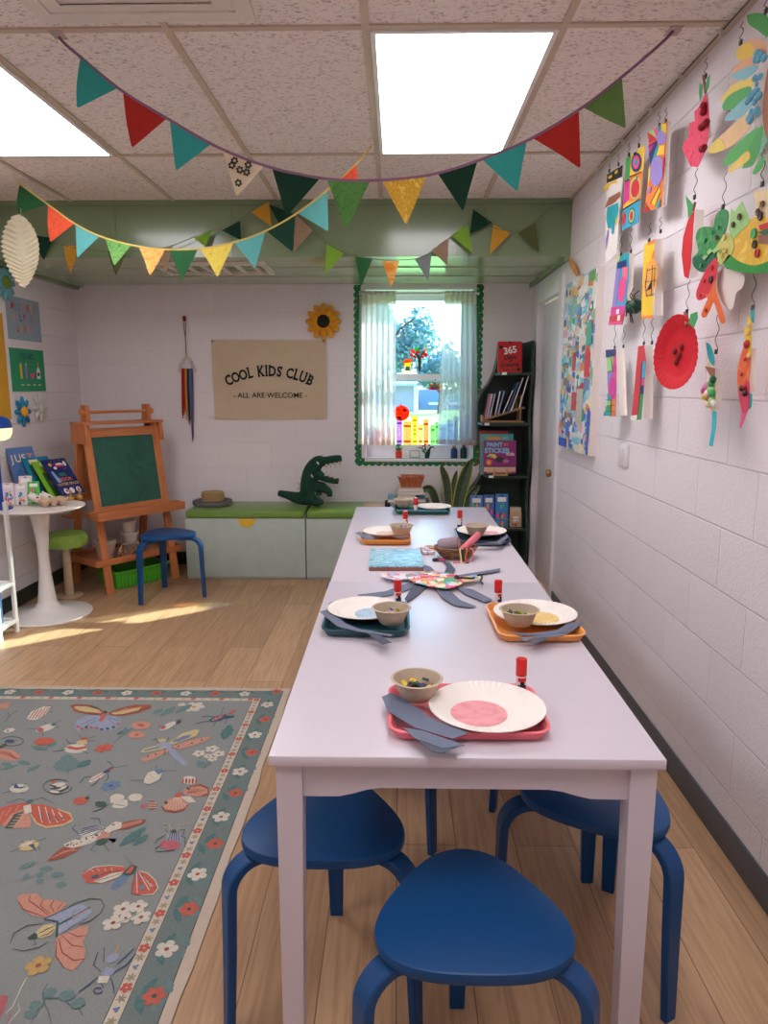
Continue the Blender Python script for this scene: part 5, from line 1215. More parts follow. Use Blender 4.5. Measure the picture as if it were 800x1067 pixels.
# snake plant
t = thing('snake_plant', 'snake plant with tall yellow edged leaves standing behind the far table end', 'plant', (.4, 5.42, 0))
SNK = patches('snake_leaf', [(44, 66, 44), (70, 92, 60), (38, 58, 42)], 14, .45, (1, 1, 3), kind='noise'); SNE = M('leaf_edge', (176, 172, 84), .5)
mb = MB(); mb.lathe([(0, 0), (.085, 0), (.11, .36), (.12, .362), (.12, .39), (.108, .39), (.1, .34), (0, .34)], M('plant_pot_grey', (190, 184, 178), .6), seg=28); mb.build('pot', t)
for i, (tip, w, mid) in enumerate((((459, 484), .026, (466, 508)), ((476, 490), .018, (472, 510)), ((491, 478), .04, (481, 508)), ((438, 512), .026, (452, 519)), ((500, 505), .024, (488, 520)))):
    T_ = oy(*tip, 5.42); Mi = oy(*mid, 5.42); B0 = V((.4+(Mi.x-.4)*.35, 5.42+.012*(i-2), .335))
    if i == 3: Mi = oy(450, 512, 5.42)
    pts = crom([B0, Mi, T_], 8); n = len(pts); fr = V((0, -1, 0))
    for nm, k_, m_, off in (('leaf', .82, SNK, 0), ('leaf_margin', 1.0, SNE, .002)):
        rows = []
        for j, p in enumerate(pts):
            s = j/(n-1); ww = w*k_*(.55+.75*math.sin(PI*min(1, s*1.1)*.62+.25))*(1-s**6)*1.0 if s < 1 else .0006
            d = (pts[min(j+1, n-1)]-pts[max(j-1, 0)]).normalized(); sd3 = d.cross(fr).normalized()
            rows.append([p+sd3*ww*a+fr*(.012*(abs(a)-.3)*(w/.03)-off) for a in (-1, -.5, 0, .5, 1)])
        mb = MB(); mb.grid(rows, m_); mb.grid([[p+V((0, .0012, 0)) for p in r] for r in rows], m_, flip=True)
        o = mb.build(nm, t if nm == 'leaf' else lf_, world=True, recalc=False)
        if nm == 'leaf': lf_ = o
# ================================================================ what lies on the tables
TZ = TH+.0005
def make_tray(name, label, c, w, d, rz, col):
    t = thing(name, label, 'tray', (c[0], c[1], TZ), rz, 'coloured plastic trays on the tables')
    m = M('tray_%02x%02x%02x' % col, col, .35); rows = []
    for ins, z in ((.03, 0), (.012, .004), (.004, .019), (0, .021), (0, .0235), (.006, .0245), (.0085, .022), (.016, .006), (.034, .003)):
        rows.append([V((x, y, z)) for x, y in rrect(w-2*ins, d-2*ins, max(.008, .04-ins), 7)])
    mb = MB(); vs = mb.grid(rows, m, close_u=True); i = mb.mi(m); mb.bm.faces.new(vs[0][::-1]).material_index = i; mb.bm.faces.new(vs[-1]).material_index = i
    mb.build('tray_body', t); return t
PLT = M('paper_plate', (240, 234, 226), .75, var=.03)
def plate_mb(r):
    mb = MB(); fl = lambda a, rr, z: (.0 if rr < r*.7 else .022*(rr/r-.7)/.3)*(math.cos(a*54))
    def prof(off): return [(r*.02, off), (r*.62, off), (r*.68, off+.002), (r*.78, off+.009), (r*.9, off+.0135), (r*.97, off+.015), (r, off+.0145)]
    seg = 162; rows = []
    for rr, z in prof(.0016)+prof(0)[::-1]:
        row = []
        for k in range(seg):
            a = 2*PI*k/seg; dz = (.0016*math.cos(a*54) if r*.7 < rr < r*.99 else 0); row.append(V((rr*math.cos(a), rr*math.sin(a), z+dz)))
        rows.append(row)
    vs = mb.grid(rows, PLT, close_u=True); mb.bm.faces.new(vs[0]); mb.bm.faces.new(vs[-1]); return mb
KR = M('kraft_bowl', (190, 172, 150), .8, var=.05, bump=.2)
def bowl_mb(r=.054, h=.046):
    mb = MB(); mb.lathe([(0, 0), (r*.55, 0), (r*.62, .003), (r*.8, h*.5), (r*.93, h*.93), (r*1.02, h*.95), (r*1.06, h*.985), (r*1.04, h), (r*.94, h), (r*.9, h*.9), (r*.76, h*.5), (r*.56, .006), (0, .005)], KR, seg=48); return mb
GLR = M('glue_red', (206, 34, 28), .3); GLB = M('glue_blue', (26, 40, 90), .35); GLW = M('glue_white', (228, 222, 218), .4)
GST = None
STRIP = M('slate_paper', (108, 116, 136), .85, var=.06); STRIP2 = M('slate_paper_dark', (84, 90, 106), .85, var=.06)
GLUES = []
def setting(key, cols, tray, plate, pr, disc, discpos, bowl, scraps, glue, strips, dz_plate=.004):
    trc, tw, td, trz = tray
    make_tray('tray', '%s plastic tray %s' % (cols[0], key), trc, tw, td, trz, cols[1])
    pz = TZ+.0045
    p = plate_mb(pr); o = p.build('paper_plate'); o.location = (*plate, pz+.0125); tag(o, 'fluted white paper plate on the %s tray' % cols[0], 'plate', 'paper plates on the trays')
    mb = MB(); mb.lathe([(0, 0), (disc[0], 0), (disc[0], .0008), (0, .0008)], patches('disc_%02x%02x%02x' % disc[1], [tuple(max(0, c-14) for c in disc[1]), disc[1], tuple(min(255, c+8) for c in disc[1])], 26, .85, kind='noise'), seg=40)
    o = mb.build('paper_disc'); o.location = (*discpos, pz+.0149); tag(o, '%s paper disc lying on the plate of the %s tray' % (disc[2], cols[0]), 'paper disc', 'paper discs on the plates')
    bx_, by_, bz_ = bowl
    o = bowl_mb().build('bowl'); o.location = (bx_, by_, bz_); tag(o, 'kraft brown paper bowl of scraps beside the plate on the %s tray' % cols[0], 'bowl', 'kraft bowls of paper scraps')
    rr = random.Random(key); sc_ = MB()
    for k in range(34):
        a = rr.uniform(0, 2*PI); q = rr.uniform(0, .036); c = V((q*math.cos(a), q*math.sin(a), .021+rr.uniform(0, .012))); e1 = V((rr.uniform(-1, 1), rr.uniform(-1, 1), rr.uniform(-.5, .5))).normalized()*rr.uniform(.006, .011); e2 = e1.cross(V((rr.uniform(-.4, .4), rr.uniform(-.4, .4), 1))).normalized()*rr.uniform(.005, .009)
        cc = scraps[k % len(scraps)]; sc_.slab([c-e1-e2, c+e1-e2, c+e1+e2, c-e1+e2], (0, 0, .0006), M('scrap_%02x%02x%02x' % cc, cc, .6))
    o = sc_.build('paper_scraps', smooth=False); o.location = (bx_, by_, bz_); tag(o, 'cut coloured paper scraps filling the bowl of the %s tray' % cols[0], 'paper scraps', kind='stuff')
    GLUES.append((glue, 'red capped glue stick standing by the %s tray' % cols[0]))
    for i, (pts, z, ii, lab) in enumerate(strips):
        mb = MB(); mb.slab([oz(u, v, TZ+z+.0)+V((0, 0, 0)) for u, v in pts], (0, 0, .0007), STRIP if ii == 0 else STRIP2)
        o = mb.build('paper_strip', smooth=False); tag(o, '%s slate paper strip lying on the %s tray' % (lab, cols[0]), 'paper strip', 'slate grey paper strips')
        c = oz(*pts[0], TZ+z); own(o, c)
cr = lambda X0, Y0, s, pts: [(X0+x/s, Y0+y/s) for x, y in pts]
P1s = lambda pts: cr(370, 660, 2.963, pts)
setting('at the near end of the table', ('pink', (238, 118, 128)), ((.143, 1.412), .325, .238, .01), (.188, 1.402), .122, (.059, (236, 160, 166), 'pink'), (.17, 1.389), (.042, 1.448, TZ+.0255),
        [(206, 40, 40), (40, 44, 60), (230, 200, 60), (60, 140, 100), (40, 50, 90)], (.279, 1.519),
        [(P1s([(82, 196), (112, 184), (150, 200), (232, 262), (352, 308), (300, 326), (182, 290), (100, 240)]), .0275, 0, 'broad curved'), (P1s([(150, 292), (205, 300), (338, 345), (270, 356), (180, 322)]), .0262, 0, 'narrow lower'), (P1s([(195, 330), (262, 340), (330, 345), (276, 370), (236, 366)]), .0252, 1, 'dark short')])
P2s = lambda pts: cr(320, 580, 5, pts)
setting('on the left side of the near table', ('dark teal', (40, 84, 92)), ((-.09, 2.02), .25, .285, .0), (-.1, 2.065), .112, (.055, (176, 200, 220), 'pale blue'), (-.073, 2.043), (-.018, 1.945, TZ+.0255),
        [(60, 150, 190), (240, 200, 80), (190, 200, 60), (220, 110, 90), (70, 170, 160), (230, 170, 160)], (.0, 2.19),
        [(P2s([(65, 286), (106, 278), (200, 348), (270, 378), (450, 408), (432, 416), (270, 392), (160, 366), (92, 312)]), .0275, 0, 'long curved'), (P2s([(300, 390), (362, 398), (440, 448), (392, 460), (340, 420)]), .0258, 1, 'dark short')])
P3s = lambda pts: cr(470, 580, 4.706, pts)
setting('on the right side of the near table', ('orange', (240, 160, 84)), ((.395, 2.0), .245, .305, .02), (.408, 2.035), .122, (.055, (236, 204, 130), 'yellow'), (.42, 2.015), (.344, 1.936, TZ+.0255),
        [(60, 170, 170), (40, 110, 70), (220, 200, 70), (70, 60, 50), (170, 190, 60)], (.319, 2.185),
        [(P3s([(275, 372), (400, 378), (520, 360), (598, 312), (602, 335), (560, 372), (440, 386), (350, 386)]), .0275, 0, 'broad upper'), (P3s([(330, 400), (500, 380), (610, 320), (652, 322), (600, 360), (540, 390), (400, 402), (360, 416)]), .0262, 0, 'curved middle'), (P3s([(380, 420), (450, 394), (482, 400), (402, 432)]), .0251, 1, 'dark short')])
P4s = lambda pts: cr(320, 480, 6.667, pts)
setting('on the left side of the far table', ('amber', (226, 146, 60)), ((-.053, 3.2), .23, .30, .0), (-.058, 3.235), .105, (.05, (226, 204, 186), 'cream'), (-.05, 3.23), (.016, 3.165, TZ+.0255),
        [(70, 110, 180), (230, 220, 210), (220, 180, 160)], (.037, 3.452), [(P4s([(332, 503), (366, 494), (450, 530), (470, 547), (404, 546)]), .0275, 0, 'single pale')])
P5s = lambda pts: cr(420, 480, 5.714, pts)
setting('on the right side of the far table', ('navy', (44, 58, 76)), ((.383, 3.2), .235, .31, .0), (.39, 3.255), .115, (.05, (236, 170, 180), 'pink'), (.43, 3.24), (.356, 3.17, TZ+.0255),
        [(150, 150, 90), (220, 210, 180), (120, 150, 110)], (.308, 3.482), [(P5s([(480, 490), (560, 482), (620, 437), (622, 462), (570, 492)]), .0275, 0, 'broad pale'), (P5s([(400, 500), (470, 492), (560, 496), (590, 480), (610, 478), (580, 502)]), .0255, 1, 'dark lower')])
P6s = lambda pts: cr(395, 485, 14.55, pts)
setting('at the far end of the table', ('dark green', (30, 92, 84)), ((.133, 3.915), .31, .215, .0), (.203, 3.93), .095, (.045, (232, 190, 214), 'pale pink'), (.2, 3.9), (.03, 3.93, TZ+.0255),
        [(90, 130, 190), (226, 214, 200), (60, 60, 80)], (.098, 3.86), [(P6s([(190, 570), (215, 560), (225, 580), (250, 640), (205, 640)]), .03, 1, 'dark curled')])
t = None
for i, (g, lab) in enumerate(GLUES):
    on_tray = i in (0, 1, 2, 5) and True
    z = TZ + (.0035 if i in (0, 5) else .001)
    if i in (1, 2): z = TZ+.0005
    loc = (g[0], g[1], z)
    if t is None:
        t = thing('glue_stick', lab, 'glue stick', loc, 0, 'glue sticks beside the trays')
        mb = MB(); mb.lathe([(0, 0), (.0122, 0), (.0126, .001), (.0126, .012), (.0118, .013)], GLB, seg=24); mb.build('base_dial', t)
        mb = MB(); mb.lathe([(.0118, .013), (.0118, .046)], GLW, seg=24, cap=False)
        for k in range(24):
            a0, a1 = 2*PI*k/24, 2*PI*(k+1)/24
            if 15 <= k < 22 or k in (4, 5, 6):
                for za, zb, m_ in ((.014, .026, GLB), (.034, .043, GLR)): mb.face([V((.0121*math.cos(a), .0121*math.sin(a), z_)) for a, z_ in ((a0, za), (a1, za), (a1, zb), (a0, zb))], m_)
            if 17 <= k < 20: mb.face([V((.0122*math.cos(a), .0122*math.sin(a), z_)) for a, z_ in ((a0, .026), (a1, .026), (a1, .034), (a0, .034))], BLACK)
        mb.build('barrel', t)
        mb = MB(); mb.lathe([(.0122, .046), (.0125, .0465), (.0125, .083), (.0115, .085), (0, .085)], GLR, seg=24); tag(mb.build('cap', t), 'red cap'); G0 = t
    else: dup(G0, loc, .3*i, lab)
# blue painting lying on the table
t = thing('canvas_painting', 'small canvas painted in sky blue strokes lying on the far table', 'painting', (-.008, 2.768, TZ), .02)
mb = MB(); mb.box((0, 0, .007), (.208, .295, .014), wood('canvas_frame', (120, 72, 60), (160, 100, 80))); mb.build('stretcher', t, smooth=False)
mb = MB(); mb.box((0, 0, .0165), (.209, .296, .005), patches('blue_brushed', [(96, 176, 206), (176, 222, 230), (70, 158, 196), (206, 232, 232), (120, 196, 216)], 5, .4, (2.5, 7, 1), kind='noise'), bev=.001); mb.build('canvas_face', t)
# octopus shaped paper creature in the middle
CRt = lambda pts: cr(395, 560, 6.957, pts); CRu = lambda pts: cr(330, 500, 3.478, pts)
t = thing('paper_creature', 'patchwork paper sea creature with slate grey legs across the table seam', 'paper craft', oz(448, 603, TZ))
for k, (pts, dd) in enumerate(((CRu([(145, 417), (250, 404), (300, 385), (345, 368), (345, 392), (300, 410), (250, 421), (165, 428)]), 0), (CRu([(318, 432), (352, 376), (402, 384), (372, 412), (330, 443)]), 1), (CRu([(428, 392), (482, 402), (520, 436), (578, 459), (560, 463), (500, 456), (455, 430)]), 0), (CRu([(500, 386), (562, 396), (636, 434), (612, 445), (540, 415)]), 0), (CRu([(455, 292), (482, 300), (502, 325), (492, 338), (462, 335), (472, 315)]), 1), (CRu([(496, 348), (580, 335), (665, 321), (662, 331), (592, 342), (520, 353)]), 0), (CRu([(386, 308), (412, 315), (428, 330), (396, 332)]), 0))):
    mb = MB(); mb.slab([oz(u, v, TZ+.003+.0008*k) for u, v in pts], (0, 0, .0008), STRIP2 if dd else STRIP); mb.build('leg', t, world=True, smooth=False)
PW_ = patches('tissue_patchwork', [(224, 70, 90), (60, 170, 190), (240, 226, 200), (236, 150, 120), (70, 180, 130), (236, 110, 150), (130, 190, 220), (246, 214, 110), (206, 60, 60), (232, 220, 228)], 42, .6)
bod = crom([V((*p, 0)) for p in CRt([(190, 268), (300, 250), (430, 246), (560, 272), (625, 300), (600, 332), (540, 360), (470, 368), (390, 355), (300, 335), (220, 305), (190, 268)])], 4)[:-1]
mb = MB(); cc_ = oz(462, 604, TZ+.026)
lo = [oz(p.x, p.y, TZ+.0165) for p in bod]; 
rings = [[cc_.lerp(p, s)+V((0, 0, .004*(1-s))) for p in lo] for s in (.03, .35, .7, 1.0)]; rings.append([p-V((0, 0, .002)) for p in lo]); rings.append([p.lerp(cc_, .12)-V((0, 0, .007)) for p in lo])
vs = mb.grid(rings, PW_, close_u=True); mb.bm.faces.new(vs[0]); mb.bm.faces.new(vs[-1]); tag(mb.build('body', t, world=True), 'patchwork tissue paper body')
TP = patches('pale_patchwork', [(236, 214, 214), (170, 190, 226), (240, 200, 190), (226, 226, 226), (224, 120, 120)], 50, .6)
mb = MB(); mb.slab([oz(u, v, TZ+.014) for u, v in CRt([(5, 262), (100, 256), (200, 268), (232, 296), (130, 312), (25, 292)])], (0, 0, .001), TP); tag(mb.build('tail', t, world=True, smooth=False), 'pale patchwork tail')
mb = MB(); mb.slab([oz(u, v, TZ+.0175) for u, v in CRt([(590, 288), (662, 280), (732, 282), (742, 298), (660, 318), (620, 322)])], (0, 0, .001), M('cream_paper2', (232, 206, 150), .8)); mb.slab([oz(u, v, TZ+.0187) for u, v in CRt([(664, 274), (706, 276), (716, 298), (668, 304)])], (0, 0, .0008), M('blue_paper', (150, 180, 220), .8)); mb.build('head', t, world=True, smooth=False)
mb = MB(); mb.tube(crom([oz(u, v, TZ+.024) for u, v in CRt([(690, 290), (670, 296), (600, 292), (560, 296), (548, 288), (558, 278), (574, 286)])], 4), .0035, M('dark_teal_cord', (24, 54, 50), .7), 6); mb.build('bow_cord', t, world=True)
mb = MB(); mb.tube(crom([oz(u, v, TZ+.02) for u, v in CRt([(712, 276), (735, 272), (745, 292), (735, 312), (748, 336)])], 4), .004, BLACK, 6); mb.build('bow_tail', t, world=True)
# basket of yarn
t = thing('woven_bowl', 'small oval woven bowl holding twine on the far table', 'basket', (.236, 2.835, TZ))
WB2 = patches('woven_brown', [(92, 64, 44), (150, 114, 82), (118, 86, 60), (134, 98, 68)], 110, .8, (1, 1, 1.6))
pr = []
for k in range(7):
    s = k/6; r = .052+.036*s**.7; pr += [(r, .002+.043*s), (r+.0035, .002+.043*s+.0035)]
mb = MB(); mb.lathe([(0, .001)]+pr+[(.082, .05), (.078, .044), (.05, .008), (0, .007)], WB2, seg=40, sx=1.0, sy=.78); mb.build('bowl', t)
t = thing('twine_roll', 'lavender grey roll of twine lying in the woven bowl', 'twine', (.21, 2.845, TZ+.04))
TWm = M('mauve_twine', (170, 150, 160), .9, stretch=(60, 60, 60), scale=2, bump=.6, bscale=60); rt = RZ(-.35) @ RY(PI/2-.25)
mb = MB(); mb.lathe([(.009, -.042), (.027, -.042), (.03, -.036), (.03, .036), (.027, .042), (.009, .042)], TWm, (0, 0, .012), 28, rt); mb.build('roll', t)
mb = MB(); mb.lathe([(.009, -.043), (.011, -.043), (.011, .043), (.009, .043)], KR, (0, 0, .012), 18, rt); mb.build('core', t)
t = thing('pink_roll', 'long pink paper roll sticking up out of the woven bowl', 'paper roll', (.27, 2.83, TZ+.03))
a, b = V((-.012, -.02, .006)), V((.062, .03, .064))
mb = MB(); mb.tube([a, a.lerp(b, .5), b], .0145, M('pink_paper', (222, 120, 130), .7), 18); mb.build('roll', t)
mb = MB(); mb.tube([b, b+(b-a).normalized()*.0015], .011, M('pale_core', (232, 200, 190), .8), 14); mb.build('core', t)
for i, (c, pts, lab) in enumerate((((30, 70, 50), [(.268, 2.78, .052), (.262, 2.762, .045), (.258, 2.757, .02), (.262, 2.75, .003), (.28, 2.742, .0025)], 'dark green yarn strand hanging over the woven bowl front'), ((226, 110, 140), [(.292, 2.79, .052), (.30, 2.768, .042), (.293, 2.756, .014), (.27, 2.747, .003), (.22, 2.745, .0025)], 'pink yarn strand looping from the woven bowl onto the table'), ((230, 206, 150), [(.25, 2.775, .053), (.247, 2.762, .044), (.252, 2.756, .016), (.25, 2.742, .0025), (.262, 2.728, .0025)], 'cream yarn strand hanging over the woven bowl front'), ((220, 110, 60), [(.276, 2.778, .053), (.274, 2.763, .042), (.268, 2.757, .022), (.272, 2.752, .01)], 'short orange yarn strand on the woven bowl front'))):
    mb = MB(); mb.tube(crom([V((p[0], p[1], TZ+p[2])) for p in pts], 5), .0032, M('yarn_piece_%d' % i, c, .9), 6); o = mb.build('yarn_strand'); tag(o, lab, 'yarn'); own(o, V((pts[-1][0], pts[-1][1], TZ)))
for i, (x, y, c1, c2, lab) in enumerate(((.105, 2.945, (226, 110, 90), (236, 200, 190), 'red and white tape roll left of the woven bowl, front of three'), (.14, 2.985, (90, 120, 150), (220, 140, 60), 'blue and orange tape roll behind, left of the woven bowl'), (.128, 2.905, (200, 150, 190), (240, 230, 230), 'pale lilac tape roll nearest the blue painting'))):
    t = thing('tape_roll', lab, 'tape roll', (x, y, TZ), .4*i, 'decorative tape rolls on the far table')
    mb = MB(); mb.lathe([(.018, 0), (.027, 0), (.028, .002), (.028, .012), (.027, .014), (.018, .014), (.018, 0)], patches('tape_print_%d' % i, [c1, c2, c1], 60, .5), seg=30, cap=False); mb.build('tape', t)
    mb = MB(); mb.lathe([(.0165, 0), (.018, 0), (.018, .014), (.0165, .014), (.0165, 0)], GLW, seg=24, cap=False); mb.build('core', t)
t = thing('scissors', 'black and pink handled scissors lying before the woven bowl', 'scissors', (.165, 2.78, TZ))
mb = MB()
for s in (-1, 1): mb.tube([V((s*.012+.012*math.cos(k*PI/6), .014*math.sin(k*PI/6)-.0, .005)) for k in range(13)], .0042, M('pink_handle', (190, 70, 110), .5) if s > 0 else BLACK, 6)
o = mb.build('handle', t); mb = MB(); mb.tube([V((-.01, .012, .005)), V((.01, .075, .005))], [.005, .001], WIRE, 6, flat=.3, side=(1, 0, 0)); mb.tube([V((.01, .012, .004)), V((-.005, .075, .004))], [.005, .001], WIRE, 6, flat=.3, side=(1, 0, 0)); mb.build('blade', t)
# ================================================================ right wall: switch plate, collage canvas, hanging paper art
t = thing('outlet_plate', 'small white switch plate on the right block wall below the hanging art', 'switch plate', ox(650, 487, XR))
a, b = ox(646, 461, XR-.001), ox(654.5, 488, XR-.001)
mb = MB(); mb.bx((XR-.008, b.y, b.z), (XR, a.y, a.z), DW, bev=.002); mb.build('plate', t, world=True)
mb = MB(); c = (a+b)/2; mb.bx((XR-.014, c.y-.012, c.z-.03), (XR-.0075, c.y+.012, c.z+.03), GLW, bev=.002); mb.build('switch', t, world=True)
CXF = .985
quadc = [ox(602, 291, CXF), ox(622.5, 281, CXF), ox(615, 473, CXF), ox(582, 466, CXF)]
y_n, y_f = 3.70, 4.40; z_t, z_b = 2.02, 1.075
t = thing('collage_canvas', 'tall canvas of pasted coloured paper scraps on the right wall beside the door', 'artwork', (CXF, (y_n+y_f)/2, z_b))
mb = MB(); mb.bx((CXF+.003, y_n, z_b), (XR-.0002, y_f, z_t), M('canvas_edge', (226, 214, 206), .8)); mb.build('stretcher', t, world=True, smooth=False)
CO = patches('collage', [(150, 190, 214), (232, 228, 222), (90, 136, 196), (224, 214, 194), (120, 180, 194), (232, 222, 180), (236, 236, 236), (222, 200, 204), (170, 204, 216), (226, 226, 222), (140, 184, 150), (222, 186, 140), (190, 206, 226), (112, 130, 176)], 16, .6, (1, .55, 1.15))
mb = MB(); mb.bx((CXF, y_n+.0, z_b), (CXF+.003, y_f, z_t), CO)
rr = random.Random(12); CC = [((190, 40, 56), 10), ((64, 110, 200), 16), ((40, 150, 120), 9), ((230, 190, 90), 10), ((120, 200, 220), 18), ((238, 236, 232), 22), ((236, 170, 190), 10), ((90, 70, 140), 5), ((226, 130, 70), 6), ((150, 120, 110), 6)]
k = 0
for c, n_ in CC:
    n_ = int(n_*1.7)
    for _ in range(n_):
        y = rr.uniform(y_n+.05, y_f-.03); z = rr.uniform(z_b+.04, z_t-.04); w, h = rr.uniform(.014, .05), rr.uniform(.007, .024); a = rr.uniform(-.3, .3); k += 1
        if c == (64, 110, 200): z = z_b+(z-z_b)*.6
        pts = [V((CXF-.0004-.00002*k, y+u*math.cos(a)*w-v*math.sin(a)*h, min(z_t, max(z_b, z+u*math.sin(a)*w+v*math.cos(a)*h)))) for u, v in ((-1, -1), (1, -1), (1, 1), (-1, 1))]
        mb.face(pts, M('scrap_%02x%02x%02x' % c, c, .6))
def cq(y0, y1, z0, z1, c): mb.slab([V((CXF-.004, y0, z0)), V((CXF-.004, y1, z0)), V((CXF-.004, y1, z1)), V((CXF-.004, y0, z1))], (.003, 0, 0), M('scrap_%02x%02x%02x' % c, c, .6))
cq(3.75, 3.85, 1.48, 1.60, (206, 40, 52)); mb.slab([V((CXF-.004, 3.75, 1.60)), V((CXF-.004, 3.85, 1.60)), V((CXF-.004, 3.80, 1.65))], (.003, 0, 0), M('scrap_ce2834', (206, 40, 52))); cq(3.74, 3.84, 1.64, 1.76, (60, 170, 140)); cq(3.72, 3.84, 1.96, 2.01, (110, 160, 100)); cq(3.71, 3.745, 1.08, 1.32, (60, 90, 200)); cq(4.18, 4.38, 1.08, 1.13, (50, 90, 200)); cq(4.05, 4.12, 1.52, 1.62, (190, 40, 56)); cq(4.0, 4.1, 1.3, 1.4, (200, 50, 60)); cq(3.86, 3.98, 1.22, 1.42, (190, 180, 170))
mb.build('collage_face', t, world=True, smooth=False, recalc=False)
CBOOK = patches('orange_paper', [(226, 160, 70), (200, 120, 60), (236, 190, 110)], 30, .7, kind='noise')
t = thing('paper_carrot', 'small orange paper strip stuck up on the wall corner above the door frame', 'paper craft', ox(598, 272, XR-.02))
mb = MB(); pts = [ox(u, v, XR-.02) for u, v in ((591.5, 266.5), (594, 268.5), (600, 277), (603, 287), (600, 288), (594, 278))]; mb.slab(pts, (.0015, 0, 0), CBOOK); mb.build('strip', t, world=True, smooth=False)
# hanging art. ax(u, v): point in the plane the sheets hang in, a little off the wall
HX = .955
KRAFT_BACK = M('white_card_back', (230, 218, 210), .8)
pal = lambda c: M('paint_%02x%02x%02x' % c, c, .6, var=.12, scale=30)
def hook(parent, top, bot, seed=0):
    """thin S hook of bent wire between two points"""
    top, bot = V(top), V(bot); L = (top-bot).length; d = (bot-top)/L; s = V((0, 1, 0)); pts = []
    n = 26
    for k in range(n+1):
        q = k/n; pts.append(top+d*L*q+s*.008*math.sin(q*2*PI*2.0)*(1 if q > .08 else .4)+V((.003*math.cos(q*4*PI), 0, 0)))
    mb = MB(); mb.tube(pts, .0012, WIRE, 5); mb.build('wire_hook', parent, world=True)
    mb = MB(); mb.box(bot+V((0, 0, .004)), (.006, .012, .014), M('clip_black', (60, 56, 54), .4), bev=.001); mb.build('clip', parent, world=True)
def art(name, label, outline, base, shapes, hooks, x=HX, back=None, curl=0.0, bend=None, cat='hanging art'):
    """outline & shapes in photo px, lying in the hanging plane; back: px outline of the white rolled edge towards the wall"""
    u0 = sum(p[0] for p in outline)/len(outline); v1 = max(p[1] for p in outline)
    t = thing(name, label, cat, ox(u0, v1, x), 0)
    us = [p[0] for p in outline]; ua, ub = min(us), max(us)
    def P(u, v, off=0):
        p = ox(u, v, x); s = (u-ua)/max(1e-6, ub-ua)
        p.x += curl*(s-.5)**2*4*.02 - off
        return p
    mb = MB(); mb.slab([P(u, v) for u, v in outline], (.0012, 0, 0), base, KRAFT_BACK)
    for i, (pts, m) in enumerate(shapes):
        mb.face([P(u, v, .0006+.00022*i) for u, v in pts], m)
    mb.build('painted_sheet', t, world=True, smooth=False, recalc=False)
    if back:
        mb = MB(); a, b = [P(*back[0]), P(*back[1])], [P(*back[3]), P(*back[2])]; rows = []
        n = 8; wd = back[4] if len(back) > 4 else .05
        for q in range(n+1):
            th = q/n*PI*.55; off = V((wd*math.sin(th)*.9, -wd*.35*(1-math.cos(th)), 0)) if wd > 0 else V((0, 0, 0)); rows.append([p+off+V((.0004, 0, 0)) for p in (a[0], a[0].lerp(b[0], .5), b[0])])
        mb.grid(rows, KRAFT_BACK); mb.build('curled_edge', t, world=True, recalc=False)
    for h in hooks: hook(t, ox(*h[0], x), ox(*h[1], x))
    return t
A3 = lambda pts: [(600+x/3.95, 120+y/5.928*1.5008) for x, y in pts]   # crop of 120x180 shown at 711x1067
A3 = lambda pts: [(600+x/5.925, 120+y/5.928) for x, y in pts]
A7 = lambda pts: [(690+x/4.445, y/4.446) for x, y in pts]
A8 = lambda pts: [(680+x/3.808, 200+y/3.811) for x, y in pts]
A9 = lambda pts: [(620+x/4.85, 230+y/4.85) for x, y in pts]
def EA(f, cx, cy, rx, ry=None, a=0, n=14): return f(ell(cx, cy, rx, ry, a, n))
SKY_ = pal((60, 160, 200)); RED_ = pal((206, 40, 56)); YEL = pal((240, 200, 50)); GRE = pal((60, 160, 90)); PNK = pal((232, 70, 140)); ORN = pal((236, 130, 60)); NAV = pal((34, 50, 110)); VIO = pal((150, 130, 200)); TQ = pal((40, 160, 170)); LGR = pal((160, 210, 130)); BRN = pal((150, 96, 80)); BLK = pal((36, 34, 40)); WHT = pal((236, 228, 222)); CRM = pal((236, 214, 170)); DGR = pal((24, 100, 70)); MAG = pal((214, 50, 150))
# 1 bird
art('paper_artwork', 'bird painting with black top and teal body, top row nearest the green soffit', A3([(192, 365), (290, 305), (288, 400), (262, 640), (250, 850), (185, 915), (182, 700), (178, 575), (200, 470)]), WHT,
 [(A3([(192, 368), (290, 306), (286, 380), (240, 400), (190, 420)]), BLK), (A3([(200, 380), (225, 365), (222, 385), (202, 395)]), YEL), (A3([(240, 350), (260, 335), (258, 355), (243, 365)]), YEL), (A3([(170, 440), (250, 395), (255, 420), (176, 465)]), YEL), (EA(A3, 240, 450, 36, 30, -.3), WHT), (EA(A3, 205, 485, 20, 22), WHT), (A3([(178, 575), (205, 510), (275, 470), (280, 500), (240, 540)]), BRN), (A3([(196, 570), (262, 540), (264, 600), (240, 690), (200, 700), (188, 640)]), TQ), (A3([(196, 715), (206, 705), (200, 760), (188, 830), (186, 770)]), VIO), (A3([(222, 690), (240, 680), (236, 730), (224, 735)]), SKY_), (A3([(248, 640), (260, 625), (255, 670), (248, 680)]), YEL)], [(A3([(205, 300)])[0], A3([(205, 350)])[0]), (A3([(262, 235)])[0], A3([(262, 310)])[0])], back=None)
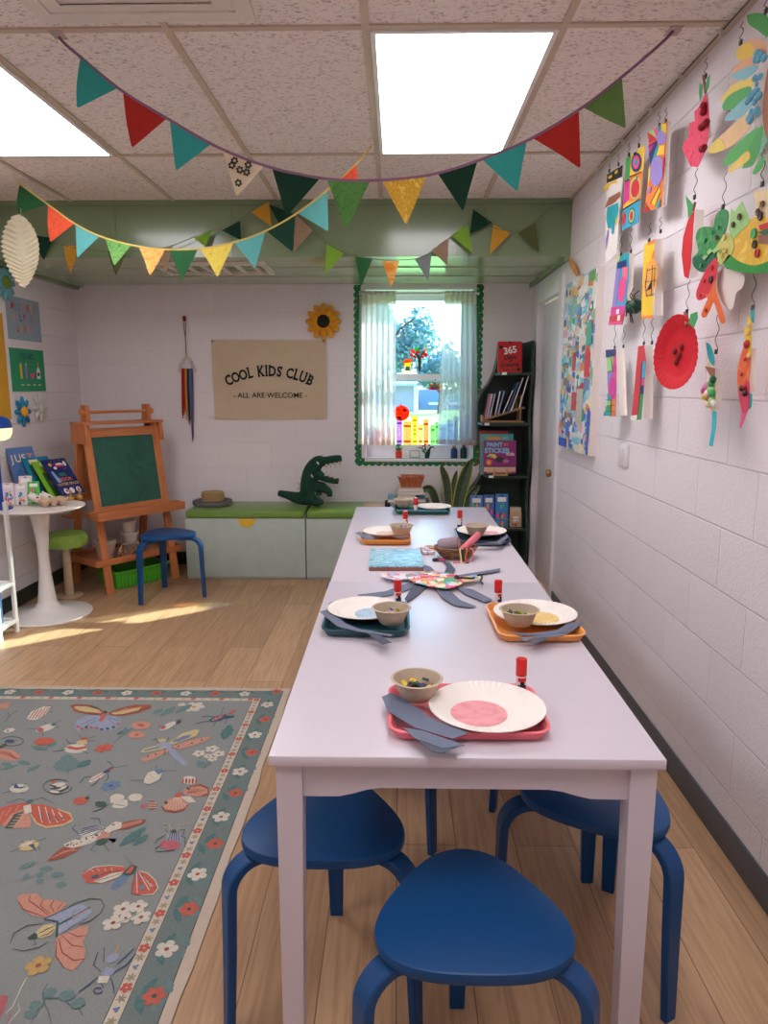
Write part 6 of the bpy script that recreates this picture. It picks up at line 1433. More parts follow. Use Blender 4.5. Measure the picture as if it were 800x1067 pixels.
# 2 apples triptych
art('paper_artwork', 'painting of three framed apples on yellow, red and blue, top row second from the soffit', A3([(310, 270), (425, 180), (410, 400), (388, 665), (288, 712), (292, 540)]), YEL,
 [(A3([(310, 268), (342, 245), (330, 395), (304, 410)]), GRE), (A3([(304, 412), (334, 395), (330, 520), (292, 560)]), MAG), (A3([(334, 380), (412, 348), (402, 510), (328, 540)]), ORN), (EA(A3, 368, 450, 33, 70, .1), LGR), (EA(A3, 368, 452, 27, 58, .1), RED_), (A3([(374, 380), (384, 372), (380, 400), (372, 402)]), DGR), (A3([(292, 585), (398, 515), (388, 664), (288, 712)]), SKY_), (EA(A3, 346, 622, 22, 52, .1), DGR), (EA(A3, 346, 622, 17, 42, .1), LGR), (EA(A3, 346, 622, 11, 30, .1), RED_), (EA(A3, 300, 640, 10, 40, .1), RED_), (EA(A3, 376, 292, 31, 60, .1), NAV), (EA(A3, 376, 290, 22, 42, .1), PNK), (EA(A3, 376, 290, 11, 22, .1), TQ), (A3([(334, 378), (336, 384), (412, 352), (413, 346)]), BLK), (A3([(293, 580), (294, 588), (400, 520), (401, 512)]), BLK), (A3([(308, 410), (309, 416), (336, 398), (336, 391)]), BLK), (A3([(360, 235), (380, 222), (376, 245), (362, 250)]), BLK)], [(A3([(328, 170)])[0], A3([(326, 250)])[0]), (A3([(388, 110)])[0], A3([(388, 195)])[0])])
# 3 geometric lavender
art('paper_artwork', 'geometric painting with lavender ovals and coloured rays, top row third from the soffit', A3([(443, 105), (566, 35), (556, 200), (532, 565), (420, 602), (452, 330), (452, 200)]), ORN,
 [(A3([(443, 108), (478, 130), (500, 150), (450, 175)]), RED_), (A3([(446, 104), (480, 88), (500, 145), (478, 125)]), LGR), (A3([(480, 88), (505, 75), (512, 135), (500, 145)]), PNK), (A3([(505, 75), (530, 60), (525, 110), (512, 130)]), TQ), (A3([(530, 60), (562, 38), (556, 130), (530, 110)]), YEL), (EA(A3, 528, 140, 30, 44, .1), VIO), (A3([(450, 178), (498, 158), (452, 240)]), MAG), (A3([(452, 240), (500, 158), (505, 175), (460, 320)]), NAV), (A3([(460, 320), (506, 178), (516, 200), (482, 300)]), TQ), (A3([(516, 195), (552, 180), (548, 240), (500, 250)]), YEL), (EA(A3, 502, 345, 42, 95, .1), VIO), (A3([(452, 330), (462, 320), (462, 400), (450, 430)]), YEL), (A3([(545, 260), (554, 250), (540, 380), (536, 330)]), RED_), (A3([(452, 450), (470, 440), (462, 480), (446, 480)]), VIO), (A3([(470, 540), (520, 440), (526, 470), (490, 560)]), YEL), (A3([(420, 600), (432, 560), (455, 585)]), RED_), (A3([(495, 570), (528, 505), (522, 568)]), TQ), (A3([(430, 540), (433, 538), (465, 590), (460, 592)]), BLK), (A3([(465, 545), (468, 548), (528, 430), (526, 425)]), BLK), (A3([(452, 195), (454, 200), (510, 160), (508, 155)]), BLK)], [(A3([(512, -20)])[0], A3([(514, 70)])[0]), (A3([(556, -45)])[0], A3([(554, 45)])[0])], back=A3([(566, 35), (532, 565)])+A3([(575, 40), (540, 560)])+[.012])
# 4 purple pink strip
art('paper_artwork', 'blue purple and pink striped painting hanging under the three apples', A9([(112, 180), (172, 160), (170, 290), (148, 480), (138, 525), (70, 528), (90, 430)]), SKY_,
 [(A9([(112, 182), (130, 176), (128, 205), (110, 215)]), YEL), (A9([(126, 178), (172, 162), (168, 195), (118, 215)]), TQ), (A9([(114, 210), (160, 195), (158, 235), (112, 245)]), NAV), (A9([(108, 245), (128, 240), (108, 430), (86, 436)]), VIO), (EA(A9, 138, 345, 18, 72, .12), PNK), (A9([(140, 236), (166, 232), (162, 300), (140, 280)]), pal((240, 110, 130))), (A9([(84, 436), (156, 428), (150, 470), (78, 480)]), MAG), (A9([(76, 482), (150, 470), (138, 524), (70, 527)]), RED_), (A9([(110, 448), (124, 446), (122, 470), (108, 472)]), WHT), (A9([(116, 478), (130, 476), (128, 504), (114, 506)]), WHT), (A9([(72, 512), (142, 508), (138, 525), (70, 528)]), PNK)], [(A9([(133, 80)])[0], A9([(130, 175)])[0]), (A9([(182, 40)])[0], A9([(180, 160)])[0])], back=A9([(172, 160), (148, 480)])+A9([(186, 164), (160, 480)])+[.02])
# 5 yellow strip with grid
art('paper_artwork', 'yellow painting with black grid and orange head, middle row beneath the lavender ovals', A9([(248, 118), (300, 95), (300, 240), (292, 492), (232, 492), (240, 280)]), YEL,
 [(A9([(270, 108), (302, 92), (300, 112), (262, 125)]), ORN), (EA(A9, 292, 195, 8, 50, .15), ORN), (EA(A9, 280, 290, 34, 100, .14), pal((240, 170, 80))), (A9([(232, 484), (294, 476), (292, 494), (232, 494)]), ORN), (A9(strokepx([(262, 252), (308, 238)], 5)), BLK), (A9(strokepx([(252, 310), (312, 300)], 5)), BLK), (A9(strokepx([(258, 380), (304, 370)], 5)), BLK), (A9(strokepx([(268, 240), (256, 330), (262, 384)], 4)), BLK), (A9(strokepx([(292, 225), (286, 380)], 5)), BLK), (A9(strokepx([(262, 356), (290, 300), (284, 344)], 4)), BLK), (A9(strokepx([(306, 238), (300, 330)], 4)), BLK)], [(A9([(278, 10)])[0], A9([(272, 105)])[0]), (A9([(330, -20)])[0], A9([(330, 60)])[0])], back=A9([(302, 92), (292, 490)])+A9([(330, 60), (300, 480)])+[.03])
# 6 fly
t = thing('paper_fly', 'dark green fly craft with pipe cleaner legs between the blue and yellow paintings', 'paper craft', ox(660, 330, .975))
mb = MB(); mb.slab([ox(u, v, .968) for u, v in A9(ell(168, 420, 16, 52, .25))], (.001, 0, 0), CRM); mb.build('wing', t, world=True, smooth=False)
FB = M('fly_green', (22, 70, 52), .5); mb = MB(); mb.ball(ox(*A9([(172, 435)])[0], .962), .02, FB, 12, (.8, 1.1, 1.3)); mb.build('head', t, world=True); mb = MB(); mb.ball(ox(*A9([(203, 432)])[0], .955), .03, FB, 14, (1, 1, 1)); mb.build('body', t, world=True)
rr = random.Random(3)
for k in range(9):
    a = k*PI*2/9+.2; c = V(ox(*A9([(200, 430)])[0], .955)); e = c+V((rr.uniform(-.02, .01), math.cos(a)*.075, math.sin(a)*.07)); mb = MB(); mb.tube([c, c.lerp(e, .55)+V((-.012, 0, .012)), e], .0025, BLK, 6); mb.build('leg', t, world=True)
# 7 small geometric
art('paper_artwork', 'small blue, pink and green block painting, bottom row on the left', A9([(53, 652), (106, 648), (108, 760), (104, 990), (44, 985), (66, 920), (62, 760)]), PNK,
 [(A9([(53, 654), (106, 650), (104, 682), (54, 690)]), NAV), (A9([(58, 692), (92, 686), (90, 755), (62, 762)]), LGR), (EA(A9, 100, 745, 10, 26), MAG), (A9([(62, 764), (92, 756), (84, 830), (64, 840)]), VIO), (EA(A9, 88, 845, 20, 58, .05), MAG), (A9([(62, 872), (72, 870), (84, 905), (64, 915)]), TQ), (A9([(62, 915), (84, 905), (84, 932), (60, 938)]), LGR), (A9([(84, 905), (106, 900), (105, 935), (84, 935)]), ORN), (A9([(56, 938), (84, 935), (84, 965), (54, 965)]), GRE), (A9([(48, 965), (82, 965), (80, 988), (44, 985)]), TQ), (A9([(84, 935), (106, 935), (104, 990), (82, 988)]), ORN), (A9(strokepx([(54, 690), (104, 682)], 4)), BLK), (A9(strokepx([(82, 690), (92, 760), (66, 765)], 4)), BLK), (A9(strokepx([(62, 935), (106, 932)], 4)), BLK), (A9(strokepx([(56, 964), (104, 964)], 4)), BLK), (A9(strokepx([(60, 905), (84, 905), (84, 988)], 4)), BLK)], [(A9([(103, 516)])[0], A9([(98, 645)])[0]), (A9([(148, 525)])[0], A9([(142, 640)])[0])], back=A9([(107, 648), (104, 990)])+A9([(144, 648), (122, 985)])+[.034])
# 8 red strip
art('paper_artwork', 'red striped painting with thin blue and green bar, bottom row on the right', A9([(217, 634), (248, 630), (258, 710), (232, 1005), (180, 1008), (196, 860)]), RED_,
 [(A9([(240, 712), (256, 710), (250, 795), (236, 795)]), SKY_), (A9([(236, 796), (250, 795), (248, 830), (234, 832)]), PNK), (A9([(234, 834), (248, 832), (246, 872), (230, 874)]), NAV), (A9([(230, 876), (246, 874), (232, 1004), (216, 1006)]), GRE), (A9(strokepx([(238, 710), (228, 880), (214, 1008)], 5)), BLK), (A9([(180, 985), (214, 982), (212, 1008), (178, 1008)]), WHT), (A9(strokepx([(236, 796), (252, 794)], 4)), BLK), (A9(strokepx([(232, 875), (248, 873)], 4)), BLK)], [(A9([(250, 480)])[0], A9([(245, 625)])[0]), (A9([(290, 490)])[0], A9([(286, 622)])[0])], back=A9([(249, 630), (233, 1004)])+A9([(288, 628), (244, 1000)])+[.034])
# 9 pink fruit with seeds
fr9 = A7([(200, 430), (212, 480), (218, 560), (214, 640), (200, 700), (165, 775), (130, 770), (92, 690), (104, 650), (118, 640), (125, 570), (150, 560), (148, 520), (172, 490)])
t = art('paper_fruit', 'pink paper pear shaped fruit with red pompom seeds and green leaves, upper middle', fr9, patches('pink_painted', [(214, 34, 74), (232, 66, 104), (206, 30, 66)], 24, .7, kind='noise'), [], [(A7([(203, 265)])[0], A7([(200, 360)])[0])], back=A7([(202, 430), (166, 776)])+A7([(222, 560), (216, 640)])+[.006])
SEED = M('seed_red', (150, 20, 30), .7)
for u, v in ((190, 490), (188, 520), (180, 590), (204, 566), (195, 575), (183, 690), (192, 684)):
    mb = MB(); mb.ball(ox(*A7([(u, v)])[0], HX-.008), .011, SEED, 10); mb.build('seed', t, world=True)
for pts in (A7([(220, 345), (215, 400), (204, 425), (198, 400), (206, 365)]), A7([(172, 385), (186, 395), (182, 440), (174, 470), (168, 430)])):
    mb = MB(); mb.slab([ox(u, v, HX-.003) for u, v in pts], (.001, 0, 0), GRE); mb.build('leaf', t, world=True, smooth=False)
mb = MB(); mb.tube([ox(*A7([(200, 430)])[0], HX), ox(*A7([(190, 350)])[0], HX)], .004, BRN, 6); mb.build('stem', t, world=True)
# 10 half plate apple seen nearly edge on
RPL = M('red_painted_plate', (214, 30, 44), .7, var=.1)
t = thing('paper_fruit', 'red half paper plate apple hanging under the pink fruit, seen edge on', 'hanging art', ox(714, 293, HX))
c = [ox(u, v, HX) for u, v in A8([(165, 70), (160, 130), (155, 220), (148, 300), (140, 345), (124, 335), (114, 250), (120, 180), (140, 110)])]
mb = MB(); rows = []
for q in range(7):
    s = q/6; rows.append([p+V((-.002-.05*math.sin(s*PI/2)*0, 0, 0)).lerp(V((.0, 0, 0)), s) for p in c])
mb.slab(c, (.0015, 0, 0), RPL); mb.build('painted_plate', t, world=True, smooth=False)
mb = MB(); mb.grid([[ox(*A8([p])[0], HX)+V((.0018, -.004, 0)) for p in ((165, 70), (160, 150), (152, 240), (141, 345))], [ox(*A8([p])[0], HX)+V((.02, -.012, 0)) for p in ((172, 75), (170, 150), (164, 240), (146, 340))]], KRAFT_BACK); mb.build('folded_back', t, world=True, recalc=False)
mb = MB(); mb.slab([ox(u, v, HX-.002) for u, v in A8([(130, 15), (160, 50), (156, 85), (140, 105), (138, 70)])], (.001, 0, 0), GRE); mb.build('leaf', t, world=True, smooth=False)
mb = MB(); mb.tube([ox(*A8([(160, 75)])[0], HX), ox(*A8([(168, 40)])[0], HX)], .004, BRN, 6); mb.build('stem', t, world=True)
hook(t, ox(*A7([(160, 778)])[0], HX), ox(*A7([(148, 920)])[0], HX))
# 11 red plate apple, a round fluted plate turned to the room
t = thing('paper_fruit', 'big round red paper plate apple with green leaf, lowest of the red fruits', 'hanging art', ox(707, 405, HX-.03))
cc = ox(*A8([(103, 650)])[0], HX-.045); R_ = .108; ry_ = RZ(math.radians(17)); 
def plp(r, a, d): return cc + ry_ @ V((-d, math.cos(a)*r, math.sin(a)*r))
rows = []
rr_ = [(.004, 0), (R_*.6, 0), (R_*.68, .003), (R_*.8, .011), (R_, .016)]
pe = lambda a: 1+.2*max(0, math.sin(a))**3
seg = 96
for r, d in rr_+[(r, d-.0018) for r, d in rr_[::-1]]: rows.append([plp(r*(pe(2*PI*k/seg)), 2*PI*k/seg, d+(.0016*math.cos(k*PI*2/3) if R_*.7 < r else 0)) for k in range(seg)])
mb = MB(); vs = mb.grid(rows, RPL, close_u=True); mb.bm.faces.new(vs[0]); mb.bm.faces.new(vs[-1]); mb.build('painted_plate', t, world=True)
for dy, dz in ((-.004, .0), (.02, .015), (.008, -.02), (-.012, .026)):
    mb = MB(); mb.ball(cc+ry_ @ V((-.003, dy, dz)), .012, M('seed_brown', (120, 26, 30), .8), 8, (.4, 1, 1)); mb.build('seed', t, world=True)
mb = MB(); mb.slab([ox(u, v, HX-.05) for u, v in A8([(142, 520), (150, 485), (176, 475), (178, 500), (162, 540)])], (.001, 0, 0), GRE); mb.build('leaf', t, world=True, smooth=False)
mb = MB(); mb.tube([ox(*A8([(136, 530)])[0], HX-.045), ox(*A8([(130, 480)])[0], HX-.03)], .007, BRN, 8); mb.build('stem', t, world=True)
hook(t, ox(*A8([(145, 350)])[0], HX), ox(*A8([(134, 480)])[0], HX-.03))
# 12 feathered sun face
t = thing('feather_artwork', 'large paper artwork ringed with painted yellow, green and blue feathers, top right', 'hanging art', ox(785, 178, HX))
FC = [pal((66, 160, 70)), pal((236, 200, 80)), pal((232, 176, 130)), pal((236, 206, 90)), pal((70, 170, 80)), pal((130, 190, 200)), pal((236, 196, 140)), pal((70, 176, 76)), pal((60, 160, 66)), pal((110, 180, 150))]
feats = [([(390, 70), (440, 60), (489, 80), (489, 170), (440, 140), (400, 110)], 0), ([(342, 240), (370, 205), (420, 195), (430, 240), (400, 280), (350, 275)], 1), ([(322, 330), (370, 280), (425, 262), (430, 300), (380, 330), (340, 350)], 2), ([(320, 345), (420, 300), (440, 320), (380, 370), (330, 360)], 5), ([(262, 470), (330, 390), (430, 360), (436, 380), (350, 440)], 3), ([(276, 490), (310, 440), (400, 400), (410, 440), (370, 490), (290, 512)], 4), ([(292, 540), (400, 440), (420, 470), (370, 540), (296, 560)], 5), ([(212, 690), (300, 600), (405, 520), (415, 570), (330, 670), (225, 710)], 6), ([(212, 690), (260, 640), (290, 690), (225, 710)], 3), ([(284, 745), (330, 680), (440, 590), (440, 640), (360, 730), (290, 770)], 7), ([(370, 780), (400, 690), (460, 580), (460, 650), (420, 760)], 8), ([(300, 790), (390, 700), (400, 740), (320, 795)], 3), ([(415, 800), (450, 740), (470, 720), (465, 770), (430, 808)], 7), ([(440, 740), (480, 560), (489, 560), (489, 640)], 9), ([(395, 180), (470, 190), (480, 250), (440, 240)], 2)]
for k, (pts, ci) in enumerate(feats):
    ps_ = [V((u, v, 0)) for u, v in pts]; sm2 = crom(ps_+[ps_[0]], 4)[:-1]
    mb = MB(); mb.slab([ox(*A7([(p.x, p.y)])[0], HX-.002-.0011*k) for p in sm2], (.0009, 0, 0), FC[ci]); mb.build('feather', t, world=True, smooth=False)
BLT = M('blue_tissue', (110, 180, 206), .8)
rr = random.Random(6); 
for k in range(30):
    u, v = [(450, 250), (462, 268), (436, 262), (420, 430), (405, 470), (430, 410), (440, 350), (410, 560), (425, 520), (430, 455)][k % 10]
    mb = MB(); mb.ball(ox(*A7([(u+rr.uniform(-16, 16), v+rr.uniform(-20, 20))])[0], HX-.022-rr.uniform(0, .006)), rr.uniform(.006, .011), BLT, 8, (.7, 1.3, 1)); mb.build('tissue_tuft', t, world=True)
mb = MB(); cxy = ox(*A7([(540, 390)])[0], HX-.024); mb.slab([V((cxy.x, cxy.y+.075*math.cos(a), cxy.z+.13*math.sin(a))) for a in (2*PI*k/28 for k in range(28))], (.002, 0, 0), M('brown_painted', (170, 116, 90), .8, var=.25, scale=60, bump=.5)); tag(mb.build('centre_disc', t, world=True, smooth=False), 'brown centre disc')
for s, e in (((370, 100), (362, 205)), ((478, -60), (478, 60))): hook(t, ox(*A7([s])[0], HX), ox(*A7([e])[0], HX-.004))
# 13 green leafy creature with red and orange tail
t = thing('button_artwork', 'green lobed creature with red and orange tail, covered in buttons', 'hanging art', ox(742, 330, HX))
def piece(nm, f, pts, m, off=0, smooth_=True):
    ps_ = [V((u, v, 0)) for u, v in pts]; sm2 = crom(ps_+[ps_[0]], 4)[:-1] if smooth_ else ps_
    mb = MB(); mb.slab([ox(*f([(p.x, p.y)])[0], HX-.002-off) for p in sm2], (.0012, 0, 0), m); return mb.build(nm, t, world=True, smooth=False)
piece('body', A8, [(240, 140), (250, 95), (275, 68), (300, 80), (296, 130), (280, 175), (258, 210), (270, 255), (240, 275), (215, 310), (190, 318), (162, 295), (158, 262), (180, 235), (170, 185), (180, 150), (205, 138)], patches('green_painted', [(60, 160, 80), (40, 130, 70), (90, 180, 90)], 24, .6, kind='noise'))
piece('leaf_top', A8, [(300, 150), (310, 65), (325, 80), (352, 38), (370, 80), (385, 120), (345, 160), (318, 190)], LGR, .001, False)
piece('leaf_side', A8, [(252, 215), (290, 165), (318, 190), (316, 240), (270, 290), (256, 255)], pal((206, 200, 110)), .002)
piece('tail_red', A8, [(215, 300), (250, 262), (252, 330), (230, 400), (200, 425), (178, 428), (172, 400), (190, 350)], pal((216, 40, 60)), .003)
piece('tail_orange', A8, [(190, 400), (220, 405), (245, 350), (252, 395), (285, 505), (268, 518), (243, 440), (225, 470), (208, 498), (192, 490), (205, 450), (216, 420)], pal((236, 110, 50)), .004)
piece('foot_dark', A8, [(158, 262), (215, 240), (248, 240), (240, 275), (215, 310), (190, 318), (162, 295)], DGR, .0015)
BT = [M('button_brown', (90, 60, 44), .4), M('button_green', (70, 170, 110), .4), M('button_red', (190, 40, 50), .4), M('button_cream', (226, 200, 120), .4), M('button_black', (40, 30, 34), .4)]
for i, (u, v, c, r) in enumerate(((260, 140, 1, .006), (236, 160, 1, .006), (255, 182, 0, .007), (205, 190, 1, .008), (285, 180, 3, .008), (345, 98, 0, .009), (320, 130, 0, .008), (210, 240, 1, .009), (192, 292, 1, .007), (232, 348, 4, .011), (236, 300, 2, .007), (205, 355, 2, .006), (190, 412, 2, .005), (213, 470, 2, .006), (290, 230, 3, .006), (275, 250, 3, .006))):
    mb = MB(); mb.lathe([(0, 0), (r, 0), (r*1.05, .002), (r, .004), (r*.7, .003), (0, .003)], BT[c], ox(*A8([(u, v)])[0], HX-.006), 16, RY(-PI/2)); mb.build('button', t, world=True)
for u, v in ((205, 245), (222, 225), (245, 220)):
    mb = MB(); mb.face([ox(*A8([p])[0], HX-.0075) for p in ((u-10, v+14), (u+6, v-2), (u+14, v+10), (u-2, v+26))], LGR); mb.build('paper_tile', t, world=True, smooth=False)
hook(t, ox(*A7([(296, 790)])[0], HX), ox(*A8([(278, 65)])[0], HX))
# 14 yellow face
t = thing('button_artwork', 'yellow round creature with green leaf base and button eyes at the right edge', 'hanging art', ox(785, 280, HX))
piece('card_back', A8, [(378, 150), (410, 60), (400, 0), (470, -5), (520, 60), (520, 290), (440, 300), (390, 260)], CRM, -.001)
piece('yellow_body', A8, [(300, 240), (320, 190), (345, 160), (385, 110), (440, 100), (520, 150), (520, 290), (420, 316), (360, 300)], patches('yellow_painted', [(240, 200, 50), (226, 176, 50), (246, 214, 90)], 20, .6, kind='noise'))
piece('green_base', A8, [(262, 235), (280, 228), (330, 270), (400, 292), (470, 270), (520, 250), (520, 290), (470, 318), (380, 322), (310, 308), (280, 285)], pal((50, 150, 60)), .002)
piece('red_stripe', A8, [(420, 132), (520, 100), (520, 122), (424, 152)], RED_, .003, False); piece('green_stripe', A8, [(414, 160), (520, 130), (520, 150), (440, 172)], DGR, .0035, False); piece('brown_mouth', A8, [(420, 170), (470, 165), (470, 208), (420, 205)], BRN, .002, False)
for i, (u, v, c, r) in enumerate(((425, 50, 3, .008), (418, 80, 0, .009), (428, 95, 4, .011), (402, 165, 1, .013), (406, 208, 4, .011), (416, 243, 2, .011), (437, 48, 0, .008))):
    mb = MB(); mb.lathe([(0, 0), (r, 0), (r*1.05, .002), (r, .004), (r*.7, .003), (0, .003)], BT[c], ox(*A8([(u, v)])[0], HX-.005), 16, RY(-PI/2)); mb.build('button', t, world=True)
hook(t, ox(*A7([(470, 690)])[0], HX), ox(*A7([(462, 860)])[0], HX-.001))
# 15 confetti fish mobile
t = thing('paper_fish', 'pompom speckled paper fish with teal streamer, bottom row left of the orange fish', 'hanging art', ox(738, 463, HX))
piece('body', A8, [(212, 600), (230, 640), (240, 700), (246, 760), (248, 860), (232, 868), (212, 830), (196, 780), (222, 745), (216, 690), (222, 660)], CRM, 0)
piece('fin_teal', A8, [(210, 596), (228, 610), (244, 660), (240, 690), (220, 660)], TQ, .002); piece('fin_brown', A8, [(206, 692), (246, 700), (244, 745), (228, 730)], BRN, .0025, False); piece('streamer', A8, [(236, 870), (252, 872), (250, 930), (236, 1010), (222, 1008), (234, 940)], pal((50, 190, 200)), .001, False)
for i, (u, v, c) in enumerate(((203, 790, MAG), (216, 800, WHT), (228, 785, LGR), (232, 760, GRE), (236, 800, GRE), (222, 820, BRN), (206, 812, YEL), (220, 842, CRM), (232, 830, LGR), (212, 770, pal((226, 150, 180))), (240, 840, WHT), (238, 745, DGR))):
    mb = MB(); mb.ball(ox(*A8([(u, v)])[0], HX-.012), .012, c, 9, (.8, 1, 1)); mb.build('pompom', t, world=True)
mb = MB(); mb.grid([[ox(*A8([p])[0], HX)+V((.001, -.002, 0)) for p in ((242, 700), (247, 780), (248, 866))], [ox(*A8([p])[0], HX)+V((.014, -.006, 0)) for p in ((246, 700), (250, 780), (250, 866))]], KRAFT_BACK); mb.build('folded_back', t, world=True, recalc=False)
hook(t, ox(*A8([(262, 470)])[0], HX), ox(*A8([(250, 640)])[0], HX))
# 16 orange fish
t = thing('paper_fish', 'orange and red paper fish with yellow top and pink tail, lower right', 'hanging art', ox(775, 445, HX))
piece('body', A8, [(362, 610), (385, 615), (384, 700), (378, 780), (376, 860), (352, 850), (338, 790), (336, 710), (348, 650)], patches('orange_painted', [(236, 110, 40), (226, 80, 50), (240, 150, 60)], 24, .6, kind='noise'))
piece('lower_red', A8, [(340, 800), (380, 750), (378, 860), (360, 880), (348, 850)], pal((216, 60, 90)), .001); piece('tail', A8, [(352, 850), (376, 855), (366, 890), (352, 930), (343, 935), (350, 890)], pal((232, 90, 140)), .0005); piece('fin_yellow', A8, [(376, 490), (392, 520), (390, 560), (388, 640), (372, 620), (364, 570), (360, 540), (374, 545)], YEL, .002); piece('fin_teal', A8, [(378, 810), (392, 800), (390, 850), (378, 860)], TQ, -.001); piece('top_teal', A8, [(388, 470), (400, 462), (400, 520), (390, 520)], TQ, .0, False)
for i, (u, v, c, r) in enumerate(((372, 605, 2, .012), (380, 530, 3, .008), (378, 560, 3, .008), (380, 650, 3, .007), (352, 780, 4, .009), (364, 800, 4, .009), (352, 725, 2, .006), (366, 665, 2, .006), (362, 775, 2, .007))):
    mb = MB(); mb.ball(ox(*A8([(u, v)])[0], HX-.008), r, BT[c], 9, (.7, 1, 1)); mb.build('pompom', t, world=True)
mb = MB(); mb.grid([[ox(*A8([p])[0], HX)+V((.001, -.002, 0)) for p in ((384, 620), (382, 700), (378, 790))], [ox(*A8([p])[0], HX)+V((.013, -.005, 0)) for p in ((389, 620), (389, 700), (384, 790))]], KRAFT_BACK); mb.build('folded_back', t, world=True, recalc=False)
hook(t, ox(*A8([(408, 295)])[0], HX), ox(*A8([(396, 465)])[0], HX))
# white cut-out leaf behind, flat on the wall
t = thing('paper_cutout', 'plain white lobed paper cutout hanging behind the green creature', 'paper craft', ox(765, 320, HX+.012))
ps_ = crom([V((u, v, 0)) for u, v in [(258, 320), (300, 300), (360, 330), (355, 380), (330, 400), (318, 460), (296, 462), (270, 430), (256, 380), (258, 320)]], 4)[:-1]
mb = MB(); mb.slab([ox(*A8([(p.x, p.y)])[0], HX+.012) for p in ps_], (.001, 0, 0), KRAFT_BACK); mb.build('sheet', t, world=True, smooth=False)
hook(t, ox(*A8([(300, 240)])[0], HX+.012), ox(*A8([(300, 300)])[0], HX+.012))
# top wire along the wall the art hangs from
t = thing('hanging_rail', 'thin steel rail along the top of the right wall carrying the hanging art', 'rail', (.96, 2.6, CE-.06))
mb = MB(); mb.tube([V((XR-.03, 1.6, CE-.012)), V((XR-.03, 3.75, CE-.012))], .003, WIRE, 6); mb.build('rail', t, world=True)
for k, (u, v) in enumerate(((614, 165), (627, 152), (640, 140), (655, 124), (668, 112), (697, 95), (699, 58), (737, 55))):
    y = ox(u, v, HX).y; mb = MB(); mb.box((XR-.03, y, CE-.02), (.014, .016, .026), M('clear_clip', (206, 196, 190), .3), bev=.002); mb.build('clip', t, world=True)
# ================================================================ left wall posters and flowers
lx = lambda u, v, d=.003: ox(u, v, XL+d)
PBL = M('poster_grey_blue', (150, 170, 184), .7); PGR = M('poster_green', (44, 150, 104), .7); PYE = M('poster_yellow', (214, 158, 44), .7)
def poster(name, label, y0, y1, z0, z1, m):
    t = thing(name, label, 'poster', (XL+.002, (y0+y1)/2, z0)); mb = MB(); mb.bx((XL-.0005, y0, z0), (XL+.0025, y1, z1), m); mb.build('sheet', t, world=True, smooth=False); return t
y0, y1 = lx(7, 330).y, lx(41.5, 330).y
za, zb = lx(10, 353).z, lx(7, 307).z
t = poster('poster', 'grey blue poster with rainbow letters about mistakes on the left wall', y0, y1, za, zb, PBL)
RB = [(214, 60, 90), (226, 120, 150), (230, 170, 110), (60, 150, 90), (206, 40, 60), (200, 140, 170), (150, 110, 190), (220, 190, 90), (50, 90, 160), (190, 160, 60), (224, 90, 60)]
mb = MB()
yd_ = V((0, 1, 0)); zd_ = V((0, 0, 1)); Wp, Hp = y1-y0, zb-za
for r_, word in enumerate(('MISTAKES', 'HELP US', 'LEARN')):
    n = len(word); stp = Wp*.092 if r_ == 0 else Wp*.105; start = (y0+y1)/2-stp*(n-1)/2
    for i, ch in enumerate(word):
        if ch != ' ': mb.text(ch, Hp*.25, V((XL+.0032, start+stp*i, za+Hp*(.70-.25*r_))), yd_, zd_, M('ink_%02x%02x%02x' % RB[(i*3+r_*2) % 11], RB[(i*3+r_*2) % 11], .7), off=.0015, xs=.72)
mb.build('lettering', t, world=True, smooth=False, recalc=False)
y0, y1 = lx(11, 380).y, lx(46, 380).y; za, zb = lx(14, 408).z, lx(11, 362).z; Wp, Hp = y1-y0, zb-za
t = poster('poster', 'green poster reading YOU ARE with pencil and glue pictures on the left wall', y0, y1, za, zb, PGR)
mb = MB(); mb.text('YOU ARE...', Hp*.19, V((XL+.0032, (y0+y1)/2, za+Hp*.76)), yd_, zd_, M('ink_navy', (40, 60, 110), .7), off=.001, xs=.8)
mb.build('lettering', t, world=True, smooth=False, recalc=False)
mb = MB(); fq = lambda a, b, c, d, m: mb.face([V((XL+.0032, y0+Wp*s, za+Hp*q)) for s, q in ((a, c), (b, c), (b, d), (a, d))], m)
fq(.25, .31, .3, .62, YEL); mb.face([V((XL+.0032, y0+Wp*s, za+Hp*q)) for s, q in ((.25, .62), (.31, .62), (.28, .68))], CRM); fq(.4, .46, .3, .62, VIO); mb.face([V((XL+.0032, y0+Wp*s, za+Hp*q)) for s, q in ((.4, .62), (.46, .62), (.43, .68))], CRM)
mb.face([V((XL+.0032, y0+Wp*s, za+Hp*q)) for s, q in ((.6, .28), (.67, .38), (.66, .43), (.63, .44), (.6, .4), (.57, .44), (.54, .43), (.53, .38))], PNK)
fq(.74, .85, .3, .5, WHT); mb.face([V((XL+.0032, y0+Wp*s, za+Hp*q)) for s, q in ((.74, .5), (.85, .5), (.81, .58), (.78, .58))], WHT); fq(.78, .81, .58, .68, ORN); mb.face([V((XL+.0036, y0+Wp*s, za+Hp*q)) for s, q in ((.76, .37), (.83, .37), (.83, .45), (.76, .45))], NAV)
for s in (.25, .42, .6, .76): fq(s, s+.09, .14, .165, CRM)
mb.build('pictures', t, world=True, smooth=False, recalc=False)
y1 = lx(9, 400).y; t = poster('poster', 'plain yellow poster on the left wall, cut by the photo edge', y1-.5, y1, lx(10, 437).z, lx(0, 326).z, PYE)
mb = MB(); mb.text('GROW', .05, V((XL+.0032, y1-.25, lx(8, 417).z)), yd_, zd_, M('ink_brown', (110, 80, 40), .7)); 
mb.bm.free()
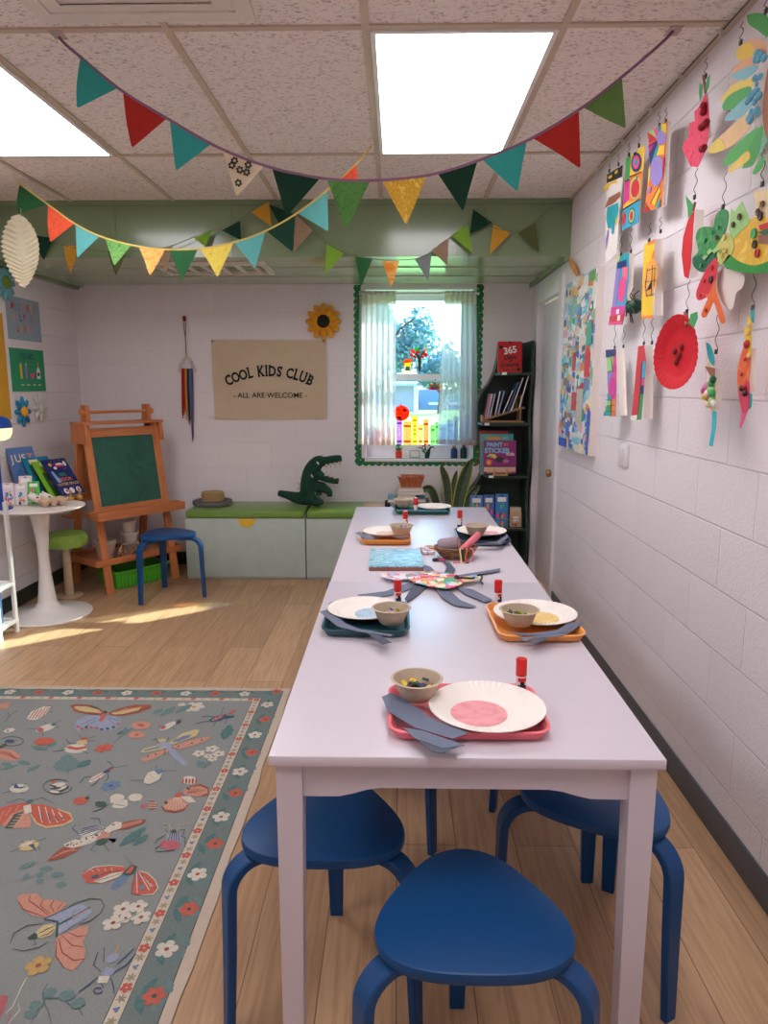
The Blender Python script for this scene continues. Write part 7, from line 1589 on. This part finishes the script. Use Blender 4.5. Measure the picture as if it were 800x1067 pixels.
def felt_flower(label, u, v, r, pc, cc, npet):
    c = lx(u, v, .011); t = thing('flower_decoration', label, 'wall flower', (XL, c.y, c.z-r))
    for k in range(npet):
        a = 2*PI*k/npet; mb = MB(); mb.ball(c+V((0, math.cos(a)*r*.62, math.sin(a)*r*.62)), r*.42, pc, 10, (.3, 1, .42), RX(a)); mb.build('petal', t, world=True)
    mb = MB(); mb.ball(c+V((.008, 0, 0)), r*.36, cc, 12, (.6, 1, 1)); mb.build('flower_centre', t, world=True)
FBL = M('felt_blue', (40, 130, 170), .9); FBP = M('felt_pale_blue', (110, 170, 180), .9)
felt_flower('pale blue flower with green centre at the top of the left wall', 5, 294, .115, FBP, M('felt_green', (110, 140, 40), .9), 11)
felt_flower('bright blue flower with orange centre on the left wall under the green poster', 24, 429, .10, FBL, M('felt_orange', (230, 160, 40), .9), 8)
felt_flower('white flower on the left wall beside the blue one', 42, 425, .10, M('felt_white', (214, 208, 204), .9), M('felt_white2', (200, 194, 190), .9), 8)
# ================================================================ the rug with woven insects and flowers
def yarnmat(name, c, var=.22):
    c = tuple(int(x*.76+y*.24) for x, y in zip(c, (132, 134, 130)))
    return M('rug_'+name, c, .95, var=var, scale=90, bump=.4, bscale=400, spec=.1)
RGF = M('rug_field', (136, 139, 136), .95, var=.34, scale=260, bump=.5, bscale=420, spec=.1, stretch=(.6, 2.2, 1)); RGB = M('rug_border', (112, 123, 119), .95, var=.34, scale=260, bump=.5, bscale=420, spec=.1, stretch=(.6, 2.2, 1))
RCR = yarnmat('cream', (214, 196, 176), .1); RFR = yarnmat('fringe', (206, 184, 164), .1); RED2 = yarnmat('coral_red', (196, 84, 66)); COR = yarnmat('coral', (204, 136, 112)); PKR = yarnmat('rose', (186, 88, 98)); PALE = yarnmat('pale', (216, 204, 186)); INKB = yarnmat('ink_blue', (56, 78, 108)); BLU = yarnmat('blue', (98, 124, 158)); TEA = yarnmat('teal', (70, 110, 108)); TEL = yarnmat('dim_teal', (98, 126, 124)); DKG = yarnmat('dark_green', (58, 78, 70)); YLO = yarnmat('straw', (206, 180, 122)); GLD = yarnmat('gold', (196, 154, 84)); CHR = yarnmat('charcoal', (70, 74, 74)); BRK = yarnmat('brick', (150, 74, 58)); SPB = yarnmat('sprig', (150, 140, 106)); LAV = yarnmat('lavender', (150, 156, 180))
mb = MB(); RZ0 = .006
rx0, rx1, ry0, ry1 = -2.25, -.508, .7, 3.195
def rrects(x0, x1, y0, y1, m, dz=0):
    mb.face([V((x0, y0, RZ0+dz)), V((x1, y0, RZ0+dz)), V((x1, y1, RZ0+dz)), V((x0, y1, RZ0+dz))], m)
# thick base, edge gently wavy
outl = []
for a, b in (((rx0, ry0), (rx1, ry0)), ((rx1, ry0), (rx1, ry1)), ((rx1, ry1), (rx0, ry1)), ((rx0, ry1), (rx0, ry0))):
    for k in range(30):
        s = k/30; p = V((*a, 0)).lerp(V((*b, 0)), s); w = .003*math.sin(p.x*9+p.y*11)+.002*math.sin(p.y*23+p.x*17)
        outl.append(V((p.x+w, p.y+w, .0005)))
mb.slab(outl, (0, 0, RZ0-.0005), RFR)
rrects(rx0+.032, rx1-.032, ry0+.03, ry1-.03, CHR, .0003); rrects(rx0+.035, rx1-.035, ry0+.033, ry1-.033, RGB, .0005)
rrects(rx0+.122, rx1-.122, ry0+.112, ry1-.112, CHR, .0007); rrects(rx0+.124, rx1-.124, ry0+.114, ry1-.114, RCR, .0009)
rrects(rx0+.157, rx1-.157, ry0+.143, ry1-.143, CHR, .0011); rrects(rx0+.159, rx1-.159, ry0+.145, ry1-.145, RGF, .0013)
LZ = [RZ0+.0014]
def nz_(): LZ[0] += .0000022; return LZ[0]
def poly(pts, m):
    z = nz_(); mb.face([oz(u, v, z) for u, v in pts], m)
def wflower(x, y, r, n, pet, ctr, a0=0.0, core=.22):
    z = nz_()
    pts = []
    for k in range(n*8):
        a = 2*PI*k/(n*8)+a0; rr_ = r*(.62+.38*abs(math.cos(n*(a-a0)/2))**.6); pts.append(V((x+rr_*math.cos(a), y+rr_*math.sin(a), z)))
    mb.face(pts, pet); z = nz_()
    mb.face([V((x+r*core*math.cos(a), y+r*core*math.sin(a), z)) for a in (2*PI*k/10 for k in range(10))], ctr)
def wleaf(x, y, a, l, w, m):
    z = nz_(); ca, sa = math.cos(a), math.sin(a); pts = []
    for s in (1, -1):
        for k in range(9):
            q = k/8 if s > 0 else 1-k/8; off = s*w*math.sin(PI*q)**.8*(1+.25*math.sin(q*24))
            pts.append(V((x+ca*l*q-sa*off, y+sa*l*q+ca*off, z)))
    mb.face(pts[:-1], m)
rr = random.Random(5)
# border flowers: right side, top side, and round the unseen rest
def sprig(x, y, a):
    for da, l in ((.5, .075), (-.45, .07), (2.7, .07), (-2.6, .065)): wleaf(x+math.cos(a+da)*.02, y+math.sin(a+da)*.02, a+da, l*.82, .0105, TEA if da > 0 else TEL)
k = 0; y = 3.158
xb = rx1-.07
while y > .8:
    red = k % 2 == 0
    sprig(xb+rr.uniform(-.008, .008), y-.07, PI/2)
    wflower(xb+(.004 if red else -.012), y, .028 if red else .03, 6 if red else 5, RED2 if red else PALE, DKG if red else BRK, rr.uniform(0, 1)); y -= .1425; k += 1
k = 0; x = xb-.0
while x > rx0+.1:
    if k:
        red = k % 2 == 0; sprig(x+.065, 3.127, 0); wflower(x, 3.127, .027, 6 if red else 5, RED2 if red else PALE, DKG if red else BRK, rr.uniform(0, 1))
    x -= .1395; k += 1
y = 3.09; k = 0
for y in [3.062-.1225*q for q in range(20)]:
    wflower(rx1-.1405, y, .0155, 5, RED2, PALE, rr.uniform(0, 1), .16)
    for d, m_ in ((.031, SPB), (.061, BLU), (.092, SPB)):
        yy = y-d
        for a in (0, 1.05, 2.1, 3.14, 4.2, 5.24) if m_ is SPB else (.5, 2.5, 4.6): wleaf(rx1-.1405, yy, a+.4, .0135 if m_ is SPB else .009, .0022 if m_ is SPB else .004, m_)
for x in [-.679-.1325*q for q in range(11)]:
    wflower(x, 3.0665, .0135, 5, RED2, PALE, 0, .16)
    for d in (.044, .088): 
        for a in (.4, 2.6, 4.4): wleaf(x-d, 3.0665, a, .012, .0025, SPB)
K5 = lambda pts: [(x/5, 710+y/5) for x, y in pts]
K6 = lambda pts: [(150+x/5, 710+y/5) for x, y in pts]
K7 = lambda pts: [(x/5.333, 880+y/5.333) for x, y in pts]
K8 = lambda pts: [(120+x/5.71, 880+y/5.71) for x, y in pts]
def P5(pts, m, K=K5): poly(K(pts), m)
def S5(pts, w, m, K=K5): poly(strokepx(K(pts), w), m)
def E5(cx, cy, rx, ry, m, a=0, K=K5, n=14): poly(K(ell(cx, cy, rx, ry, a, n)), m)
# big butterfly, top centre
P5([(364, 125), (400, 118), (470, 122), (520, 140), (545, 165), (520, 178), (440, 168), (390, 158)], BRK); P5([(385, 130), (450, 130), (515, 148), (530, 165), (440, 158), (395, 148)], YLO); P5([(372, 135), (392, 140), (420, 155), (395, 155)], RED2); P5([(470, 124), (510, 136), (515, 146), (480, 136)], CHR)
P5([(560, 165), (620, 140), (700, 122), (790, 122), (785, 140), (720, 165), (640, 180), (580, 178)], BRK); P5([(580, 165), (650, 142), (740, 130), (720, 150), (640, 170), (590, 172)], YLO); S5([(600, 160), (680, 140), (760, 128)], 1.2, RED2)
P5([(520, 175), (450, 180), (400, 205), (388, 240), (410, 262), (440, 240), (480, 250), (525, 210)], LAV); P5([(525, 205), (500, 240), (520, 258), (580, 252), (625, 230), (632, 205), (600, 180), (560, 178)], LAV)
for x, y in ((405, 235), (425, 245), (450, 238), (475, 240), (505, 243), (530, 250), (560, 246), (590, 238), (615, 222)): E5(x, y, 9, 7, PKR if (x//5) % 2 else INKB)
for x0_, y0_, x1_, y1_ in ((500, 190, 420, 225), (505, 200, 450, 232), (560, 190, 600, 228), (570, 190, 622, 205)): S5([(x0_, y0_), (x1_, y1_)], .9, TEA)
P5([(512, 205), (540, 165), (556, 168), (540, 200), (525, 212)], RED2); E5(548, 160, 12, 8, CHR)
# striped beetle top left
P5([(140, 190), (165, 155), (230, 130), (265, 128), (240, 170), (190, 200), (150, 200)], PALE)
for q in range(5): S5([(150+q*17, 196-q*2), (185+q*17, 148-q*3)], 1.6, PKR)
S5([(235, 132), (272, 125), (268, 150)], .7, CHR); S5([(240, 165), (275, 155)], .7, CHR)
# small bug
E5(240, 242, 55, 16, PALE, -.3); E5(210, 252, 18, 12, PKR); S5([(145, 250), (190, 245)], .8, CHR); S5([(225, 265), (222, 285)], .8, CHR); S5([(270, 225), (320, 200)], .8, CHR); S5([(280, 240), (310, 238)], .8, CHR); S5([(235, 225), (240, 210)], .8, CHR); E5(280, 225, 14, 8, TEA)
E5(230, 312, 55, 20, RED2, -.08); E5(48, 255, 30, 10, PALE, -.2); E5(40, 256, 8, 4, RED2)
# winged beetle left edge
P5([(-30, 360), (10, 350), (70, 360), (105, 385), (95, 412), (40, 412), (-10, 400)], COR); 
for q in range(4): S5([(0, 362+q*4), (50, 372+q*6), (80+q*5, 395+q*4)], .7, BRK)
for K_, cx, cy, rx_, ry_ in ((K5, 62, 312, 60, 24),):
    poly(strokepx(K_([(cx+rx_*math.cos(a), cy+ry_*math.sin(a)) for a in (PI*1.1+q*PI*1.75/20 for q in range(21))]), .8), CHR)
E5(50, 312, 26, 10, INKB); S5([(20, 318), (90, 306)], .8, CHR); P5([(-10, 340), (30, 320), (40, 335), (0, 352)], CHR)
P5([(-10, 120), (55, 105), (40, 140), (-10, 145)], COR); S5([(20, 215), (50, 180), (40, 160)], .9, TEA); S5([(50, 180), (90, 150)], .9, TEA)
# beetle with red wings centre
E5(395, 350, 62, 24, PALE, -.05); P5([(345, 345), (360, 335), (400, 345), (455, 335), (450, 348), (400, 358), (360, 352)], RED2); P5([(395, 322), (410, 308), (450, 305), (455, 325), (410, 330)], YLO); E5(438, 298, 20, 8, RED2); S5([(460, 300), (495, 285)], .9, CHR); S5([(455, 312), (500, 308)], .9, CHR); S5([(345, 352), (320, 360), (275, 366)], .9, CHR); S5([(425, 360), (460, 376)], 1, CHR); S5([(420, 295), (412, 275)], .9, CHR); S5([(350, 340), (335, 345)], .8, CHR); S5([(440, 340), (460, 352)], .9, CHR); S5([(395, 325), (355, 318), (345, 300)], .9, CHR)
# flowers
def pf(u, v, r, n, pet, ctr): p = oz(u, v, 0); wflower(p.x, p.y, r, n, pet, ctr, rr.uniform(0, 1))
def leafp(u, v, u2, v2, w, m): a, b = oz(u, v, 0), oz(u2, v2, 0); wleaf(a.x, a.y, math.atan2(b.y-a.y, b.x-a.x), (b-a).length, w, m)
pf(108.5, 781.5, .036, 6, RED2, BRK); pf(115.5, 821, .036, 7, BLU, INKB)
E5(735, 228, 52, 22, COR, -.05); E5(712, 278, 45, 18, COR, -.05); E5(735, 228, 20, 8, RED2); E5(712, 278, 12, 6, RED2); S5([(690, 240), (640, 280), (590, 320)], .9, TEA); leafp(133, 762, 122, 768, .015, TEA); leafp(130, 768, 131, 760, .012, TEL)
leafp(68, 806, 70, 788, .035, TEL); leafp(70, 806, 80, 794, .03, TEL); leafp(70, 805, 60, 795, .03, TEL); S5([(350, 440), (355, 485)], .9, TEA); leafp(80, 802, 95, 794, .022, TEA)
for a, b, c, d in ((32, 779, 50, 784), (48, 782, 60, 775), (0, 805, 20, 799), (28, 807, 42, 799), (18, 795, 32, 799), (2, 797, 12, 800)): leafp(a, b, c, d, .013, TEL)
# long legged bug
P5([(462, 522), (480, 500), (530, 475), (550, 480), (520, 505), (475, 526)], PALE); S5([(475, 515), (540, 478)], 1.6, RED2); P5([(535, 470), (570, 455), (575, 470), (545, 480)], INKB); E5(575, 455, 14, 8, PKR); S5([(540, 470), (590, 445), (570, 420), (555, 418)], 1, CHR); S5([(560, 475), (565, 505), (548, 520)], 1, CHR); S5([(475, 495), (440, 500), (415, 530)], 1, CHR); S5([(520, 500), (500, 530), (470, 545)], .9, CHR); S5([(580, 450), (670, 438)], .7, CHR)
# curled insect ring
poly(strokepx(K5([(300+75*math.cos(a), 548+38*math.sin(a)) for a in (PI*2*q/26 for q in range(24))]), .8), CHR); E5(300, 540, 42, 12, PALE, -.2); E5(278, 522, 12, 7, RED2); E5(330, 560, 34, 10, CHR, -.4); E5(325, 556, 26, 6, PALE, -.4); E5(285, 575, 26, 7, PALE, .1); E5(290, 556, 30, 6, CHR, -.1); E5(275, 545, 20, 5, CHR, .2)
# moth upper left
E5(100, 558, 50, 22, PALE, -.1); P5([(80, 530), (100, 550), (150, 545), (110, 558), (70, 556)], INKB); S5([(10, 585), (60, 570)], .8, CHR); S5([(60, 530), (75, 545)], .8, CHR); S5([(140, 530), (120, 545)], .8, CHR); S5([(110, 575), (125, 590)], .8, CHR)
# ladybird
E5(420, 622, 40, 20, RED2, -.1); E5(420, 622, 5, 4, BRK); E5(400, 615, 4, 3, BRK); E5(440, 628, 4, 3, BRK); E5(455, 608, 12, 8, CHR); S5([(450, 600), (468, 588)], .7, CHR)
# big red moth left
P5([(-30, 670), (60, 640), (130, 632), (165, 640), (110, 670), (60, 700), (-10, 760), (-40, 765)], RED2); P5([(150, 640), (220, 640), (300, 665), (370, 690), (380, 720), (330, 750), (240, 762), (190, 740), (160, 690)], RED2)
poly(strokepx(K5([(160, 690), (190, 740), (240, 760), (330, 748), (378, 722), (366, 690), (300, 665)]), 2), YLO)
for a in ((200, 650, 220, 735), (235, 655, 262, 740), (270, 668, 300, 735), (305, 680, 335, 722)): S5([a[:2], a[2:]], 1.8, PALE); S5([(a[0]+15, a[1]+30), (a[2]+2, a[3]-8)], 2.2, INKB)
for a in ((20, 672, -10, 740), (60, 655, 30, 700), (100, 645, 80, 675)): S5([a[:2], a[2:]], 1.6, COR)
P5([(60, 690), (110, 668), (150, 690), (165, 735), (150, 762), (60, 765), (10, 750)], COR); P5([(75, 690), (125, 676), (100, 715), (65, 765), (25, 765)], CHR)
for q in range(5): S5([(42+q*13, 755-q*15), (82+q*10, 752-q*15)], 1, YLO)
S5([(150, 625), (100, 612), (35, 635)], .7, CHR); S5([(165, 622), (220, 605), (280, 635)], .7, CHR); E5(155, 625, 22, 10, TEA, -.3); P5([(120, 650), (160, 640), (165, 680), (130, 690)], PALE)
# white flower spray
for u, v in ((610, 606), (630, 642), (705, 604)): E5(u, v, 38, 20, PALE, -.1); 
for u, v in ((590, 625), (650, 625), (600, 650), (720, 612)): E5(u, v, 16, 10, PALE)
S5([(570, 640), (520, 668), (480, 680)], .9, DKG); leafp(111, 843, 100, 838, .016, DKG); S5([(600, 640), (650, 650)], .8, DKG)
# long orange winged insect
P5([(245, 935), (290, 890), (350, 850), (420, 860), (400, 885), (330, 920), (260, 936)], BRK); P5([(600, 745), (680, 725), (765, 716), (745, 740), (660, 770), (600, 775)], BRK)
for q in range(4): S5([(270+q*18, 920-q*12), (380+q*8, 868+q*4)], .9, COR); S5([(620, 750+q*5), (740, 722+q*4)], .9, COR)
P5([(330, 850), (400, 818), (500, 800), (600, 730), (635, 735), (630, 765), (560, 790), (470, 845), (380, 868), (340, 862)], PALE)
rq = random.Random(9)
for q in range(26):
    s = rq.random(); x = 345+s*275; y = 858-s*112+rq.uniform(-14, 14); E5(x, y, 5, 4, CHR if q % 3 else BRK, 0, K5, 7)
P5([(415, 800), (470, 760), (530, 742), (540, 765), (480, 800), (430, 812)], PALE)
for q in range(4): S5([(420+q*3, 804-q*12), (480, 780-q*8), (536, 768-q*7)], 1.2, INKB)
P5([(500, 820), (540, 780), (580, 790), (560, 815), (520, 825)], COR); E5(530, 835, 34, 16, DKG, -.3); S5([(410, 795), (375, 765), (395, 748)], 1.1, INKB); S5([(525, 745), (515, 715), (470, 712)], 1.1, INKB); S5([(500, 845), (470, 880), (500, 885)], 1.1, INKB); S5([(560, 820), (610, 820), (590, 840)], 1.1, INKB); S5([(540, 850), (570, 885)], 1, DKG)
# moth lower left
E5(150, 855, 55, 26, YLO, -.25); P5([(140, 848), (175, 845), (190, 885), (165, 865)], INKB); P5([(110, 850), (165, 830), (170, 845), (120, 862)], PALE); S5([(55, 890), (110, 865)], .9, CHR); S5([(175, 840), (240, 815)], .9, CHR); S5([(110, 830), (125, 842)], .8, CHR); S5([(200, 860), (210, 880)], .8, CHR); S5([(160, 820), (155, 835)], .8, CHR)
leafp(124, 885, 152, 864, .018, TEA); leafp(139, 884, 154, 872, .014, TEA)
# ---- crop to the right
def Q6(pts, m): poly(K6(pts), m)
pf(202, 741-2.5, .05, 6, PALE, GLD); pf(189.5, 736, .018, 5, PALE, GLD)
# blue fly with coral wing
Q6([(335, 205), (360, 185), (420, 170), (440, 180), (400, 205), (350, 212)], INKB); Q6([(360, 190), (420, 172), (410, 185), (370, 205)], PKR); Q6([(430, 172), (470, 145), (480, 152), (455, 172)], RED2); E5(445, 186, 30, 7, INKB, -.2, K6); 
for a in ([(350, 205), (300, 212), (265, 222)], [(380, 200), (360, 235)], [(430, 190), (425, 222)], [(440, 180), (475, 180)], [(370, 185), (330, 180), (300, 185)], [(400, 170), (415, 135)]): S5(a, 1, INKB, K6)
for x, y in ((375, 192), (395, 185), (360, 200)): E5(x, y, 6, 4, GLD, 0, K6, 7)
leafp(233, 773, 240, 757, .024, TEA); leafp(167, 748, 183, 738, .02, TEL); leafp(183, 745, 200, 736, .022, TEL); leafp(170, 740, 160, 746, .018, TEL)
# small bug & dragonfly
E5(125, 232, 48, 13, PALE, -.45, K6); E5(100, 240, 16, 9, PKR, -.4, K6); E5(180, 212, 16, 9, CHR, -.4, K6); S5([(85, 225), (75, 240)], .8, CHR, K6); S5([(150, 240), (160, 250)], .8, CHR, K6); S5([(160, 205), (200, 195)], .8, CHR, K6)
Q6([(0, 350), (80, 330), (110, 325), (130, 335), (100, 352), (0, 372), (-20, 370)], YLO); Q6([(0, 356), (70, 340), (90, 346), (0, 364)], BLU); Q6([(130, 320), (200, 270), (270, 250), (290, 255), (270, 285), (200, 312), (150, 330)], YLO); Q6([(145, 318), (200, 285), (250, 275), (235, 292), (180, 315)], BLU)
Q6([(-20, 405), (60, 370), (140, 345), (130, 360), (60, 400), (0, 420)], COR); Q6([(130, 345), (230, 310), (340, 285), (345, 295), (300, 320), (200, 350), (150, 358)], COR)
for x, y in ((20, 390), (60, 380), (180, 338), (250, 322), (300, 305)): E5(x, y, 6, 4, CHR, 0, K6, 7)
E5(105, 330, 40, 14, LAV, -.1, K6); E5(92, 308, 24, 9, YLO, -.1, K6); Q6([(110, 340), (140, 335), (230, 430), (210, 440), (150, 395)], LAV)
for a in ([(80, 320), (60, 300), (45, 305)], [(120, 312), (130, 292)], [(110, 350), (105, 385)], [(140, 345), (175, 350)], [(150, 312), (175, 295)]): S5(a, 1.1, CHR, K6)
for u, v, r in ((287, 386, .032), (355, 362, .034), (390, 388, .032), (358, 416, .024), (335, 400, .022)): p = K6([(u, v)])[0]; pf(p[0], p[1], r*.8, 5, PALE, BRK)
S5([(330, 400), (315, 460)], .8, TEA, K6); leafp(213, 802, 206, 795, .016, TEL); leafp(213, 800, 220, 796, .014, TEL)
# pale beetle
Q6([(0, 510), (20, 475), (70, 460), (95, 475), (80, 510), (30, 535), (0, 530)], PALE); Q6([(48, 460), (90, 455), (98, 475), (75, 485)], BLU); S5([(90, 465), (165, 465)], .8, CHR, K6); S5([(60, 455), (70, 435)], .8, CHR, K6); S5([(0, 515), (-70, 515)], .8, CHR, K6); S5([(30, 535), (10, 540)], .8, CHR, K6); S5([(80, 505), (90, 515)], .8, CHR, K6); S5([(30, 480), (60, 510)], .8, YLO, K6)
# shell butterfly
Q6([(95, 640), (130, 610), (190, 600), (225, 620), (228, 650), (200, 672), (150, 680), (105, 672)], COR); Q6([(200, 570), (240, 545), (300, 535), (340, 555), (345, 580), (310, 600), (250, 598), (215, 590)], COR)
poly(strokepx(K6([(92, 650), (110, 672), (160, 680), (205, 668), (228, 645)]), 2.2), BRK); poly(strokepx(K6([(235, 548), (295, 540), (335, 558), (335, 585), (300, 598)]), 2.2), BRK)
for q in range(7): S5([(160+q*4, 605), (108+q*19, 668-(q-3)**2*1.0)], .8, PALE, K6)
for q in range(6): S5([(222+q*3, 582), (250+q*14, 552+q*3)], .8, BRK, K6)
Q6([(190, 600), (240, 596), (270, 628), (230, 632)], PALE); E5(180, 592, 22, 12, RED2, -.2, K6); E5(235, 515, 40, 22, PALE, 0, K6)
for q in range(5): E5(203+q*17, 520-abs(q-2)*1, 6, 15, RED2 if q % 2 == 0 else BRK, .1, K6)
E5(40, 645, 26, 24, BRK, 0, K6)
for q in range(4): S5([(18, 632+q*9), (64, 630+q*9)], .9, PALE, K6)
E5(-5, 652, 14, 12, PKR, 0, K6); E5(115, 632, 10, 8, DKG, 0, K6); E5(230, 558, 9, 7, DKG, 0, K6)
# long horned beetle
Q6([(120, 800), (150, 775), (185, 790), (200, 830), (190, 835), (115, 835)], LAV)
for q in range(5): S5([(125+q*15, 833), (140+q*9, 785)], 1.4, CHR, K6)
E5(135, 852, 55, 26, PKR, 0, K6); S5([(145, 780), (130, 745), (95, 742)], .9, YLO, K6); S5([(170, 780), (185, 748), (240, 738)], .9, YLO, K6); E5(155, 782, 16, 10, CHR, 0, K6)
for a in ([(110, 800), (75, 820), (55, 845)], [(190, 800), (215, 815), (215, 865)], [(95, 850), (60, 870), (65, 888), (160, 880)], [(185, 775), (212, 770), (205, 800)], [(125, 785), (110, 770)]): S5(a, 1, CHR, K6)
# ---- lower crops
def Q7(pts, m): poly(K7(pts), m)
# moth in the middle right
Q7([(455, 175), (470, 145), (560, 122), (690, 120), (700, 145), (640, 190), (560, 215), (480, 212)], RED2); Q7([(520, 205), (620, 160), (690, 150), (660, 180), (560, 215)], PALE); Q7([(505, 178), (540, 165), (552, 180), (515, 192)], INKB); S5([(530, 205), (680, 158)], 1, CHR, K7); S5([(490, 195), (600, 155), (670, 145)], 1, CHR, K7)
for q in range(4): S5([(500+q*40, 135+q*-2), (520+q*35, 150)], .9, PALE, K7)
poly(strokepx(K7([(458, 165), (520, 125), (610, 115), (690, 122)]), .9), PALE)
Q8 = lambda pts, m: poly(K8(pts), m)
Q8([(135, 155), (180, 165), (235, 210), (255, 255), (225, 295), (150, 300), (105, 295), (95, 240)], RED2)
for q in range(5): S5([(120+q*7, 165), (95+q*36, 295-q*8)], 1.6 if q % 2 else 1.2, [CHR, PALE, INKB, PALE, CHR][q], K8)
poly(strokepx(K8([(140, 158), (190, 168), (238, 212), (255, 258), (225, 295), (150, 300)]), 1.2), PALE); E5(160, 255, 16, 14, BLU, 0, K8)
for q in range(3): S5([(170+q*18, 190+q*20), (210+q*10, 250)], .9, PALE, K8)
Q7([(610, 245), (650, 190), (690, 160), (715, 170), (690, 215), (640, 250)], BLU); Q7([(680, 160), (720, 118), (765, 120), (740, 165), (700, 175)], DKG); Q7([(695, 160), (725, 122), (748, 124), (725, 158)], RED2); S5([(745, 118), (690, 66)], .7, CHR, K7)
# small teal leaves
for a in ((100, 155, 200, 110), (215, 150, 295, 148), (125, 195, 170, 190), (200, 225, 245, 210), (280, 180, 360, 185), (310, 235, 372, 240), (200, 182, 250, 184)): p, q = K7([a[:2], a[2:]]); leafp(p[0], p[1], q[0], q[1], .012, TEL)
# big coral winged beetle
poly(strokepx(K7([(440, 445), (500, 425), (560, 380), (580, 340), (560, 305), (500, 300), (420, 325), (340, 375)]), 1.0), DKG); poly(strokepx(K7([(240, 440), (150, 450), (80, 490), (55, 550)]), 1.0), DKG); poly(strokepx(K7([(70, 580), (130, 592), (220, 570), (265, 540)]), 1.0), DKG)
Q7([(95, 290), (130, 275), (200, 270), (240, 305), (310, 308), (375, 325), (330, 370), (280, 395), (240, 405), (170, 390), (115, 350)], COR)
for a in ([(170, 280), (160, 310), (230, 360), (265, 390)], [(240, 305), (225, 340), (280, 385)], [(300, 310), (280, 340), (300, 375)], [(350, 322), (320, 360)], [(98, 310), (130, 360), (240, 400)]): S5(a, 1.5, BRK, K7)
Q7([(320, 510), (370, 490), (450, 455), (490, 450), (485, 495), (460, 540), (475, 590), (470, 630), (430, 680), (410, 702), (350, 680), (310, 610), (305, 560)], COR)
for a in ([(325, 520), (345, 600), (410, 645), (470, 635)], [(345, 505), (400, 560), (465, 570)], [(380, 490), (430, 510), (480, 505)], [(315, 540), (310, 620), (360, 690)]): S5(a, 1.5, BRK, K7)
Q7([(240, 415), (290, 400), (400, 345), (450, 330), (500, 350), (510, 370), (480, 410), (400, 450), (350, 490), (330, 500), (300, 440)], LAV)
for q in range(18):
    s = rq.random(); x = 290+s*190; y = 430-s*70+rq.uniform(-16, 30); S5([(x, y), (x+9, y-5)], .8, CHR, K7)
S5([(325, 445), (500, 350)], 3.2, DKG, K7); S5([(400, 405), (495, 355)], 1.4, COR, K7); S5([(245, 415), (320, 430), (315, 515)], 3.6, DKG, K7)
Q7([(205, 480), (240, 450), (290, 440), (310, 460), (285, 500), (230, 520), (205, 510)], YLO); S5([(215, 495), (260, 470), (300, 455)], 1.1, CHR, K7); S5([(225, 510), (270, 495), (300, 470)], 1, CHR, K7); Q7([(150, 520), (190, 490), (210, 500), (205, 525), (165, 530)], DKG); S5([(180, 515), (200, 555), (180, 560)], .9, DKG, K7); S5([(515, 295), (535, 260)], .9, SPB, K7)
# white flowers spray
for u, v, r in ((685, 375, .036), (770, 360, .032), (630, 452, .036), (785, 420, .034), (700, 425, .024)): p = K7([(u, v)])[0]; pf(p[0], p[1], r*.8, 5, PALE, BRK)
S5([(640, 440), (720, 410), (790, 370)], .7, TEA, K7)
p = K7([(215, 690)])[0]; pf(p[0], p[1], .032, 5, GLD, BRK)
# spidery blue insect
Q7([(565, 720), (590, 680), (640, 690), (625, 725), (575, 735)], LAV); Q7([(540, 768), (550, 730), (610, 730), (595, 770)], PALE); S5([(630, 625), (660, 555)], 2.6, GLD, K7); E5(625, 630, 40, 22, LAV, -.5, K7)
for a in ([(560, 705), (520, 670), (545, 595)], [(575, 655), (580, 572)], [(650, 665), (700, 620), (745, 575)], [(635, 710), (700, 670), (755, 605)], [(545, 735), (490, 780), (435, 820)], [(615, 740), (630, 790), (635, 830)]): S5(a, 1.5, INKB, K7)
poly(strokepx(K7([(545+24*math.cos(a), 812+16*math.sin(a)) for a in (2*PI*q/12 for q in range(12))]), 1.4), INKB); S5([(560, 770), (575, 795)], 1.6, INKB, K7)
# leafy branch bottom
S5([(265, 770), (235, 830), (245, 880), (270, 930), (285, 1000)], 1.3, TEA, K7); S5([(235, 860), (340, 850), (390, 890), (440, 910), (460, 950)], 1.3, TEA, K7); S5([(240, 880), (200, 930), (170, 990)], 1.3, TEA, K7)
for a in ((240, 860, 320, 825), (330, 850, 420, 865), (400, 890, 470, 910), (235, 890, 165, 935), (190, 940, 150, 985)): p, q = K7([a[:2], a[2:]]); leafp(p[0], p[1], q[0], q[1], .016, TEL)
Q7([(-20, 850), (20, 835), (45, 845), (30, 900), (-5, 980), (-20, 990)], PKR); S5([(30, 840), (-10, 970)], 1, BRK, K7); S5([(150, 735), (120, 790), (70, 900), (30, 940)], 1.1, PALE, K7); S5([(100, 880), (110, 920), (40, 1000)], 1, PALE, K7); S5([(60, 930), (40, 1000)], 1.6, PKR, K7)
o = mb.build('patterned_rug', smooth=False, recalc=False)
tag(o, 'grey woven rug patterned with insects and flowers on the wood floor', 'rug'); own(o, V(((rx0+rx1)/2, (ry0+ry1)/2, 0)))
